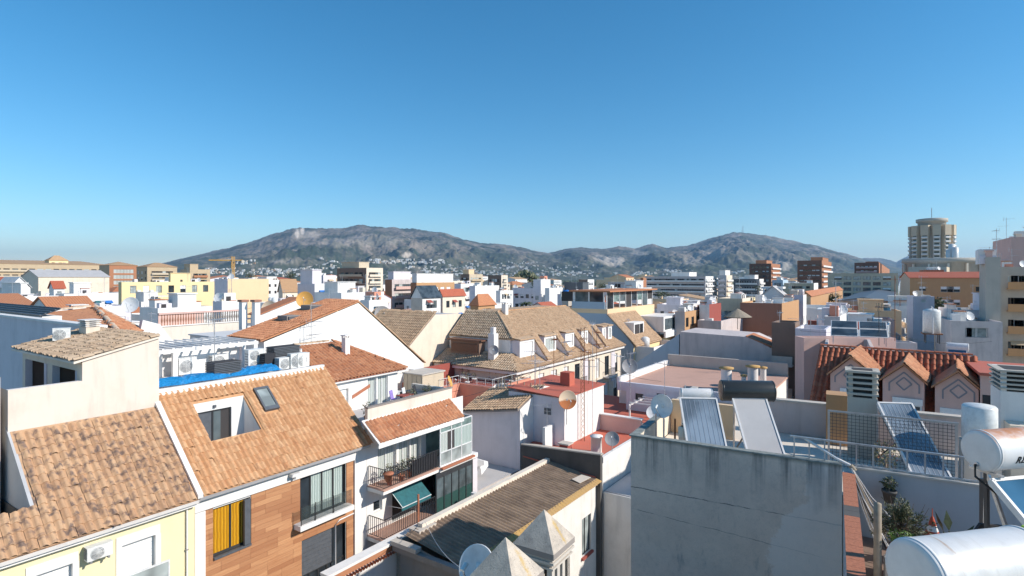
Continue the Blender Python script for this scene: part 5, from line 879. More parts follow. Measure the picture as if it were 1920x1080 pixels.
# plain cream gable wall left of it with brown tile slope
t, p = PB('plain cream sunlit gable wall left of the cream mansion', C, 'y', 9.9, [(758, 662), (816, 590), (905, 587), (960, 600)], .4, 'cream', 'house', 'house')
o1, o2 = p[0], p[1]; s = MB(); v = Vector((0, 9, 0)); a, b = o1 + Vector((0, -.1, .1)), o2 + Vector((0, -.1, .1)); s.ext([a, b, b + v, a + v], (0, 0, .12), 'stonedark'); rf = s.build('roof', t); tile_roof(rf, C, a + v + Vector((0, 0, .16)), (0, -1, 0), b - a, [(0, 0), (9, 0), (9, (b - a).length), (0, (b - a).length)], 'tile_brown', .26, .4, most=200)
s = MB(); s.box(p[0].x - 6, p[0].x + .2, 10.0, 18.9, 0, p[0].z, 'cream'); s.build('side_wall', t); s = MB(); s.box(p[1].x, p[2].x, 9.95, 18.5, p[2].z - 1, p[2].z - .2, 'flatgrey'); s.build('flat_roof', t)
# big white gable house
G = Fr(672, 46, 55.6); FOOT.append((*G.W(0, 5)[:2], 12)); gh = thing('white_gable_house', 'house with huge blank white sunlit gable and orange tile slope', 'house', G); zl, zrr = 15.55, 12.1
xl_, xr_ = -8.25, 7.6; mb = MB(); mb.poly([(xl_, 0, 0), (xr_, 0, 0), (xr_, 0, zrr), (0, 0, 17.93), (xl_, 0, zl)], 'white'); mb.poly([(xl_, 4.1, 0), (xl_, 0, 0), (xl_, 0, zl), (xl_, 4.1, zl)], 'cornice'); mb.poly([(xr_, 0, 0), (xr_, 4.1, 0), (xr_, 4.1, zrr), (xr_, 0, zrr)], 'white'); mb.poly([(xr_, 4.1, 0), (xl_, 4.1, 0), (xl_, 4.1, zl), (0, 4.1, 17.93), (xr_, 4.1, zrr)], 'white'); mb.build('wall', gh)
s = MB(); a, b = Vector((xl_ - .3, 0, zl + .02)), Vector((0, 0, 18.0)); v = Vector((0, 4.1, 0)); q = Vector((0, -.08, 0)); s.ext([a + q, b + q, b + v, a + v], (0, 0, .10), 'tile_orange'); c_ = Vector((xr_ + .25, 0, zrr + .0)); s.ext([b + q, c_ + q, c_ + v, b + v], (0, 0, .10), 'tile_brown'); rf = s.build('roof', gh)
tile_roof(rf, G, a + v + Vector((0, 0, .13)), (0, -1, 0), b - a, [(0, 0), (4.15, 0), (4.15, 8.7), (0, 8.7)], 'tile_orange', .22, .37, most=150)
for x, y in ((-5.0, 2.5), (-2.6, 3.0)): s = MB(); z = zl + (x - xl_) * .288; s.box(x - .2, x + 1.4, y - .6, y + .6, z - .2, z + .6, 'stonedark'); s.box(x - .1, x + 1.3, y - .7, y - .601, z, z + .55, 'shutter_grey'); s.build('roof_hatch', gh)
for y in (2.2, 3.6): s = MB(); s.box(xl_ - .05, xl_ - .004, y, y + .5, 14.2, 14.7, 'pitch'); s.build('vent', gh)
antenna('TV antenna standing against the huge white gable', G.sub(-4.9, -.6, 14.3), 3.9, ((.62, .1, 'yagi'), (.38, .2, 'yagi')))
dish('very large orange satellite dish above the white gable roof', G.sub(-1.4, 5.0, 16.6), 1.35, 225, 15, 'dish_orange', 1.5)
t = thing('party_building', 'plain white building behind the huge white gable', 'building', G); s = MB(); s.box(xl_ + .2, 6.5, 4.2, 10.5, 0, 15.4, 'white'); s.build('wall', t); s = MB(); s.box(xl_ + .1, 6.6, 4.15, 10.6, 15.4, 15.5, 'flatwhite'); s.build('roof', t)
# salmon roof terrace with pots and rails
st = Fr(925, 47.5, 55.6); z = 10.75; sa_ = thing('salmon_terrace', 'salmon pink roof terrace house with railings and white pots in front of the cream mansion', 'house', st); dl = st.hit(862, 725, 'x', 0).y; wr = st.hit(995, 722, 'y', 0).x; FOOT.append((*st.W(2, 3)[:2], 6)); xm = st.hit(826, 738, 'y', dl).x
mb = MB(); mb.box(0, wr, 0, dl + 5, 0, z - .55, 'salmon'); mb.box(xm, -.003, dl, dl + 5, 0, z - .6, 'salmon')
for a in ((0, wr, 0, .18), (0, .18, .18, dl), (wr - .18, wr, .18, dl + 5), (.18, wr - .18, dl + 4.8, dl + 5), (xm, -.002, dl, dl + .18), (xm, xm + .18, dl + .18, dl + 5)): mb.box(*a, z - .55, z, 'salmon')
mb.build('wall', sa_); s = MB(); s.box(.18, wr - .18, .18, dl + 4.8, z - .55, z - .5, 'maroon'); s.box(xm + .2, -.01, dl + .2, dl + 4.9, z - .6, z - .5, 'maroon'); s.build('terrace_floor', sa_)
s = MB(); railing(s, (0, .1, z), (wr, .1, z), .7, 'frame_white', 4); railing(s, (.1, 0, z), (.1, dl, z), .7, 'frame_white', 4); railing(s, (xm, dl + .1, z), (0, dl + .1, z), .7, 'frame_white', 3); s.build('railing', sa_)
s = MB(); s.box(.3, wr - .3, dl + 4.6, dl + 4.79, z - .5, z + .9, 'maroon'); s.build('terrace_wall', sa_); s = MB(); s.box(xm + .3, xm + 1.6, dl + 2.5, dl + 4, z - .5, z + 1.2, 'white'); s.build('chimney', sa_)
for i in range(14): potted_plant(['white pot with sparse plant in the crowd of pots on the salmon terrace', 'white pot with leafy plant in the crowd of pots on the salmon terrace'][i % 2], st.sub(rnd.uniform(.5, wr - .6), rnd.uniform(.6, dl + 3.6), z - .5), .42, .55, .25, 'leaf_olive' if i % 2 == 0 else 'leaf', 40, 'plastic_white', .06, group='white pots on the salmon terrace')
t = thing('beige_shed', 'beige boarded shed with flat lid left of the salmon terrace', 'shed', Fr(792, 46, 55.6)); f_ = Fr(792, 46, 55.6); w2, d2 = 2.6, f_.hit(757, 700, 'x', 0).y; s = MB(); s.box(0, w2, 0, d2, 7, 12.05, 'beige'); s.build('wall', t); s = MB(); s.box(-.1, w2 + .1, -.1, d2 + .1, 12.05, 12.15, 'stone'); s.build('roof', t)
for i in range(4): s = MB(); s.box(-.03, -.003, .1 + i * d2 / 4, i * d2 / 4 + d2 / 4 - .02, 7, 12.0, 'beige'); s.build('board', t)
t = thing('grey_roof', 'light grey flat roof in front of the salmon terrace', 'building', S); s = MB(); s.box(17.0, 22.5, 4.1, 9.5, 0, 8.6, 'greypink'); s.build('wall', t); s = MB(); s.box(16.9, 22.6, 4.05, 9.6, 8.6, 8.7, 'flatgrey'); s.build('roof', t); s = MB(); s.box(16.96, 16.998, 5.2, 5.9, 6.4, 7.9, 'pitch'); s.build('window', t)
t = thing('rubbish_heap', 'heap of white sacks and broken boards on the alley roof beside the lavender wall', 'rubble', X_(S, 13.0, .8, 6.9))
for i in range(7): s = MB(); a = rnd.uniform(0, 3); s.ext([(rnd.uniform(-.8, .8), rnd.uniform(-1, 1), .1 * i), (rnd.uniform(-.8, .8) + .9, rnd.uniform(-1, 1), .1 * i + .3), (rnd.uniform(-.8, .8) + .6, rnd.uniform(-1, 1) + .5, .1 * i + .5)], (.1, .1, .25), ['cornice', 'white', 'stone'][i % 3]); s.build('board', t)
t = thing('alley_roof', 'small grey roof in the gap beside the lavender wall', 'building', S); s = MB(); s.box(11.55, 16.4, -.8, 3.9, 0, 6.85, 'greypink'); s.build('wall', t)
s = MB(); s.box(11.5, 16.45, -.85, 3.95, 6.85, 6.9, 'flatgrey'); s.build('roof', t)
# ============================================================ RIGHT FOREGROUND: big grey wall, roof heaters, terrace
J = Fr(1183, 17.5, 60.5); FOOT.append((*J.W(4, -4)[:2], 8))
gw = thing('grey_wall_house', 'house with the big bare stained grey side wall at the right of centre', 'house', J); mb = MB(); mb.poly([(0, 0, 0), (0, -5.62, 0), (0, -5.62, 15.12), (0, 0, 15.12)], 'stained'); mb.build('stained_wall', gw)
mb = MB(); mb.poly([(9, 0, 0), (0, 0, 0), (0, 0, 15.12), (9, 0, 15.12)], 'white_old'); mb.poly([(.18, 0, 14.3), (9, 0, 14.3), (9, -.0, 15.12), (.18, 0, 15.12)], 'cream'); mb.poly([(0, 0, 15.12), (0, -5.62, 15.12), (.18, -5.62, 15.12), (.18, 0, 15.12)], 'teal_edge'); mb.poly([(.18, -5.62, 14.3), (.18, -.18, 14.3), (.18, -.18, 15.12), (.18, -5.62, 15.12)], 'white_old')
mb.box(.18, 9, -.18, -.004, 14.31, 15.1, 'cream'); mb.box(.18, 9, -11, -.2, 0, 14.3, 'cream_old'); mb.build('wall', gw)
s = MB(); s.box(-.03, .2, -5.6, .05, 15.123, 15.16, 'teal_edge'); s.box(.2, 3.6, -.2, .05, 15.123, 15.16, 'teal_edge'); s.box(3.6, 9, -.2, .05, 15.123, 15.15, 'stone'); s.build('coping', gw)
s = MB(); s.box(6.0, 6.25, -9.4, -2.6, 14.31, 15.45, 'greypink'); s.box(5.95, 6.3, -9.45, -2.55, 15.45, 15.52, 'stone'); s.box(5.2, 5.99, -5.9, -5.2, 14.31, 16.0, 'orangewall'); s.build('rear_parapet', gw)
s = MB(); s.box(4.1, 4.3, -2.4, -.22, 14.31, 15.5, 'peach'); s.build('inner_wall', gw)
solar_heater('solar heater with ribbed blue grey collector and white tank on the grey walled roof', J.sub(1.75, -1.62, 14.32, 24), 1.12, 2.05, math.radians(46), .36, 1.0, 'metal_white', 'collector', low=.32)
solar_heater('solar heater with glossy black tank and pale grey covered collector', J.sub(2.45, -3.05, 14.32, 24), 1.02, 2.5, math.radians(40), .66, 1.62, 'blackgloss', 'flatgrey', low=.2)
t = solar_heater('solar collector beside the louvred chimney behind the mesh fence', J.sub(4.0, -7.0, 14.32, 22), .95, 2.6, math.radians(40), .5, 1.2, 'metal_white', 'glass_blue' if 0 else 'collector', low=.12, tank=False)
dish('white drum dish on a frame beside the ribbed solar heater', J.sub(1.5, -.62, 14.32), .74, 168, 8, 'dish_white', 1.5)
t = thing('pipe_frame', 'grey tube frame with hanging white lamp below the white drum dish', 'frame', J.sub(1.2, -.8, 14.32)); s = MB(); s.tube([(0, .35, 1.3), (0, .35, .25), (.0, -.25, .25)], .035, 'galv', 6); s.tube([(0, -.25, 0), (0, -.25, 1.2)], .03, 'rustmetal', 6); s.tube([(0, .3, .25), (-.2, -.2, -.0)], .015, 'galv', 5); s.build('tube', t); s = MB(); s.lathe([(.12, 1.0), (.2, .95), (.18, .55), (.06, .3), (.001, .28)], 'cream', (0, -.55, 0), 14); s.build('lamp', t)
t = thing('louvred_chimney', 'grey louvred chimney stack beside the blue collector on the right', 'chimney', J); louvre_chimney(t, 4.0, 4.75, -6.62, -5.82, 14.31, 17.08, 16.2, 5, 'concrete', 'concrete')
t = thing('louvred_chimney', 'wide white louvred chimney stack at the right edge above the rusty tank', 'chimney', J); louvre_chimney(t, 4.2, 5.4, -12.0, -9.62, 12, 17.36, 16.72, 5, 'cornice', 'concrete')
s = MB(); s.box(3.5, 4.19, -12, -9.7, 12, 15.9, 'cream'); s.build('base', t)
t = thing('water_drum', 'small white plastic drum between the mesh fence and the wide chimney', 'tank', J.sub(3.1, -8.95, 14.5)); s = MB(); s.lathe([(.001, 0), (.38, 0), (.4, .05), (.4, .95), (.36, 1.0), (.001, 1.03)], 'plastic_white', (0, 0, .95), 24); s.build('drum', t); s = MB(); s.box(-.4, .4, -.4, .4, -.2, .94, 'stone'); s.build('stand', t)
# mesh fence and stair railing
t = thing('mesh_fence', 'dark wire mesh fence in front of the louvred chimney and collector', 'fence', J); s = MB(); y = -5.3
for q in (-5.3, -8.35): s.bar((2.5, q, 14.3), (2.5, q, 16.02), .06, .06, 'metal')
s.bar((2.5, -5.3, 16.0), (2.5, -8.4, 16.0), .05, .05, 'metal'); s.build('frame', t); s = MB()
for i in range(32): q = -5.3 - 3.05 * i / 31; s.bar((2.5, q, 14.35), (2.5, q, 15.98), .011, .011, 'steel_dark', up=(0, 1, 0))
for i in range(17): z = 14.4 + i * .095; s.bar((2.5, -5.3, z), (2.5, -8.35, z), .011, .011, 'steel_dark')
s.build('mesh', t)
t = thing('roof_railing', 'galvanised railing along the top of the grey wall and white terrace wall', 'railing', J); s = MB(); s.bar((.1, -4.4, 15.70), (.1, -8.6, 15.70), .045, .045, 'galv'); s.bar((.1, -5.75, 15.17), (.1, -8.6, 15.17), .04, .04, 'galv'); s.build('rail', t)
for i in range(12): s = MB(); q = -4.5 - i * .36; s.bar((.1, q, 15.13), (.1, q, 15.69), .035, .035, 'galv', up=(0, 1, 0)); s.build('post', t)
# terrace this side of the wall
te = thing('terrace', 'terrace with terracotta coping, plants and solar tanks at the right foreground', 'terrace', J); mb = MB(); mb.box(-.0 - .001, .2, -12, -5.87, 12, 15.10, 'greywall'); mb.box(-.05, .22, -12, -5.88, 15.10, 15.14, 'stone'); mb.box(-10, -.002, -5.86, -5.64, 0, 15.0, 'greywall'); mb.build('wall', te)
s = MB(); s.box(-10, -.01, -12, -5.87, 13.3, 13.4, 'brown'); s.box(-10, -.01, -12, -5.87, 0, 13.29, 'greywall'); s.build('floor', te)
for i in range(28):
    s = MB(); q = -.3 - i * .30; s.box(q - .293, q, -5.90, -5.62, 15.0, 15.05, 'blackwall' if i in (8, 9) else 'terracotta'); s.build('coping_tile', te)
t = thing('hammock', 'cord hammock tied to the end of the terracotta coping', 'hammock', J); s = MB(); K = Vector((-.15, -5.8, 15.2)); E0 = Vector((-1.3, -6.5, 14.0)); 
s.tube([(.12, -4.75, 15.68), (-.05, -5.5, 15.3), K], .035, 'cornice', 6); [s.tube([(K.x, K.y, K.z), (K.x - .02, K.y - .1, K.z - .12)], .06 - .01 * i, 'twig', 6) for i in range(2)]
for i in range(18): q = Vector((rnd.uniform(-.5, .5), rnd.uniform(-.25, .35), rnd.uniform(-.5, .35))); m = K.lerp(E0 + q, .5) + Vector((0, 0, -.12)); s.tube([K, m, E0 + q], .012, 'cornice' if i % 2 else 'twig', 4)
s.build('cord', t); s = MB(); s.ext([K + Vector((-.2, -.05, -.2)), E0 + Vector((.2, .2, .15)), E0 + Vector((-.2, -.1, -.45))], (.04, .04, 0), 'cloth_dark'); s.build('net', t)
t = thing('wooden_post', 'weathered wooden post beside the olive bush', 'post', J.sub(-2.55, -6.25, 13.4)); s = MB(); s.lathe([(.08, 0), (.075, 1.75), (.001, 1.78)], 'twig', n=9); s.build('shaft', t)
def at(px, py, d, yaw=60.5): return Fr(px, d, yaw, H + (HY - py) / F * d)
b_ = J.hit(1690, 960, 'x', -1.9); ol = thing('olive_bush', 'silvery olive bush in a pot on the right terrace', 'plant', J.sub(-1.9, b_.y, 13.4)); s = MB(); s.lathe([(.001, 0), (.18, 0), (.26, .5), (.28, .5), (.28, .56), (.001, .54)], 'terracotta', n=16); s.build('pot', ol); s = MB(); s.tube([(0, 0, .5), (.03, 0, .8), (0, .05, 1.1)], [.03, .025, .02], 'bark', 6)
for k in range(14): a = k * 2.4; s.tube([(0, 0, .8), (.3 * math.cos(a), .3 * math.sin(a), 1.15), (.5 * math.cos(a), .5 * math.sin(a), 1.2 + .45 * rnd.random())], [.012, .008, .004], 'bark', 4)
s.build('stem', ol); s = MB()
for k in range(95):
    a, e_ = rnd.uniform(0, 6.28), rnd.uniform(-.5, 1.5); d_ = Vector((math.cos(a) * math.cos(e_), math.sin(a) * math.cos(e_), math.sin(e_))); L = rnd.uniform(.35, .62); s.tube([(0, 0, 1.1), Vector((0, 0, 1.1)) + d_ * L], .004, 'bark', 3, False)
    for j in range(26): p = Vector((0, 0, 1.1)) + d_ * L * rnd.uniform(.35, 1.05) + Vector((rnd.gauss(0, .03), rnd.gauss(0, .03), rnd.gauss(0, .03))); q = (d_ + Vector((rnd.gauss(0, .6), rnd.gauss(0, .6), rnd.gauss(0, .6)))).normalized(); w_ = q.cross(Vector((rnd.gauss(0, 1), rnd.gauss(0, 1), rnd.gauss(0, 1)))).normalized(); s.idx([p, p + q * .035 + w_ * .013, p + q * .075, p + q * .035 - w_ * .013], [(0, 1, 2, 3)], ['leaf_olive', 'leaf_olive', 'leaf'][j % 3])
s.build('foliage', ol)
p = J.hit(1690, 1010, 'x', -2.4); potted_plant('bright green low potted plant below the olive bush', J.sub(-2.4, p.y, p.z - .5), .36, .3, .26, 'leaf_bright', 260, size=.04)
t = thing('plant_stand', 'rough block under the pots on the right terrace', 'stand', J.sub(-2.4, p.y, 13.4)); s = MB(); s.box(-.25, .25, -.3, .3, 0, p.z - .5 - 13.4, 'stone'); s.build('block', t)
p = J.hit(1660, 893, 'x', .45); potted_plant('dry potted shrub with pinkish flowers behind the railing', J.sub(.45, p.y, 14.6), .42, .75, .34, 'leaf_olive', 330, size=.035, flowers='terracotta')
p = J.hit(1668, 915, 'x', -.3); potted_plant('dark leaved plant hanging on the white terrace wall', J.sub(-.22, p.y, 14.45), .3, .3, .2, 'leaf', 120, 'blackwall', .05)
p = J.hit(1748, 990, 'x', -1.0); t = thing('traffic_cone', 'orange cone with white band against the terrace wall', 'cone', J.sub(-1.0, p.y, p.z - .25)); s = MB(); s.lathe([(.22, 0), (.22, .04), (.16, .04), (.12, .2)], 'orange_plastic', n=16); s.lathe([(.12, .2), (.08, .32)], 'plastic_white', n=16); s.lathe([(.08, .32), (.03, .5), (.012, .52), (.008, .7)], 'orange_plastic', n=16); s.build('shell', t); s = MB(); s.box(-.2, .2, -.2, .2, 13.4 - (p.z - .25), 0, 'blackwall'); s.build('block', t)
p = J.hit(1785, 985, 'x', -1.0); t = thing('rubber_plant', 'broad leaved dark plant beside the orange cone', 'plant', J.sub(-1.0, p.y, 13.4)); s = MB(); s.lathe([(.001, 0), (.18, 0), (.24, .4), (.001, .4)], 'black', n=14); s.build('pot', t)
for k, (a, e_, L) in enumerate(((.3, 1.3, .9), (2.0, 1.2, 1.0), (3.6, .9, .9), (4.4, .6, .8), (5.2, .9, .8), (1.2, .7, .7))):
    s = MB(); d_ = Vector((math.cos(a) * math.cos(e_), math.sin(a) * math.cos(e_), math.sin(e_))); w_ = d_.cross(Vector((0, 0, 1))).normalized(); P0 = Vector((0, 0, .4)); s.tube([P0, P0 + d_ * L * .5], .015, 'leaf', 4); s.idx([P0 + d_ * L * .5, P0 + d_ * L * .7 + w_ * .09, P0 + d_ * L, P0 + d_ * L * .7 - w_ * .09], [(0, 1, 2, 3)], 'leaf'); s.build('leaf', t)
# two big solar tanks with their collectors
HS = Fr(1837, 8.6, 102, 0); ax = Vector((math.cos(math.radians(12)), math.sin(math.radians(12)), 0))
def big_tank(label, px, py, d, m, text, tz, L=1.35, R=.30, panel=True, cap='metal_white'):
    f = Fr(px, d, 12, H + (HY - py) / F * d); t = thing('solar_water_heater', label, 'solar heater', f); k = MB()
    k.lathe([(R - .006, 0), (R, .012)] + [(R + .0015 * math.sin(i * 1.7), L * i / 12) for i in range(1, 12)] + [(R, L - .012), (R - .006, L)], m, n=56, ax=0)
    tk = k.build('tank', t)
    for q in (.025, L - .06): k = MB(); k.lathe([(R, q), (R + .007, q + .004), (R + .007, q + .03), (R, q + .034)], 'metal_white', n=56, ax=0); k.build('rim', tk)
    for q, sg in ((0, -1), (L, 1)): k = MB(); k.lathe([(.001, q + sg * .012), (R * .8, q + sg * .012), (R * .96, q + sg * .006), (R - .004, q - sg * .002)], cap, n=56, ax=0); k.build('end_cap', tk)
    if text: k = MB(); k.tube([(-.012, .03, -R * .72), (-.05, .03, -R * .72), (-.06, .02, -R * 1.3), (.1, -.3, -R * 2.2)], .017, 'cable', 7); k.tube([(-.014, .03, -R * .72), (-.03, .03, -R * .72)], .032, 'galv', 10); k.build('pipe', tk)
    s = MB(); z0_ = -(f.o.z - 13.4)
    for q in (.12, L - .25):
        s.bar((q, 0, -R), (q, -.05, z0_), .05, .05, 'steel_dark'); s.bar((q, .0, -R), (q, -1.4, z0_), .045, .045, 'galv'); s.box(q - .03, q + .03, -R * .8, R * .8, -R * .98 - .05, -R * .86 - .05, 'galv')
    s.build('support_frame', t)
    if panel:
        c, s_ = math.cos(.72), math.sin(.72); A_ = Vector((-.02, -.18, -R - .10)); D = Vector((0, -c, -s_)); N = Vector((0, -s_, c)); Lp = 2.0; w_ = L * .98; s = MB()
        for p0, p1 in ((A_, A_ + D * Lp), (A_ + Vector((w_, 0, 0)), A_ + Vector((w_, 0, 0)) + D * Lp), (A_, A_ + Vector((w_, 0, 0))), (A_ + D * Lp, A_ + D * Lp + Vector((w_, 0, 0)))): s.bar(p0, p1, .05, .09, 'metal_white', up=N)
        s.ext([A_ - N * .04, A_ + Vector((w_, 0, 0)) - N * .04, A_ + Vector((w_, 0, 0)) + D * Lp - N * .04, A_ + D * Lp - N * .04], N * .01, 'galv'); co_ = s.build('collector', t); g = MB(); g.ext([A_ + Vector((.03, 0, 0)), A_ + Vector((w_ - .03, 0, 0)), A_ + Vector((w_ - .03, 0, 0)) + D * Lp, A_ + Vector((.03, 0, 0)) + D * Lp], N * .03, 'glass_blue'); g.build('glass', co_)
    if text:
        cu = bpy.data.curves.new('lettering', 'FONT'); cu.body = text; cu.size = .15; cu.extrude = .0; cu.shear = .25; cu.space_character = 1.05; cu.offset = .004; ob = bpy.data.objects.new('lettering', cu); col.objects.link(ob); bpy.context.view_layer.update(); me = bpy.data.meshes.new_from_object(ob.evaluated_get(bpy.context.evaluated_depsgraph_get())); bpy.data.objects.remove(ob)
        for v in me.vertices: a = tz + v.co.y / R; v.co = Vector((.30 + v.co.x, -math.cos(a) * (R + .004), math.sin(a) * (R + .004)))
        me.materials.clear(); me.materials.append(MATS['black']); put('lettering', me, tk)
    return t
big_tank('white solar water tank with rusty top and dark lettering at the right edge', 1837, 845, 8.6, 'rust_tank', 'REH', -.42)
big_tank('large plain white solar water tank in the lower right corner', 1713, 1079, 5.0, 'tank_white', None, 0, L=1.25, panel=False)
t = thing('dark_sheet', 'black plastic sheet under the right hand solar collector', 'sheet', Fr(1890, 8.3, 12, 13.4)); s = MB(); s.ext([(-.15, .6, 0), (-.1, .6, 2.35), (.2, .55, 2.75), (1.2, .5, 2.6), (1.4, .5, 0)], (.02, .05, .0), 'cloth_dark'); s.build('sheet', t)
t = thing('support_post', 'dark steel post with brace between the two white tanks', 'post', Fr(1846, 9.6, 12, 13.4)); s = MB(); s.bar((0, 0, 0), (0, 0, 3.2), .10, .10, 'steel_dark'); s.bar((-.18, -.1, 0), (-.02, -.05, 3.2), .05, .05, 'galv'); s.box(-.16, -.05, -.05, .05, 1.6, 1.7, 'steel_dark'); s.build('post', t)
t = thing('work_vest', 'yellow green jacket hanging at the right edge', 'jacket', Fr(1919, 7.0, 12, 16.4)); s = MB(); s.ext([(.0, 0, 0), (.35, 0, 0), (.35, 0, .52), (.05, 0, .52), (-.02, 0, .35)], (0, .06, 0), 'hivis'); s.build('cloth', t)
s = MB(); s.bar((.3, .1, -3), (.3, .1, .6), .05, .05, 'steel_dark'); s.build('hook_post', t)
# ---- pyramid capped chimneys in the foreground
def pyramid_chimney(label, px, py, d, dz=0):
    f = Fr(px, d, 58, H + (HY - py) / F * d); t = thing('pyramid_chimney', label, 'chimney', f); h, r = .50, .375; s = MB(); c = [(-r, -r, -h), (r, -r, -h), (r, r, -h), (-r, r, -h)]
    for i in range(4): s.poly([c[i], c[(i + 1) % 4], (0, 0, 0)], 'lichen_stone')
    s.build('cap', t); s = MB(); s.box(-r, r, -r, r, -h - .09, -h, 'stonedark'); s.build('cap_edge', t)
    for k, (e, a, b) in enumerate(((.34, .09, .14), (.37, .14, .18), (.31, .18, .24), (.35, .24, .27))): s = MB(); s.box(-e, e, -e, e, -h - b, -h - a, 'stone'); s.build('moulding', t)
    s = MB(); s.box(-.2, .2, -.2, .2, -h - .72, -h - .27, 'pitch'); s.build('flue', t); z1, z0 = -h - .27, -h - .70
    for i in range(4):
        q = -.27 + i * .18
        for x, y in {(q, -.27), (-.27, q), (q, .27), (.27, q)}: s = MB(); s.box(x - .045, x + .045, y - .045, y + .045, z0, z1, 'stone'); s.build('pier', t)
    s = MB(); s.box(-.34, .34, -.34, .34, -h - .78, -h - .70, 'stone'); s.box(-.30, .30, -.30, .30, -(f.o.z - 12), -h - .78, 'cream_old'); s.build('shaft', t); return t
pyramid_chimney('stone pyramid chimney cap with yellow lichen, the farther of the two', 1020, 955, 9.3); pyramid_chimney('stone pyramid chimney cap with yellow lichen, the nearer of the two', 948, 1007, 7.6)
t = thing('front_building', 'flat roofed building below the pyramid chimneys', 'building', Fr(980, 8, 58)); s = MB(); s.box(-8, 5.4, -1.6, 3.0, 0, 12.0, 'cream'); s.build('wall', t)
t = thing('bounce_block', 'unseen low cream block added to bounce light up at the big grey wall', 'building', S); s = MB(); s.box(-16, 3.0, -22, -7.4, 0, 7.2, 'cream'); s.build('wall', t)  # unseen block added for warm bounce light on the shaded grey wall
dish('white dish beside the nearer pyramid chimney', Fr(903, 8.2, 58, 15.2), .58, 178, 25, 'dish_white', .62)
t = MB(); a, b = Vector((-4.2, 27.5, 8.2)), Vector((.0, 9.0, 15.1)); t.tube([a.lerp(b, i / 14) + Vector((0, 0, -.6 * math.sin(math.pi * i / 14))) for i in range(15)], .012, 'cornice', 4); t.build('cable', label='thin pale cable crossing above the shaded corrugated roof', cat='cable')

# ---- red tile house with three diamond gables
I = Fr(1555, 32, 52); FOOT.append((*I.W(4, -3)[:2], 8)); ri = thing('red_tile_house', 'pink house with red barrel tile roof and three gabled dormers with diamond motifs', 'house', I)
e0 = I.hit(1510, 788, 'x', 0); rz = I.hit(1550, 650, 'x', 4.6); rr = I.hit(1815, 668, 'x', 4.6); yl, yr = e0.y, rr.y - .4; ez = e0.z
mb = MB(); mb.box(.6, 9, yr, yl - .1, 0, ez + .2, 'pinkwall'); mb.poly([(.6, yl - .1, ez), (8.6, yl - .1, ez), (4.6, yl - .1, rz.z)], 'pinkwall'); mb.build('wall', ri)
Oi, Ui = Vector((0, yl, ez)), Vector((4.6, 0, rz.z - ez)); Li = Ui.length; Wi = yl - yr; s = MB(); s.ext([Oi, Oi + Vector((0, -Wi, 0)), Oi + Vector((0, -Wi, 0)) + Ui, Oi + Ui], (0, 0, -.12), 'tile_red'); s.ext([Oi + Ui, Oi + Vector((0, -Wi, 0)) + Ui, Oi + Vector((9.2, -Wi, 0)), Oi + Vector((9.2, 0, 0))], (0, 0, -.12), 'tile_red'); rf = s.build('roof', ri)
dorm = []
for ap, l, r_ in (((1595, 672), 1557, 1640), ((1695, 686), 1655, 1733), ((1797, 699), 1753, 1835)):
    p = I.hit(*ap, 'x', .45); a = I.hit(l, 720, 'x', .45); b = I.hit(r_, 720, 'x', .45); dorm.append((a.y, b.y, p.z, p.y))
HL = []
for a, b, zp, yc in dorm:
    ze_ = zp - .95 * (a - b) / 2 * .95; kx = 4.6 / (rz.z - ez); u_ = lambda z: (z - ez) / (rz.z - ez) * Li; HL.append([(yl - a - .1, 0), (yl - b + .1, 0), (yl - b + .1, u_(ze_)), (yl - yc, u_(zp)), (yl - a - .1, u_(ze_))])
tile_roof(rf, I, Oi + Vector((0, 0, .02)), (0, -1, 0), Ui, [(0, 0), (Wi, 0), (Wi, Li), (0, Li)], 'tile_red', .30, .42, holes=HL, most=300)
ridge_tiles(rf, (Oi + Ui + Vector((0, 0, .04)), Oi + Ui + Vector((0, -Wi, .04))), 'tile_red', .14, .42)
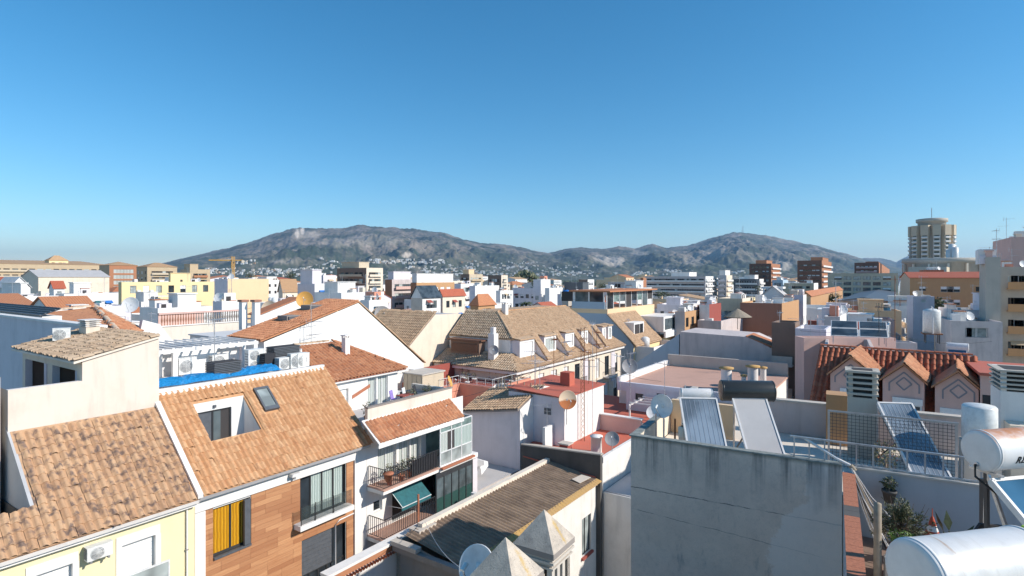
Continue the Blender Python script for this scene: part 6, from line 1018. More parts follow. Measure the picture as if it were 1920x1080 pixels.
for n_, (a, b, zp, yc) in enumerate(dorm):
    ze_ = zp - .95 * (a - b) / 2 * .95; x_ = .45; zb_ = 10; s = MB(); s.poly([(x_, a, zb_), (x_, b, zb_), (x_, b, ze_), (x_, yc, zp), (x_, a, ze_)], 'pinkwall'); s.poly([(x_, b, zb_), (4.2, b, zb_), (4.2, b, ze_), (x_, b, ze_)], 'pinkwall'); s.poly([(4.2, a, zb_), (x_, a, zb_), (x_, a, ze_), (4.2, a, ze_)], 'pinkwall'); o = s.build('dormer', ri)
    s = MB(); dx_ = (zp - ez) * 4.6 / (rz.z - ez); T = Vector((0, 0, .1))
    for yy in (a + .15, b - .15): s.ext([(x_ - .25, yy, ze_ - .08), (x_ - .25, yc, zp + .06), (dx_ + .2, yc, zp + .06), (dx_ + .2 - .9, yy, ze_ - .08)], T, 'tile_orange')
    s.build('dormer_roof', o); U2 = Vector((0, yc - (b - .15), zp - ze_ + .14)); tile_roof(o, I, Vector((x_ - .25, b - .15, ze_ + .04)), (1, 0, 0), U2, [(0, 0), (dx_ - .6, 0), (dx_ + .4, U2.length), (0, U2.length)], 'tile_orange', .24, .36, most=60); ridge_tiles(o, ((x_ - .25, yc, zp + .14), (dx_ + .2, yc, zp + .14)), 'tile_old', .11)
    zc = zp - .95; w_ = (a - b); s = MB()
    def strip(p, q): s.bar((x_ - .012, p[0], p[1]), (x_ - .012, q[0], q[1]), .02, .07, 'diamond', up=(1, 0, 0))
    for p, q in (((yc, zc + .34), (yc + .34, zc)), ((yc + .34, zc), (yc, zc - .34)), ((yc, zc - .34), (yc - .34, zc)), ((yc - .34, zc), (yc, zc + .34))): s.bar((x_ - .012, p[0], p[1]), (x_ - .012, q[0], q[1]), .07, .02, 'diamond', up=(1, 0, 0))
    k = w_ * .36
    for p, q in (((yc, zp - .34), (yc + k, zp - .34 - k * .95)), ((yc, zp - .34), (yc - k, zp - .34 - k * .95)), ((yc + k, zp - .34 - k * .95), (yc + k, zc - .45)), ((yc - k, zp - .34 - k * .95), (yc - k, zc - .45))): s.bar((x_ - .012, p[0], p[1]), (x_ - .012, q[0], q[1]), .07, .02, 'diamond', up=(1, 0, 0))
    s.build('diamond_motif', o)
    wz = zp - 2.85
    if n_ < 2:
        q = yc - .15; s = MB(); s.box(x_ - .04, x_ - .003, q - .62, q + .62, wz - .06, wz + 1.12, 'frame_white'); g = s.build('window', o)
        for i in range(3):
            for j in range(2): s = MB(); s.box(x_ - .06, x_ - .041, q - .54 + i * .38, q - .22 + i * .38, wz + .02 + j * .40, wz + .36 + j * .40, 'glass'); s.build('pane', g)
        s = MB(); s.box(x_ - .12, x_ - .042, q - .66, q + .66, wz + .84, wz + 1.16, 'shutter_white'); s.build('shutter_box', g)
    else: s = MB(); s.box(x_ - .05, x_ - .003, yc - .7, yc + .75, wz - .7, wz + 1.0, 'shutter_white'); s.build('roller_shutter', o)
s = MB(); s.box(-.1, .6, yr, yl - 1.3, ez - 1.6, ez - .9, 'pinkwall'); s.build('parapet', ri); s = MB(); s.lathe([(.001, .3), (.07, .3), (.1, .22), (.1, .02), (.001, 0)], 'black', (.38, (dorm[1][1] + dorm[2][0]) / 2, ez - .1), 10); s.build('wall_lamp', ri)
sb = thing('salmon_block', 'salmon block with bright red flat roof at the right of the diamond gables', 'house', I); p0 = I.hit(1838, 712, 'x', .1); p1 = I.hit(1812, 672, 'x', 4.8); zt = (p0.z + p1.z) / 2
s = MB(); s.ext([(.1, p0.y, 0), (.1, p0.y - 12, 0), (5, p0.y - 12, 0), (5, p0.y, 0)], (0, 0, zt), 'pinkwall'); s.build('wall', sb); s = MB(); s.ext([(-.1, p0.y + .05, zt), (-.1, p0.y - 12, zt), (5, p0.y - 12, zt), (5, p0.y + .6, zt)], (0, 0, .14), 'redfloor'); s.build('roof_slab', sb); s = MB(); q = I.hit(1842, 740, 'x', .1); s.box(.07, .099, q.y - .6, q.y, q.z - .9, q.z, 'pitch'); s.build('window', sb)
# ---- grey pink wall, blue gable, dark loggias, lavender block
K = Fr(1275, 63, 56); FOOT.append((*K.W(4, -4)[:2], 12))
t, p = PB('long grey pink stained side wall behind the black tank', K, 'x', 0, [(1275, 622), (1300, 624), (1402, 632), (1449, 654)], 6, 'greypink', 'house', 'house'); a, b = p[2], p[3]
s = MB(); s.ext([(0, a.y + .2, a.z), (0, b.y - .25, b.z - .0), (4, b.y - .25, b.z + .0), (4, a.y + .2, a.z)], (0, 0, .12), 'far_orange'); s.build('roof', t)
for i in range(2): window(t, (0, b.y), U, .35 + i * .7, b.z - 1.7, .45, 1.3, 'dark', -.03)
s = MB(); s.box(.0, 3.0, b.y - .04, b.y - .003, b.z - 3.2, b.z - .1, 'white'); s.build('side_wall', t)
t, p = PB('blue painted gable wall left of the grey pink wall', K, 'x', .06, [(1178, 690), (1273, 627)], .5, 'bluewall', 'house', 'house')
t, *_ = B('unfinished house with stacked dark loggias between grey and lavender walls', 1491, 56, 1447, 1500, 606, 'brown', 'house', 'house', yaw=56, width=3.6, wy=((1, 2.2, 2.2, 'dark_open', 1.9, 3.1, 4, .3, 'stone'),)); antenna('thin pole antenna on the unfinished house', t and Fr(1462, 58, 55, H - 5.6), 2.2)
f = Fr(1490, 38, 80); t, *_ = B('tall plain lavender block left of the red tile house', 1549, 53, 1491, 1560, 618, 'lavender', 'building', 'building', yaw=56, width=5)
for px, lab in ((1500, 'left'), (1520, 'middle'), (1538, 'right')): antenna('small antenna on the lavender block, %s of three' % lab, Fr(px, 53, 55, H - (620 - 520) / F * 53 - .9), 2.2, ((.9, rnd.uniform(0, 6), 'yagi'),), group='antennas on the lavender block')
pv_ = Fr(1610, 41, 60, 15.2); t = thing('solar_array', 'rack of four dark solar panels behind the red tile roof', 'solar panels', pv_); s = MB(); c, d_ = math.cos(.45), math.sin(.45)
for x in (-1.6, 1.6): s.bar((.9, x, 0), (.9, x, 1.5), .05, .05, 'galv'); s.bar((-.9, x, 0), (-.9, x, .6), .05, .05, 'galv')
s.build('rack', t)
for i in range(2):
    for j in range(2):
        A_ = Vector((-1.1 + j * 1.12 * c, 1.75 - i * 1.78, .6 + j * 1.12 * d_)); s = MB(); s.ext([A_, A_ + Vector((0, -1.7, 0)), A_ + Vector((1.05 * c, -1.7, 1.05 * d_)), A_ + Vector((1.05 * c, 0, 1.05 * d_))], (-d_ * .05, 0, c * .05), 'metal_white'); o = s.build('panel', t); m_ = Vector((-d_ * .055, 0, c * .055)); k_ = .06; s = MB(); s.ext([A_ + m_ + Vector((k_ * c, -k_, k_ * d_)), A_ + m_ + Vector((k_ * c, -1.7 + k_, k_ * d_)), A_ + m_ + Vector((.99 * c, -1.7 + k_, .99 * d_)), A_ + m_ + Vector((.99 * c, -k_, .99 * d_))], (-d_ * .006, 0, c * .006), 'collector_dark'); s.build('glass', o)
t, *_ = B('low house under the four solar panels', 1640, 38, 1545, 1700, 655, 'greypink', 'house', 'house', yaw=60, width=7)
t, *_ = B('maroon pink box house with bluish shutter behind the red tile ridge', 1680, 44, 1640, 1790, 634, 'pinkwall', 'house', 'house', yaw=88, depth=7, wx=((1, 1.3, 1.0, 'white_blue', 1.5, 3, 1, 3.4, None),))
antenna('antenna mast with two booms behind the red tile ridge', Fr(1678, 42, 60, 15.3), 4.8, ((.95, .4, 'yagi'), (.6, 1.2, 'yagi')), 'rustmetal'); antenna('dark antenna frame beside the solar panels', Fr(1648, 40, 60, 15.2), 3.0, ((.9, 0, 'yagi'), (.45, 2, 'yagi')), 'steel_dark')
t = thing('water_tank', 'big white cylindrical water tank on legs at the right', 'tank', Fr(1747, 52, 60, 14.0)); R = .68; s = MB(); s.lathe([(.001, .9), (R, .9), (R, 2.9), (R * .96, 2.98), (R * .5, 3.12), (.001, 3.16)], 'plastic_white', n=26); s.build('tank_body', t); s = MB(); [s.box(x - .04, x + .04, y - .04, y + .04, 0, .9, 'steel_dark') for x in (-.5, .5) for y in (-.5, .5)]; s.box(-.75, .75, -.75, .75, .82, .9, 'rustmetal'); s.build('stand', t); s = MB(); s.tube([(-R - .1, 0, .9), (-R - .1, 0, 3.3), (0, 0, 3.35), (.1, 0, 3.1)], .04, 'metal_white', 6); s.build('pipe', t)
t, *_ = B('flat pink roofed house below the white water tank', 1720, 50, 1690, 1860, 643, 'greypink', 'house', 'house', yaw=75, depth=9, roofmat='redfloor', wx=((2, 1.0, .9, 'white_blue', 1.3, 3, 1, 1.5, None),))
solar_heater('solar heater with blue shaded tank at the right behind the red ridge', Fr(1795, 42, 50, 13.6), 1.1, 1.3, .8, .6, 1.3, 'metal_white', 'glass_blue', low=.1)
t, *_ = B('low house under the blue shaded solar heater', 1790, 41, 1770, 1920, 672, 'greypink', 'house', 'house', yaw=75, depth=8)
# ============================================================ THE TOWN BEHIND
w_ = lambda n, w, h, k, drop=1.2, pitch=3.0, rows=3, mg=1.2, balc=None: (n, w, h, k, drop, pitch, rows, mg, balc)
TOWN = [
 # far left
 dict(label='long tan apartment row with shadowed balcony strips at the far left skyline', c=-60, d=290, L=-140, R=205, top=493, wall='tan', name='apartment_block', wx=(w_(16, 2.6, 1.5, 'dark_open', 2.6, 3.2, 4, 3, 'beige'),), roof='gx', rise=3, roofmat='far_tan', pent=None),
 dict(label='ochre topped apartment house standing above the tan row on the left skyline', c=92, d=330, L=84, R=128, top=488, wall='yellow', roof='hip', rise=3, roofmat='far_tan', wx=(w_(4, 1.5, 1.6, 'dark'),)),
 dict(label='pink brick apartment slab with white stripes left of the yellow house', c=205, d=300, L=186, R=258, top=497, wall='brick', fx='tan', name='apartment_block', wx=(w_(6, 2.0, 2.0, 'white_curt', 2.2, 3.0, 5, 2),), roof='hip', rise=2, roofmat='far_tan'),
 dict(label='tan apartment block with dark balconies right of the pink brick slab', c=276, d=285, L=256, R=332, top=500, wall='tan', name='apartment_block', wx=(w_(6, 1.8, 1.7, 'dark_open', 2.2, 3.0, 5, 2, 'beige'),), wy=(w_(3, 1.4, 1.5, 'dark', 2.2, 3, 4),), roof='hip', rise=2.2, roofmat='far_tan', pent=None),
 dict(label='tan apartment block left of the peach blank block, with stacked dark loggias', c=356, d=270, L=338, R=394, top=505, wall='tan', name='apartment_block', wx=(w_(5, 2.0, 1.7, 'dark_open', 2.0, 3.0, 4, 1.6, 'brick'),), wy=(w_(2, 1.5, 1.5, 'dark', 2, 3, 4),), pent=(.1, .5, .2, .8, 2.5, 'tan')),
 dict(label='long yellow house with red base band in front of the tan apartments', c=228, d=150, L=222, R=403, top=529, wall='yellow', wx=(w_(7, 1.5, 2.0, 'dark', 1.0, 3.2, 1, 2),), roofmat='redfloor', par=.6, pent=(.5, .72, .2, .8, 2.4, 'yellow'), width=None),
 dict(label='cream hall with long plain sunlit side and pale translucent roof on the left', c=72, d=170, L=40, R=205, top=519, wall='cream', roof='gx', rise=2.2, roofmat='flatgrey'),
 dict(label='white gabled house at the far left with bright blank end wall', c=18, d=120, L=-10, R=57, top=540, wall='white', roof='gy', rise=2.4, roofmat='flatwhite'),
 dict(label='small white house with red barrel roof in the left middle distance', c=101, d=118, L=92, R=121, top=541, wall='white', roof='gx', rise=1.6, roofmat='far_red', wx=(w_(3, .8, 1.0, 'dark', .6, 3, 1),)),
 dict(label='white terrace house left of the yellow house with green awning strip', c=120, d=105, L=104, R=222, top=551, wall='white', wx=(w_(5, 1.4, 1.3, 'white_shut', 1.6, 3, 1),), pent=(.2, .5, .2, .7, 2, 'white')),
 dict(label='long white house below the small red barrel roof', c=30, d=98, L=-40, R=110, top=556, wall='white', wx=(w_(6, 1.2, 1.2, 'dark', 1.6, 3, 1),), pent=(.3, .45, .2, .7, 2.2, 'white')),
 dict(label='white house with terracotta parapet at the left edge behind the metal shed', c=-10, d=72, L=-80, R=70, top=577, wall='white', roof='gx', rise=1.6, roofmat='far_orange', wx=(w_(4, 1, 1, 'dark', .8, 3, 1),)),
 dict(label='orange roofed house behind the white chimney on the left', c=92, d=66, L=60, R=176, top=578, wall='white', roof='gx', rise=1.3, roofmat='far_orange', wx=()),
 dict(label='white house with flat roof and tanks left of the white gable', c=296, d=78, L=262, R=398, top=578, wall='white', wx=(w_(5, 1.1, 1.3, 'dark', 1.7, 3, 1),), pent=(.45, .8, .3, .8, 1.8, 'white')),
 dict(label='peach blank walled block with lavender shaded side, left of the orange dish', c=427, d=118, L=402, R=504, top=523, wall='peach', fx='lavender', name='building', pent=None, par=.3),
 dict(label='small white stair block with lavender shaded side in front of the peach block', c=416, d=74, L=399, R=456, top=565, wall='white', fx='lavender', par=.2),
 dict(label='white house with red tile slope between peach block and white gable', c=487, d=66, L=470, R=560, top=590, wall='white', roof='shedx', rise=1.9, roofmat='far_orange'),
 dict(label='tan tiled house right of the peach blank block', c=530, d=150, L=522, R=558, top=548, wall='cream', roof='gx', rise=3.5, roofmat='far_tan', wx=(w_(3, 1.2, 1.3, 'dark', .8, 3, 2),)),
 dict(label='white stepped house with lavender shaded side left of the orange dish', c=590, d=125, L=558, R=632, top=532, wall='white', fx='lavender', pent=(.05, .45, .2, .9, 3.0, 'lavender'), wx=(w_(4, 1.2, 1.4, 'dark', 1.6, 3.2, 2),)),
 dict(label='dark grey roofed office with white front above the stepped house', c=606, d=170, L=577, R=630, top=516, wall='lavender', fx='steelblue', wx=(w_(4, 1.6, 1.4, 'dark', 1.4, 3, 2),)),
 dict(label='tall cream apartment tower with brown shaded side left of centre', c=687, d=250, L=632, R=718, top=502, wall='cream', fx='brown', name='apartment_tower', cat='apartment tower', wx=(w_(4, 2.0, 1.8, 'dark_open', 2, 3.0, 5, 1.4, 'cream'),), wy=(w_(5, 2.2, 1.7, 'dark_open', 2.0, 3.0, 5, 2.5, 'beige'),), pent=(.1, .7, .3, .9, 2.6, 'beige')),
 dict(label='long white terrace house with pale balustrade behind the white gable', c=640, d=112, L=590, R=720, top=549, wall='white', wx=(w_(7, 1.2, 1.5, 'dark_half', 1.8, 3.1, 2),), pent=(.1, .5, .3, .8, 2.0, 'white')),
 dict(label='white house with blue shutters and grey dish right of the white gable apex', c=692, d=78, L=676, R=727, top=563, wall='white', wx=(w_(3, 1.2, 1.6, 'white_blue', .9, 3, 2, .8),)),
 dict(label='grey apartment house with pink balcony bands left of the orange brick house', c=735, d=190, L=722, R=775, top=524, wall='greypink', fx='brick', name='apartment_block', wx=(w_(4, 2.0, 1.6, 'dark_open', 1.6, 3.1, 4, 1.2, 'pinkwall'),), pent=(.1, .9, .1, .9, 2.6, 'lavender')),
 dict(label='orange brick apartment house with white glazed attic in the centre left', c=781, d=180, L=770, R=852, top=530, wall='orangewall', fx='brick', name='apartment_block', wx=(w_(5, 2.0, 1.6, 'white_half', 1.5, 3.1, 3, 2, 'cream'),), pent=(.02, .98, .1, .9, 2.8, 'white'), roofmat='redfloor'),
 dict(label='grey house with four dark solar panels on its white fronted roof', c=792, d=118, L=771, R=826, top=559, wall='white', fx='stone', roof='gx', rise=2.6, roofmat='collector_dark', wx=(w_(3, 1.3, 1.6, 'dark', .6, 3, 2),)),
 dict(label='cream house with bright red tile roof right of the solar panel house', c=830, d=125, L=824, R=872, top=556, wall='cream', fx='greypink', roof='gx', rise=1.6, roofmat='far_red', wx=(w_(3, 1.1, 1.5, 'dark', 1, 3, 2),)),
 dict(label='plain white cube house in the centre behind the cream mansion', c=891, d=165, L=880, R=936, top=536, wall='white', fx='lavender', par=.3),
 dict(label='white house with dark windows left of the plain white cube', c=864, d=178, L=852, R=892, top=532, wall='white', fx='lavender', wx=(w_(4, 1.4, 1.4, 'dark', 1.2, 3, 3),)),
 dict(label='round ended rust tiled house in front of the plain white cube', c=897, d=95, L=882, R=928, top=573, wall='orangewall', roof='hip', rise=1.9, roofmat='far_orange', wx=(w_(3, 1.2, 1.6, 'dark', .6, 3, 2),)),
 dict(label='brown balconied apartment block on the plain below the villages', c=880, d=310, L=862, R=905, top=514, wall='beige', fx='brown', name='apartment_block', wx=(w_(4, 2.0, 1.6, 'dark_open', 2, 3, 4, 1.5, 'tan'),), wy=(w_(3, 1.8, 1.5, 'dark', 2, 3, 4),), pent=(.1, .5, .2, .8, 2.5, 'peach')),
 dict(label='cream apartment block with dark shaded front left of the wooded knoll', c=940, d=300, L=915, R=952, top=516, wall='cream', fx='brown', name='apartment_block', wx=(w_(3, 2.0, 1.6, 'dark_open', 2, 3, 5, 1.2, 'cream'),), wy=(w_(4, 1.8, 1.5, 'dark_half', 2, 3, 4),)),
 dict(label='blue grey shaded block between white cube and white tower', c=1008, d=175, L=960, R=1016, top=540, wall='cream', fx='lavender', wy=(w_(4, 1.2, 1.2, 'dark', 2, 3, 2),)),
 dict(label='white windowed house right of the plain white cube', c=938, d=160, L=930, R=962, top=545, wall='white', wx=(w_(4, .9, 1.4, 'dark', 1, 2.8, 3, .8),)),
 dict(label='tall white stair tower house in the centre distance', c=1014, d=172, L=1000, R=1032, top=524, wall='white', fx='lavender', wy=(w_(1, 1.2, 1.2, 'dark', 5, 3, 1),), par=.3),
 dict(label='white blank house right of the tall white stair tower', c=1030, d=165, L=1024, R=1060, top=540, wall='white', par=.3),
 dict(label='modern house with dark floating roof slab right of the white tower', c=1092, d=170, L=1062, R=1100, top=540, wall='cream', fx='greypink', wy=(w_(3, 1.8, 1.8, 'dark_glass', 1.0, 3, 2),), roofmat='pitch', pent=(-.3, 1.1, -.1, 1.05, 1.6, 'shutter_grey')),
 dict(label='white apartment block above the dark floating roof', c=1102, d=260, L=1085, R=1114, top=524, wall='white', fx='brown', wx=(w_(3, 1.2, 1.3, 'dark'),)),
 dict(label='grey house with blue drum on the roof right of centre', c=1090, d=130, L=1045, R=1106, top=552, wall='cream', fx='lavender', wy=(w_(3, 1.1, 1.2, 'dark', 1.8, 3, 1),)),
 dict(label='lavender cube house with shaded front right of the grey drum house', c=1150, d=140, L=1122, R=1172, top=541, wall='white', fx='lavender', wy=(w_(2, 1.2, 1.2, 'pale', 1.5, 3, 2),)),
 dict(label='white shed with diagonal truss roof behind the lavender cube', c=1196, d=240, L=1140, R=1206, top=529, wall='white', fx='greypink', wy=(w_(9, 2.0, 1.6, 'dark', .8, 2.6, 2),)),
 dict(label='white stepped house left of the long white hotel', c=1196, d=150, L=1166, R=1222, top=540, wall='white', fx='lavender', wy=(w_(2, 1.0, 1.2, 'dark', 1.8, 3, 1),), pent=(.1, .6, .2, .9, 1.8, 'white')),
 dict(label='small orange brick tower at the left end of the long white hotel', c=1206, d=300, L=1201, R=1212, top=521, wall='brick', par=.2),
 dict(label='long white hotel with five bands of dark balconies', c=1323, d=330, L=1210, R=1344, top=518, wall='white', fx='greypink', name='hotel', cat='hotel', wx=(w_(5, 2.2, 1.4, 'dark_open', 1.6, 3.1, 6, .8, 'white'),), wy=(w_(24, 1.9, 1.7, 'dark_open', 1.5, 3.1, 6, 1.0, 'cornice'),), pent=(.2, .8, .3, .6, 2.4, 'cornice')),
 dict(label='narrow grey balcony tower right of the long white hotel', c=1362, d=340, L=1346, R=1373, top=516, wall='cream', fx='greywall', name='apartment_tower', cat='apartment tower', wx=(w_(2, 1.6, 1.6, 'dark_open', 2, 3, 7, .8, 'white'),), wy=(w_(3, 2.2, 1.6, 'dark', 2, 3, 7, .8, 'lavender'),), pent=(.1, .9, .2, .9, 3, 'cornice')),
 dict(label='dark modern grid fronted block left of the brick tower', c=1424, d=320, L=1376, R=1432, top=523, wall='cornice', fx='shutter_grey', name='office_block', cat='office block', wy=(w_(7, 3.2, 1.9, 'glass', 1.2, 3.2, 6, 1.2, 'cornice'),), wx=(w_(2, 1.6, 1.6, 'dark_open', 1.4, 3.1, 6, .6, 'cornice'),), pent=(.1, .9, .2, .6, 2.2, 'cornice')),
 dict(label='brown brick tower block with white lit edge, leftmost of the brick towers', c=1446, d=390, L=1405, R=1463, top=494, wall='brick', fx='brickshade', name='apartment_tower', cat='apartment tower', wx=(w_(2, 2, 1.7, 'dark_open', 2, 3, 10, 1.2, 'white'),), wy=(w_(5, 1.6, 1.4, 'dark', 2, 3, 10, 1.6),), pent=(.2, .8, .3, .8, 2.4, 'brick')),
 dict(label='brown brick tower block with orange lit side, middle of the brick towers', c=1541, d=330, L=1495, R=1559, top=488, wall='brick', fx='brickshade', name='apartment_tower', cat='apartment tower', wx=(w_(2, 2, 1.7, 'dark_open', 2, 3, 9, 1, 'white'),), wy=(w_(5, 1.8, 1.5, 'dark', 2.5, 3, 9, 1.2, 'brickshade'),), pent=(.3, .9, .1, .6, 2.2, 'brick')),
 dict(label='brown brick tower behind the beige block, rightmost of the brick towers', c=1648, d=400, L=1602, R=1668, top=492, wall='brick', fx='brickshade', name='apartment_tower', cat='apartment tower', wx=(w_(2, 2, 1.6, 'white_curt', 2, 3, 6, 1),), wy=(w_(5, 1.8, 1.5, 'dark', 2.5, 3, 6, 1.2, 'pinkwall'),), pent=(.2, .9, .2, .8, 2.6, 'brickshade')),
 dict(label='wide beige apartment block with five columns of dark balconies', c=1684, d=285, L=1552, R=1698, top=512, wall='orangewall', fx='beige', name='apartment_block', cat='apartment block', wy=(w_(6, 3.4, 1.8, 'dark_mid', 1.6, 2.9, 7, 3.0),), wx=(w_(2, 1.4, 1.5, 'white_curt', 1.6, 2.9, 7, .6, 'white'),)),
 dict(label='low white roofed sports hall with slotted front right of the blue glass box', c=1526, d=190, L=1470, R=1534, top=531, wall='white', fx='beige', wy=(w_(6, 1.2, .8, 'dark_open', 1.0, 3, 1),), roofmat='flatwhite'),
 dict(label='blue glass box building left of the low sports hall', c=1468, d=200, L=1448, R=1478, top=525, wall='bluewall', fx='bluewall', wy=(w_(4, 1.6, 1.6, 'blue', 1, 2.5, 3, .6),)),
 dict(label='lavender gabled house with lattice topped tower on the right', c=1478, d=115, L=1420, R=1484, top=562, wall='white', fx='lavender', roof='gx', rise=2.8, roofmat='flatgrey', wy=(w_(1, 1.0, 1.4, 'dark', .5, 3, 1),)),
 dict(label='small pink topped white house right of the lavender gabled house', c=1506, d=110, L=1474, R=1512, top=553, wall='white', fx='lavender', capm='redfloor', wy=(w_(2, 1.1, 1.4, 'dark', 1.1, 3, 1),)),
 dict(label='rust brown walled house in front of the lavender gabled house', c=1466, d=92, L=1388, R=1498, top=569, wall='orangewall', fx='rust', par=.3),
 dict(label='beige house with sunroom left of the rust brown wall', c=1392, d=98, L=1345, R=1412, top=560, wall='cream', fx='beige', wy=(w_(2, 2.4, 1.5, 'pale', 2.2, 3, 1),)),
 dict(label='white house with red striped side left of the beige sunroom house', c=1330, d=88, L=1320, R=1352, top=571, wall='maroon', fx='white', par=.2),
 dict(label='orange and glass penthouse house right of the dormered tile house', c=1284, d=84, L=1270, R=1322, top=585, wall='orangewall', fx='greypink', wx=(w_(4, 1.3, 1.4, 'dark_glass', .9, 2.6, 3, .5),)),
 dict(label='pale flat roofed house behind the grey pink wall with thatched parasol', c=1352, d=84, L=1308, R=1512, top=602, wall='greypink', fx='greypink', roofmat='flatgrey'),
 dict(label='ochre house with orange tile roof behind the red tile house', c=1520, d=160, L=1500, R=1580, top=556, wall='orangewall', fx='tan', roof='gx', rise=1.5, roofmat='far_orange'),
 dict(label='dark long shed roof in front of the wide beige apartment block', c=1672, d=170, L=1570, R=1690, top=566, wall='steelblue', fx='beige', roof='gx', rise=1.2, roofmat='shutter_grey'),
 dict(label='white house with pale parapet left of the four solar panels', c=1575, d=62, L=1545, R=1650, top=594, wall='white', fx='greypink', roofmat='flatgrey', width=8),
 dict(label='tall round stepped base house with flat rim below the round tower', c=1775, d=300, L=1703, R=1835, top=500, wall='beige', fx='concrete', yaw=50, par=.4, wy=(w_(6, 1.8, 1.6, 'dark_open', 6, 3, 3),)),
 dict(label='long orange fronted apartment house with blue grey windows on the right', c=1862, d=140, L=1706, R=1900, top=521, wall='beige', fx='orangewall', name='apartment_block', yaw=64, width=14, wy=((2, 2.6, 1.4, 'white_half', 2.2, 3.3, 2, 6.5, None), (3, 1.4, 1.2, 'dark', 2.2, 3.3, 2, 2.0, None),), roof='gy', rise=1.6, roofmat='far_red', wallx=None),
 dict(label='red brick stair house above the long orange fronted apartment house', c=1770, d=155, L=1732, R=1790, top=506, wall='brick', fx='brick', yaw=64, width=6, par=.3, wy=(w_(1, 1, 1, 'dark', 1.6, 3, 1),)),
 dict(label='white and blue house with perforated tower in the right middle distance', c=1870, d=92, L=1783, R=1900, top=582, wall='white', fx='bluewall', yaw=64, width=9, wy=(w_(6, .8, .9, 'blue', 2.2, 3, 1),), pent=(.1, .5, .02, .35, 2.6, 'lavender')),
 dict(label='lavender house with small dark window in front of the orange apartment house', c=1752, d=100, L=1712, R=1790, top=556, wall='lavender', fx='lavender', yaw=64, width=6, wy=(w_(1, .7, .6, 'dark_open', .5, 3, 1),)),
 dict(label='greyish house with two pale shutters below the white and blue house', c=1880, d=70, L=1784, R=1900, top=604, wall='greypink', fx='greypink', yaw=64, width=9, wy=(w_(2, 2.2, 1.2, 'white_pale', .8, 3, 1, 1.5),)),
 dict(label='tall pink beige apartment tower cut by the right edge', c=1960, d=84, L=1896, R=1990, top=443, wall='pinkwall', fx='pinkwall', name='apartment_tower', cat='apartment tower', yaw=60, width=12, wy=(w_(2, 1.6, 1.3, 'dark', 4.0, 3.0, 3, 1.0),), par=.4),
 dict(label='balconied apartment wing with orange parapets at the right edge', c=1958, d=76, L=1874, R=1990, top=500, wall='beige', fx='concrete', name='apartment_block', cat='apartment block', yaw=60, width=9, wy=(w_(3, 2.2, 1.7, 'dark_open', 1.2, 3.0, 6, .9, 'orangewall'),), par=.9, capm='brick'),
 dict(label='narrow grey concrete stair shaft left of the orange parapet balconies', c=1876, d=74, L=1857, R=1900, top=482, wall='concrete', fx='concrete', yaw=60, width=4, par=.3, pent=(.1, .9, .5, .95, .8, 'pinkwall')),
 # big mid pieces right of the mansion
]
NAMED = []
for q in TOWN:
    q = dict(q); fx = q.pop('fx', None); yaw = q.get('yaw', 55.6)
    if fx: q['wallx'] = fx  # tint of the side away from the sun; several hold its shade
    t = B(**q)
    if q.get('roof', 'flat') == 'flat' and t[4] > 3 and q['d'] < 210: t[1].root = t[0]; NAMED.append((t[1], t[2], t[3], t[4], q['d'], q['label']))
# dormered tile house with glazed attic in front of the blue grey wall
DF = Fr(1188, 74, 55.6); dt = thing('dormer_house', 'peach house with tan tile slope, recessed dormer and glazed attic terraces', 'house', DF); we = DF.hit(1270, 620, 'y', 0).x; dd = DF.hit(1072, 600, 'x', 0).y; ez = H - (648 - 520) / F * 74
mb = MB(); facade(mb, (0, 0), U, we, 0, ez, [(1.0 + i * 2.6, 2.3 + i * 2.6, ez - 3.0, ez - .9) for i in range(5)], 'yellow', .14); mb.box(.2, we, .3, dd, 0, ez - .02, 'peach'); mb.poly([(0, dd, 0), (0, 0, 0), (0, 0, ez), (0, 3.6, ez + 4.0), (0, dd, ez + 4.0)], 'steelblue'); mb.box(.02, we, 3.7, dd, ez, ez + 4.6, 'peach'); mb.build('wall', dt)
for i in range(5): window(dt, (0, 0), U, 1.0 + i * 2.6, ez - 3.0, 1.3, 2.1, 'brown_glass' if i % 2 else 'white_shut', .14)
s = MB(); a, b = Vector((-.2, -.4, ez)), Vector((-.2, 3.7, ez + 4.0)); v = Vector((we * .55, 0, 0)); s.ext([a, a + v, b + v, b], (0, 0, -.12), 'tile_brown'); rf = s.build('roof', dt); cutp = [(2.4, 1.6), (6.0, 1.6), (6.0, 4.0), (2.4, 4.0)]; tile_roof(rf, DF, a + Vector((0, 0, .02)), (1, 0, 0), b - a, [(0, 0), (we * .55, 0), (we * .55, 5.7), (0, 5.7)], 'tile_brown', .26, .4, most=120, holes=[cutp])
s = MB(); s.box(2.3, 5.9, .9, 2.6, ez + .7, ez + 2.75, 'white'); s.box(2.6, 4.2, .86, .9, ez + 1.0, ez + 2.5, 'pitch'); s.box(4.4, 5.5, .86, .9, ez + 1.0, ez + 2.5, 'glass'); s.build('dormer', dt)
zz = ez + 4.6; s = MB()
for i in range(9): q = .3 + i * (we - .6) / 8; s.box(q - .06, q + .06, 3.9, 4.02, zz, zz + 2.3, 'frame_white')
s.box(-.3, we, 3.2, dd + .3, zz + 2.3, zz + 2.5, 'far_orange'); s.box(.02, .3, 4.1, dd, zz, zz + .95, 'steelblue'); [s.box(.05, .2, q, q + .15, zz + .95, zz + 2.3, 'frame_white') for q in (4.2, 6.4, 8.6, 10.8, dd - .3)]; s.build('attic_frame', dt)
for i, q in enumerate((4.4, 6.6, 8.8)): s = MB(); s.box(.1, .14, q, q + 1.95, zz + .95, zz + 2.3, ['glass', 'glass_mid', 'pitch'][i]); s.build('pane', dt)
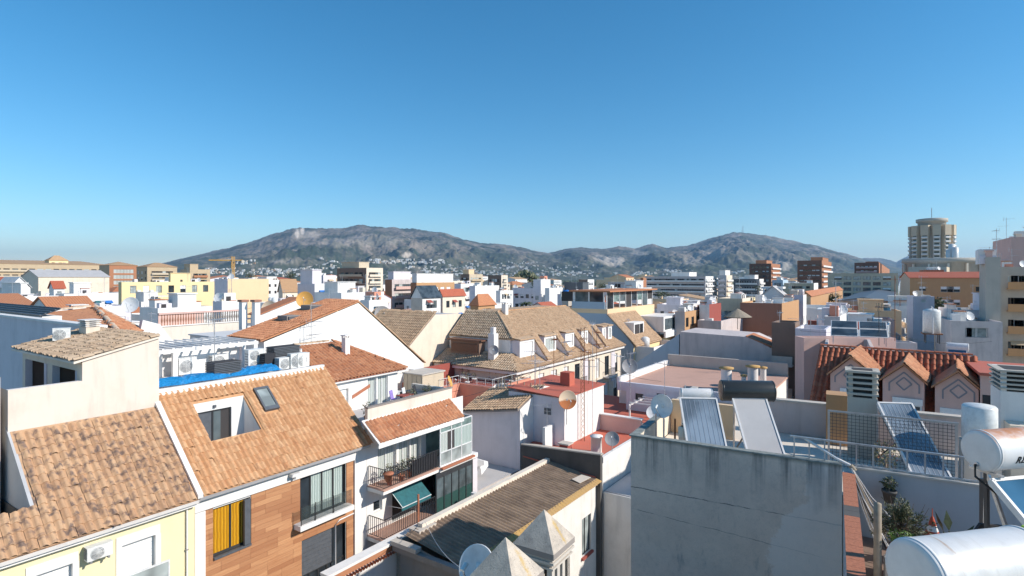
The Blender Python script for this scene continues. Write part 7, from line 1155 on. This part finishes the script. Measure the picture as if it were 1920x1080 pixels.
for i in range(8):
    q = .36 + i * (we - .6) / 8; s = MB(); s.box(q, q + (we - .6) / 8 - .12, 3.95, 3.98, zz + (.9 if i % 3 else 0), zz + 2.3, ['glass', 'glass_green', 'glass_mid', 'pitch'][i % 4]); s.build('pane', dt)
s = MB(); s.box(we * .55, we, -.6, 3.6, ez + 1.0, ez + 3.2, 'white'); s.box(we * .58, we - .3, -.64, -.6, ez + 1.3, ez + 2.9, 'glass_mid'); s.box(we * .55, we, -.9, -.65, ez + .2, ez + 1.1, 'white'); s.build('glazed_bay', dt)
# round tower
RT = Fr(1747, 430, 60); t = thing('round_tower', 'round ribbed apartment tower with drum top on the right skyline', 'tower', RT); R = 14.2; zt = lambda py: H + (HY - py) / F * 430
s = MB(); s.lathe([(R * .78, 0), (R * .78, zt(432))], 'concrete', n=24, smooth=False); s.build('core', t)
for k in range(12):
    a = 2 * math.pi * k / 12 + .1; c, n = math.cos(a), math.sin(a); T = Vector((-n, c, 0)); O = Vector((c, n, 0)); s = MB(); w2 = 2.45
    p = [O * R * .7 - T * w2, O * R * .98 - T * w2 * .9, O * R * .98 + T * w2 * .9, O * R * .7 + T * w2]; s.ext(p, (0, 0, zt(443)), 'beige' if k % 3 else 'concrete'); q = [O * R * .7 - T * w2 * 1.15, O * R * 1.03 - T * w2, O * R * 1.03 + T * w2, O * R * .7 + T * w2 * 1.15]; s.ext([v + Vector((0, 0, zt(443))) for v in q], (0, 0, zt(424) - zt(443)), 'beige'); o = s.build('bay', t)
    for r in range(11):
        z = zt(448) - r * 3.1; b = MB(); g = [O * R * 1.04 - T * w2 * .8, O * R * 1.04 + T * w2 * .8]; b.ext([g[0] + Vector((0, 0, z)), g[1] + Vector((0, 0, z)), g[1] - O * 1 + Vector((0, 0, z)), g[0] - O * 1 + Vector((0, 0, z))], (0, 0, 1.1), 'white'); b.build('balcony', o)
        wn = MB(); g = [O * R * .985 - T * w2 * .6, O * R * .985 + T * w2 * .6]; wn.ext([g[0] + Vector((0, 0, z + 1.1)), g[1] + Vector((0, 0, z + 1.1)), g[1] - O * .1 + Vector((0, 0, z + 1.1)), g[0] - O * .1 + Vector((0, 0, z + 1.1))], (0, 0, 1.5), 'glass'); wn.build('window', o)
s = MB(); s.lathe([(R * .62, zt(432)), (R * .62, zt(418)), (R * .70, zt(417)), (R * .70, zt(411)), (R * .5, zt(410)), (.01, zt(410))], 'concrete', n=32); s.build('drum', t); s = MB(); s.tube([(0, 0, zt(410)), (0, 0, zt(390))], .25, 'metal', 5); s.build('mast', t)
PD = Fr(1768, 340, 60); t = thing('round_podium', 'wide round podium building with flat rim below the round tower', 'building', PD); R = 20.5; zt = lambda py: H + (HY - py) / F * 340; s = MB(); s.lathe([(R * .93, 0), (R * .93, zt(494)), (R, zt(493)), (R, zt(486)), (R * .95, zt(485)), (.01, zt(485))], 'concrete', n=40); s.build('drum', t)
for k in range(14): a = 2 * math.pi * k / 14; s = MB(); s.box(-.5, .5, -.5, .5, 0, zt(495), 'cream'); s.build('pier', t, mat=Matrix.Translation((R * .97 * math.cos(a), R * .97 * math.sin(a), 0)) @ Matrix.Rotation(a, 4, 'Z'))
for k, (x, y, r_, h) in enumerate(((-13, -4, 1.6, 6), (-8, -3, 2.6, 5), (-9, -3, 1.6, 8))): s = MB(); s.lathe([(r_, zt(485)), (r_, zt(485) + h), (.01, zt(485) + h + .4)], 'metal_white', (x, y, 0), 12); s.build('vent', t)
# tower crane in front of the mountain
CR = Fr(437, 420, 50); t = thing('tower_crane', 'yellow tower crane behind the peach blank block', 'crane', CR); zt = lambda py: H + (HY - py) / F * 420; s = MB(); zj = zt(488)
for a, b in ((-.8, -.8), (.8, -.8), (.8, .8), (-.8, .8)): s.bar((a, b, 0), (a, b, zt(481)), .35, .35, 'timber')
for i in range(16): z = i * zj / 16; s.bar((-.8, -.8, z), (.8, -.8, z + 2), .2, .2, 'timber'); s.bar((.8, .8, z), (-.8, .8, z + 2), .2, .2, 'timber')
s.build('mast', t); s = MB(); s.bar((0, 0, zj), (-13, 10, zj), .9, .9, 'timber'); s.bar((0, 0, zj), (5, -4, zj), .9, .9, 'timber'); s.box(4, 6, -5, -3, zj - 2, zj, 'concrete'); s.bar((0, 0, zt(481)), (-10, 8, zj), .15, .15, 'timber'); s.build('jib', t)

# left middle distance: hipped orange roof, stair wall, balusters, posts
HL_ = Fr(178, 46, 55.6); t = thing('hip_roof_house', 'house with broad orange hipped tile roof and cream ridge at the left', 'house', HL_); z0_ = H - (598 - 520) / F * 40
pts = dict(a=(65, 612), b=(225, 634), c=(268, 626)); zb = 16.3; A_ = HL_.hit(60, 612, 'z', zb); Bq = HL_.hit(232, 634, 'z', zb); Cq = HL_.hit(270, 622, 'z', zb); Rr = HL_.hit(178, 576, 'z', 17.9); Rl = HL_.hit(66, 588, 'z', 17.6)
s = MB(); s.poly([A_, Bq, Rr, Rl], 'tile_orange'); s.poly([Bq, Cq, Rr], 'tile_orange'); s.poly([Rl, Rr, Cq + Vector((2, 7, 0)), A_ + Vector((2, 7, 0))], 'far_orange'); rf = s.build('roof', t)
E_ = (Bq - A_).normalized(); N_ = (Bq - A_).cross(Rr - A_).normalized(); U_ = N_.cross(E_); pr_ = lambda v: ((v - A_).dot(E_), (v - A_).dot(U_)); tile_roof(rf, HL_, A_ + N_ * .02, E_, U_, [pr_(A_), pr_(Bq), pr_(Rr), pr_(Rl)], 'tile_orange', .42, .5, most=250)
E_ = (Cq - Bq).normalized(); N_ = (Cq - Bq).cross(Rr - Bq).normalized(); U_ = N_.cross(E_); pr_ = lambda v: ((v - Bq).dot(E_), (v - Bq).dot(U_)); tile_roof(rf, HL_, Bq + N_ * .02, E_, U_, [pr_(Bq), pr_(Cq), pr_(Rr)], 'tile_orange', .34, .5, most=80)
for p, q in ((Rl, Rr), (Rr, Bq), (Rr, Cq)): ridge_tiles(rf, (p + Vector((0, 0, .06)), q + Vector((0, 0, .06))), 'ridge_cream', .16, .5)
s = MB(); s.ext([A_ + Vector((.3, .3, -.1)), Bq + Vector((-.3, .4, -.1)), Cq + Vector((-.4, .2, -.1)), Cq + Vector((1.6, 6.6, -.1)), A_ + Vector((2, 6.6, -.1))], (0, 0, -16), 'white'); s.build('wall', t); p = HL_.hit(145, 600, 'z', 17.0); chimney(rf, p.x, p.y, 16.9, .8, 1.0, 'white', 'cornice')
dish('big translucent dish with orange centre on the left roofs', Fr(246, 55, 55.6, 15.4), 1.5, 225, 15, 'dish_white', 1.9)
t, p = PB('white stair wall with sloping top left of the pergola', Fr(320, 40, 55.6), 'y', 0, [(262, 626), (268, 600), (300, 608), (318, 632), (338, 652), (352, 655)], .4, 'white')
W3 = Fr(320, 52, 55.6); t = thing('balustrade_wall', 'pinkish white terrace wall with brown balusters behind the left pergola', 'wall', W3); xe_ = W3.hit(455, 600, 'y', 0).x; za = W3.hit(320, 612, 'y', 0).z; s = MB(); s.box(-1, xe_, 0, .3, 0, za, 'cream_old'); s.box(-1, xe_, -.08, .38, za, za + .1, 'cornice'); s.box(-1, xe_, 0, .3, za + 1.1, za + 1.25, 'pinkwall'); s.build('wall', t)
for i in range(32):
    q = -.7 + (xe_ + .4) * i / 31; s = MB(); s.lathe([(.07, za + .1), (.05, za + .3), (.10, za + .55), (.05, za + .9), (.07, za + 1.1)], 'stonedark' if i > 12 else 'rust', (q, .15, 0), 8); s.build('baluster', t)
s = MB(); s.box(-1, xe_ * .45, .12, .22, za + .1, za + 1.1, 'pinkwall'); s.build('infill', t)
for lab, px in (('thin white framed post left of the orange dish roof', 456), ('thick white framed post left of the orange dish roof', 480)): f = Fr(px, 50, 55.6); zz = H - (612 - 520) / F * 50; t = thing('roof_post', lab, 'post', f); s = MB(); s.box(-.25, .25, -.25, .25, zz - 4, H - (566 - 520) / F * 50, 'white'); s.build('shaft', t); s = MB(); s.box(-.34, .34, -.34, .34, H - (566 - 520) / F * 50, H - (562 - 520) / F * 50, 'rust'); s.build('cap', t)
# lattice tower top of the lavender house, thatched parasol, blue drum, rusty dish
f = Fr(1468, 118, 55.6); t = thing('lattice_tower', 'white roof tower with pierced lattice band on the lavender house', 'tower', f); zz = H - (556 - 520) / F * 118; s = MB(); s.box(0, 3.2, 0, 4.2, zz - 8, zz, 'lavender'); s.box(0, 3.2, 0, 4.2, zz + 1.6, zz + 2.0, 'white'); s.build('wall', t)
for i in range(6): s = MB(); s.box(.0, .25, .15 + i * .68, .45 + i * .68, zz, zz + 1.6, 'white'); s.build('pier', t)
f = Fr(1383, 80, 55.6, H - (604 - 520) / F * 80); t = thing('parasol', 'thatched straw parasol on the pale flat roof', 'parasol', f); s = MB(); s.lathe([(1.9, .75), (1.0, 1.35), (.05, 1.9), (.001, 1.92)], 'twig', n=16, smooth=False); s.lathe([(1.9, .75), (1.8, .65), (.05, 1.7)], 'bark', n=16); s.build('canopy', t); s = MB(); s.tube([(0, 0, -1), (0, 0, 1.4)], .04, 'bark', 6); s.build('pole', t)
t = thing('water_drum', 'bright blue plastic drum on a distant roof right of centre', 'tank', Fr(1063, 128, 55.6, H - (560 - 520) / F * 128)); s = MB(); s.lathe([(.001, 0), (.9, 0), (1.0, .3), (1.0, 1.6), (.8, 1.9), (.001, 2.0)], 'bluepaint', n=14); s.build('drum', t); s = MB(); s.box(-.8, .8, -.8, .8, -2, 0, 'concrete'); s.build('stand', t)
dish('dark rusty dish right of the peach blank block', Fr(506, 85, 55.6, 13.6), 2.3, 215, 10, 'dish_rust', 1.7); dish('large pale dish on the white roofs right of the white gable', Fr(697, 88, 55.6, 14.4), 2.0, 220, 15, 'dish_white', 1.6)
dish('grey mesh dish at the right foot of the white gable roof', Fr(716, 62, 55.6, 14.8), 1.7, 240, 10, 'dish_grey', 1.2)

# ---- smaller houses filling the town, each one its own
lm = [(40, 'the white gabled house'), (150, 'the white terrace rows'), (260, 'the long yellow house'), (380, 'the tan loggia block'), (455, 'the peach block'), (545, 'the tan tiled house'), (608, 'the orange dish'), (680, 'the cream tower'), (755, 'the grey pink banded house'), (815, 'the orange brick house'), (910, 'the plain white cube'), (975, 'the wooded knoll'), (1022, 'the white stair tower'), (1080, 'the dark floating roof'), (1145, 'the lavender cube'), (1215, 'the orange brick stub'), (1280, 'the long white hotel'), (1360, 'the narrow balcony tower'), (1400, 'the dark grid block'), (1440, 'the leftmost brick tower'), (1525, 'the middle brick tower'), (1620, 'the wide beige block'), (1680, 'the right brick tower'), (1745, 'the round tower'), (1800, 'the orange apartment house'), (1880, 'the right edge tower')]
fr_ = random.Random(11); names = {}; ROOFS = []
def free(x, y, r):
    if any((x - a) ** 2 + (y - b) ** 2 < (r + c * .8) ** 2 for a, b, c in FOOT): return False
    for f, W, D in RECTS:
        p = f.l((x, y, 0))
        if -r * .92 < p.x < W + r * .92 and -r * .92 < p.y < D + r * .92: return False
    return True
def skyline(px): return interp([(0, 560), (60, 552), (220, 560), (400, 566), (520, 556), (560, 560), (700, 556), (860, 562), (960, 556), (1040, 560), (1120, 560), (1200, 560), (1320, 566), (1400, 572), (1500, 574), (1600, 578), (1700, 576), (1800, 584), (1920, 600)], px)
count = 0; FARM = MB()
DS = ((60, 7), (65, 7), (70, 7), (75, 7), (80, 7), (86, 8), (92, 8), (98, 8), (104, 8), (111, 9), (118, 9), (125, 9), (132, 10), (140, 10), (148, 10), (157, 11), (166, 11), (176, 11), (186, 12), (198, 12), (210, 13), (224, 14), (238, 15), (254, 16), (270, 17), (288, 18), (305, 20), (328, 22), (350, 24), (380, 27), (410, 29), (445, 32), (480, 34), (520, 38), (560, 42), (620, 46), (690, 52))
for d, step in DS:
    x = -d * 1.0
    while x < d * 1.0:
        x += step * fr_.uniform(.8, 1.3); y = d + fr_.uniform(-6, 6) * d / 100; W = fr_.uniform(5, 9.5) * (1 + d / 400); D = fr_.uniform(5, 8.5) * (1 + d / 400); px = 960 + F * x / y
        if not -60 < px < 1980 or (940 < px < 1180 and d < 80) or (px > 1380 and d < 58) or (px > 1700 and d < 110) or (px > 1250 and d < 70 and px < 1560): continue
        hgt = min(fr_.choice((8, 9.5, 11, 11, 12.5, 13.5, 15)), H - (skyline(px) - 520) / F * y + fr_.uniform(-1.2, .6) * (y / 120) - (2.0 if px > 1280 and y < 105 else 0)) if y < 250 or (1190 < px and y < 400) else fr_.uniform(7, H - 1 + (y - 250) / 150)
        cx_, cy_ = x + W / 2 * .565 - D / 2 * .825, y + W / 2 * .825 + D / 2 * .565
        if hgt < 5 or not free(cx_, cy_, (W + D) / 4): continue
        if count >= 290:
            wc, rc = fr_.choice(['white'] * 5 + ['cream', 'tan', 'peach', 'white_old']), fr_.choice(['flatwhite', 'flatgrey', 'far_orange', 'far_tan']); a_ = .97 + fr_.uniform(-.15, .15); c_, n_ = math.cos(a_), math.sin(a_); T_ = lambda u_, v_: (x + u_ * c_ - v_ * n_, y + u_ * n_ + v_ * c_); RECTS.append((Fr(o=(x, y, 0), yaw=math.degrees(a_)), W, D))
            b4 = [T_(0, 0), T_(W, 0), T_(W, D), T_(0, D)]; FARM.ext([(*q_, 0) for q_ in b4], (0, 0, hgt), wc); r4 = [T_(.3, .3), T_(W - .3, .3), T_(W - .3, D - .3), T_(.3, D - .3)]
            if rc.startswith('far'): p_ = (*T_(W / 2, D / 2), hgt + 2.2); [FARM.poly([(*b4[i], hgt + .05), (*b4[(i + 1) % 4], hgt + .05), p_], rc) for i in range(4)]
            else: FARM.poly([(*q_, hgt + .02) for q_ in r4], rc); h4 = [T_(W * .2, D * .3), T_(W * .55, D * .3), T_(W * .55, D * .7), T_(W * .2, D * .7)]; FARM.ext([(*q_, hgt + .03) for q_ in h4], (0, 0, fr_.uniform(1.2, 2.6)), wc)
            for r_ in range(2):
                for i in range(int(W / 2.6)): u0 = .9 + i * 2.5; FARM.poly([(*T_(u0, -.03), hgt - 3.1 - r_ * 3), (*T_(u0 + 1.1, -.03), hgt - 3.1 - r_ * 3), (*T_(u0 + 1.1, -.03), hgt - 1.8 - r_ * 3), (*T_(u0, -.03), hgt - 1.8 - r_ * 3)], 'glass')
            continue
        rt_ = fr_.choice(['flat'] * 14 + ['gx', 'shed']) if y < 115 or (px > 1250 and y < 180) else fr_.choice(['flat'] * 6 + ['gx', 'gy', 'hip', 'shed']) if y < 300 else fr_.choice(['flat', 'flat', 'flat', 'gx', 'hip'])
        wc = fr_.choice(['white'] * 7 + ['cream', 'cream', 'yellow', 'peach', 'white_old', 'tan', 'pinkwall', 'lavender']); rm = fr_.choice(['flatwhite', 'flatgrey', 'redfloor', 'pinkfloor']) if rt_ == 'flat' else fr_.choice(['far_orange', 'far_orange', 'far_tan', 'far_red'])
        f = Fr(o=(x, y, 0), yaw=55.6 + fr_.uniform(-8, 8)); nm, lo = min(((abs(px - a), n) for a, n in lm))[1], min(lm, key=lambda q: abs(q[0] - px))[0]
        colr = {'white': 'white', 'cream': 'cream', 'yellow': 'yellow', 'peach': 'peach', 'white_old': 'weathered white', 'tan': 'tan', 'pinkwall': 'pinkish', 'lavender': 'lavender grey'}[wc]; rfn = {'flatwhite': 'pale flat roof', 'flatgrey': 'grey flat roof', 'redfloor': 'red flat roof', 'pinkfloor': 'pink flat roof', 'far_orange': 'orange tile roof', 'far_tan': 'tan tile roof', 'far_red': 'deep red tile roof'}[rm]
        ft = fr_.choice(['', 'with stair hut', 'with stair hut', 'with chimneys']) if y < 260 else ''
        if rt_ != 'flat' and ft == 'with stair hut': ft = ''
        lab = '%s house, %s%s, %s %s %s' % (colr, rfn, (' ' + ft.replace('with ', 'and ')) if ft else '', 'close' if y < 100 else 'midway' if y < 200 else 'far off', 'left of' if px < lo else 'right of', nm)
        names[lab] = names.get(lab, 0) + 1; grp = None
        lab = ' '.join(lab.split()[:16]); cpx = px; wind = (w_(max(2, int(W / 3)), 1.1, 1.3, fr_.choice(['dark', 'white_shut', 'dark_half', 'white_curt', 'brown_glass', 'dark']), 1.9 if rt_ == 'flat' else .9, 3.0, 2, 1.0, fr_.choice([None, None, 'white'])),); windy = (w_(max(1, int(D / 4)), 1.0, 1.2, 'dark', 1.9 if rt_ == 'flat' else .9, 3.0, 2, 1.0),)
        t, f2, *_ = B(lab, cpx, y, 0, 0, HY - (hgt - H) * F / y, wc, name='town_house', cat='house', roof=rt_, roofmat=rm, yaw=math.degrees(f.yaw), width=W, depth=D, wx=wind if y < 420 else (), wy=windy if y < 300 else (), rise=fr_.uniform(1.4, 2.4), pent=(.2, .55, .3, .75, fr_.uniform(1.2, 2.2), wc) if ft == 'with stair hut' and rt_ == 'flat' else None, chim=((.3, .6), (.7, .4)) if ft == 'with chimneys' else ())
        if rt_ == 'flat' and y < 200:
            z_ = hgt - .9; k_ = fr_.random(); s = MB()
            if k_ < .3:
                x_, y_ = W * fr_.uniform(.05, .4), D * .15; s.box(x_, x_ + W * .45, y_, y_ + D * .5, z_ + 2.0, z_ + 2.12, fr_.choice(['white', 'far_orange', 'shutter_grey', 'cornice']))
                for a_, b_ in ((0, 0), (1, 0), (1, 1), (0, 1)): s.box(x_ + .05 + a_ * (W * .45 - .2), x_ + .15 + a_ * (W * .45 - .2), y_ + .05 + b_ * (D * .5 - .2), y_ + .15 + b_ * (D * .5 - .2), z_, z_ + 2.0, 'white')
                s.build('canopy', t)
            elif k_ < .6: s.box(W * .55, W * .6, .25, D - .25, z_ + .01, z_ + 1.4, fr_.choice(['white', 'cream', 'redfloor'])); s.build('dividing_wall', t)
            elif k_ < .8: [s.box(W * .2, W * .8, D * .3 + j_ * .5, D * .3 + j_ * .5 + .02, z_ + .7, z_ + 1.6, fr_.choice(['white', 'cloth_blue', 'maroon', 'cream'])) for j_ in range(2)]; [s.box(q_, q_ + .06, D * .3, D * .3 + .6, z_, z_ + 1.7, 'metal') for q_ in (W * .2, W * .8)]; s.build('washing_line', t)
        t['group'] = 'small town houses'; f2.root = t; ROOFS.append((f2, W, D, hgt, rt_, y, nm, px < lo, lab)); count += 1
if FARM.v: FARM.build('distant_houses', kind='stuff', label='mass of small distant white and tan houses below the mountains')
# labels met twice: say which is nearer
seen = {}
for o in [o for o in col.objects if o.get('group') == 'small town houses']: seen.setdefault(o['label'], []).append(o)
for lab, os_ in seen.items():
    if len(os_) > 1:
        for k, o in enumerate(sorted(os_, key=lambda o: o.location.y)): o['label'] = lab.replace('house,', ('nearer ' if k == 0 else 'farther ' if k == 1 else 'farthest ') + 'house,', 1)
# roof clutter: antennas, tanks, dishes, condensers
def roof_boxes(t, W, D, z, n):
    for _ in range(n):
        a_, b_ = fr_.uniform(.6, 2.2), fr_.uniform(.6, 2.0); x_, y_ = fr_.uniform(.3, max(.4, W - a_ - .3)), fr_.uniform(.3, max(.4, D - b_ - .3)); s = MB(); h_ = fr_.uniform(.7, 2.0); m_ = fr_.choice(['white', 'white', 'cream', 'cornice', 'salmon', 'white_old', 'lavender']); s.box(x_, x_ + a_, y_, y_ + b_, z + .01, z + h_, m_)
        if fr_.random() < .4: s.box(x_ - .1, x_ + a_ + .1, y_ - .1, y_ + b_ + .1, z + h_, z + h_ + .1, fr_.choice(['far_orange', 'cornice', 'flatgrey']))
        if a_ > 1.2: s.box(x_ + .25, x_ + .9, y_ - .02, y_ - .001, z + .05, z + min(h_ - .1, 1.5), 'pitch')
        s.build('roof_hut' if a_ > 1.2 else 'chimney', t)
for f2, W, D, hgt, rt_, y, nm, left, lab in ROOFS:
    if rt_ == 'flat' and y < 300:
        roof_boxes(f2.root, W, D, hgt - .9, fr_.choice((1, 2, 3))) if hasattr(f2, 'root') else None
k = 0
for f2, W, D, hgt, rt_, y, nm, left, lab in ROOFS:
    if y > 240: continue
    side = 'left of' if left else 'right of'; colr = lab.split(' house')[0]
    if fr_.random() < .9: antenna('thin TV antenna on a %s house %s %s' % (colr, side, nm), f2.sub(W * fr_.uniform(.2, .8), D * fr_.uniform(.2, .8), hgt - (.9 if rt_ == 'flat' else -.5)), fr_.uniform(2.5, 4.5), ((.95, fr_.uniform(0, 6), 'yagi'), (.75, fr_.uniform(0, 6), 'x')), 'galv', 'rooftop antennas', .03)
    if rt_ != 'flat': continue
    for _ in range(fr_.choice((1, 1, 2, 3)) if y < 150 else 1):
        kind = fr_.choice(['ac', 'dish', 'dish', 'tank', 'heater']); q = f2.sub(W * fr_.uniform(.15, .8), D * fr_.uniform(.15, .8), hgt - .9)
        if kind == 'ac': air_con('white air conditioner on a %s house %s %s' % (colr, side, nm), q, 1.0, .9, .45, group='rooftop air conditioners')
        elif kind == 'dish': dish('pale satellite dish on a %s house %s %s' % (colr, side, nm), q, fr_.uniform(.9, 1.4), fr_.uniform(200, 240), 20, 'dish_white', 1.3, 'rooftop dishes')
        elif kind == 'tank': t = thing('water_tank', 'small white water tank on a %s house %s %s' % (colr, side, nm), 'tank', q, 'rooftop water tanks'); s = MB(); s.lathe([(.001, .4), (.6, .4), (.6, 1.7), (.3, 1.9), (.001, 1.95)], 'plastic_white', n=12); s.build('tank_body', t); s = MB(); s.box(-.5, .5, -.5, .5, 0, .4, 'concrete'); s.build('stand', t)
        else: solar_heater('small solar heater on a %s house %s %s' % (colr, side, nm), q, 1.2, 2.0, .7, .55, 1.4, 'metal_white', 'glass_blue', group='rooftop solar heaters')
for f2, W, D, hgt, y, lab in NAMED:
    short = ' '.join(lab.split()[:7]); roof_boxes(f2.root, W, D, hgt - .9, 3 + int(W / 6))
    for i in range(2): antenna('%s TV antenna on the %s' % (('tall thin', 'short')[i], short), f2.sub(W * fr_.uniform(.1, .9), D * fr_.uniform(.1, .9), hgt - .8), (4.2, 2.6)[i] * fr_.uniform(.8, 1.2), ((.95, fr_.uniform(0, 6), 'yagi'), (.7, fr_.uniform(0, 6), 'x')), 'galv', 'rooftop antennas', .03)
    dish('pale dish on the %s' % short, f2.sub(W * fr_.uniform(.1, .9), D * fr_.uniform(.1, .9), hgt - .8), fr_.uniform(.9, 1.3), fr_.uniform(200, 240), 20, 'dish_white', 1.2, 'rooftop dishes')
    air_con('white air conditioner on the %s' % short, f2.sub(W * fr_.uniform(.1, .8), D * fr_.uniform(.1, .8), hgt - .8), 1.0, .9, .45, group='rooftop air conditioners')
# trees and palms between the houses
for i, (px, py, d, h, R) in enumerate(((545, 528, 330, 9, 4), (470, 524, 380, 9, 5), (660, 560, 190, 6, 2.5), (1005, 545, 260, 8, 4), (1240, 566, 190, 6, 3), (1640, 590, 150, 6, 3.2), (1700, 592, 140, 6, 3), (1760, 590, 120, 5.5, 2.4), (750, 552, 210, 7, 3), (1130, 548, 300, 9, 4), (1560, 575, 200, 7, 3.5))): tree(['small dark tree', 'rounded green tree'][i % 2] + ' among the houses near ' + min(lm, key=lambda q: abs(q[0] - px))[1] + (', the taller' if h > 7 else ''), Fr(px, d, 0, max(0, H - (py - HY) / F * d - h * .3)), h, R, 'leaf', 420, size=.35)
for i, (px, d) in enumerate(((985, 150), (925, 118), (1420, 300), (560, 300))): palm(['palm tree with pale fronds right of the plain white cube', 'palm tree in front of the plain white cube', 'slender palm by the dark grid block', 'distant palm near the tan tiled house'][i], Fr(px, d, 0), 13 if d < 200 else 15)
kn = MB(); leafr = random.Random(9)
for _ in range(2600): px = leafr.uniform(925, 1075); d = leafr.uniform(560, 700); hh = 26 * math.exp(-((px - 985) / 40) ** 2) * leafr.uniform(.3, 1); x = (px - 960) / F * d; r = leafr.uniform(1.2, 3); kn.idx([(x + r * math.cos(6.28 * k / 5), d + r * math.sin(6.28 * k / 5), hh + leafr.uniform(-2, 1)) for k in range(5)] + [(x, d, hh + r * 1.3)], [(k, (k + 1) % 5, 5) for k in range(5)], leafr.choice(['leaf_olive', 'leaf']))
kn.build('trees', kind='stuff', label='low wooded knoll of olive green trees below the mountain saddle')
cb = [((410, 640, 52), (560, 660, 40)), ((590, 655, 41), (760, 700, 44)), ((868, 745, 37), (1098, 640, 41)), ((1098, 660, 41), (1240, 715, 50)), ((1040, 700, 45), (1165, 705, 48)), ((1650, 620, 40), (1860, 640, 44)), ((1500, 620, 53), (1680, 600, 45)), ((330, 590, 70), (480, 575, 60))]
for i, (p, q) in enumerate(cb):
    P_, Q_ = (Vector(((a - 960) / F * d, d, H + (HY - b) / F * d)) for a, b, d in (p, q)); s = MB(); s.tube([P_.lerp(Q_, k / 10) - Vector((0, 0, .5 * math.sin(math.pi * k / 10))) for k in range(11)], .012, 'cable', 4)
    s.build('cable', label=['dark cable from the left antenna to the tile roofed house', 'dark cable in front of the white gable', 'dark cable from the alley to the lattice mast', 'dark cable from lattice mast to pink roof', 'short dark cable beside the cream mansion facade', 'dark cable behind the diamond gables', 'dark cable from lavender block to antenna mast', 'dark cable above the brown balusters'][i], cat='cable')
# things that share a label: the nearer and the farther ones are told apart
seen = {}
for o in list(col.objects):
    if o.parent is None and o.get('label') and o.get('category') and 'pots' not in o.get('group', ''): seen.setdefault(o['label'], []).append(o)
for lab, os_ in seen.items():
    if len(os_) > 1:
        for k, o in enumerate(sorted(os_, key=lambda o: o.location.y)): o['label'] = ['nearest ', 'second nearest ', 'third nearest ', 'fourth nearest ', 'fifth nearest ', 'sixth nearest ', 'seventh nearest ', 'eighth nearest '][min(k, 7)] + lab


for o in col.objects:
    if o.parent is None and len(o.get('label', '').split()) > 16: o['label'] = o['label'].replace(' and stair hut', '').replace(' and chimneys', '')

print('houses', count, 'antennas', sum(o.name.startswith('tv_antenna') for o in col.objects), [ (y, sum(1 for r in ROOFS if r[5]<y)) for y in (80,120,160,200,260,400)])
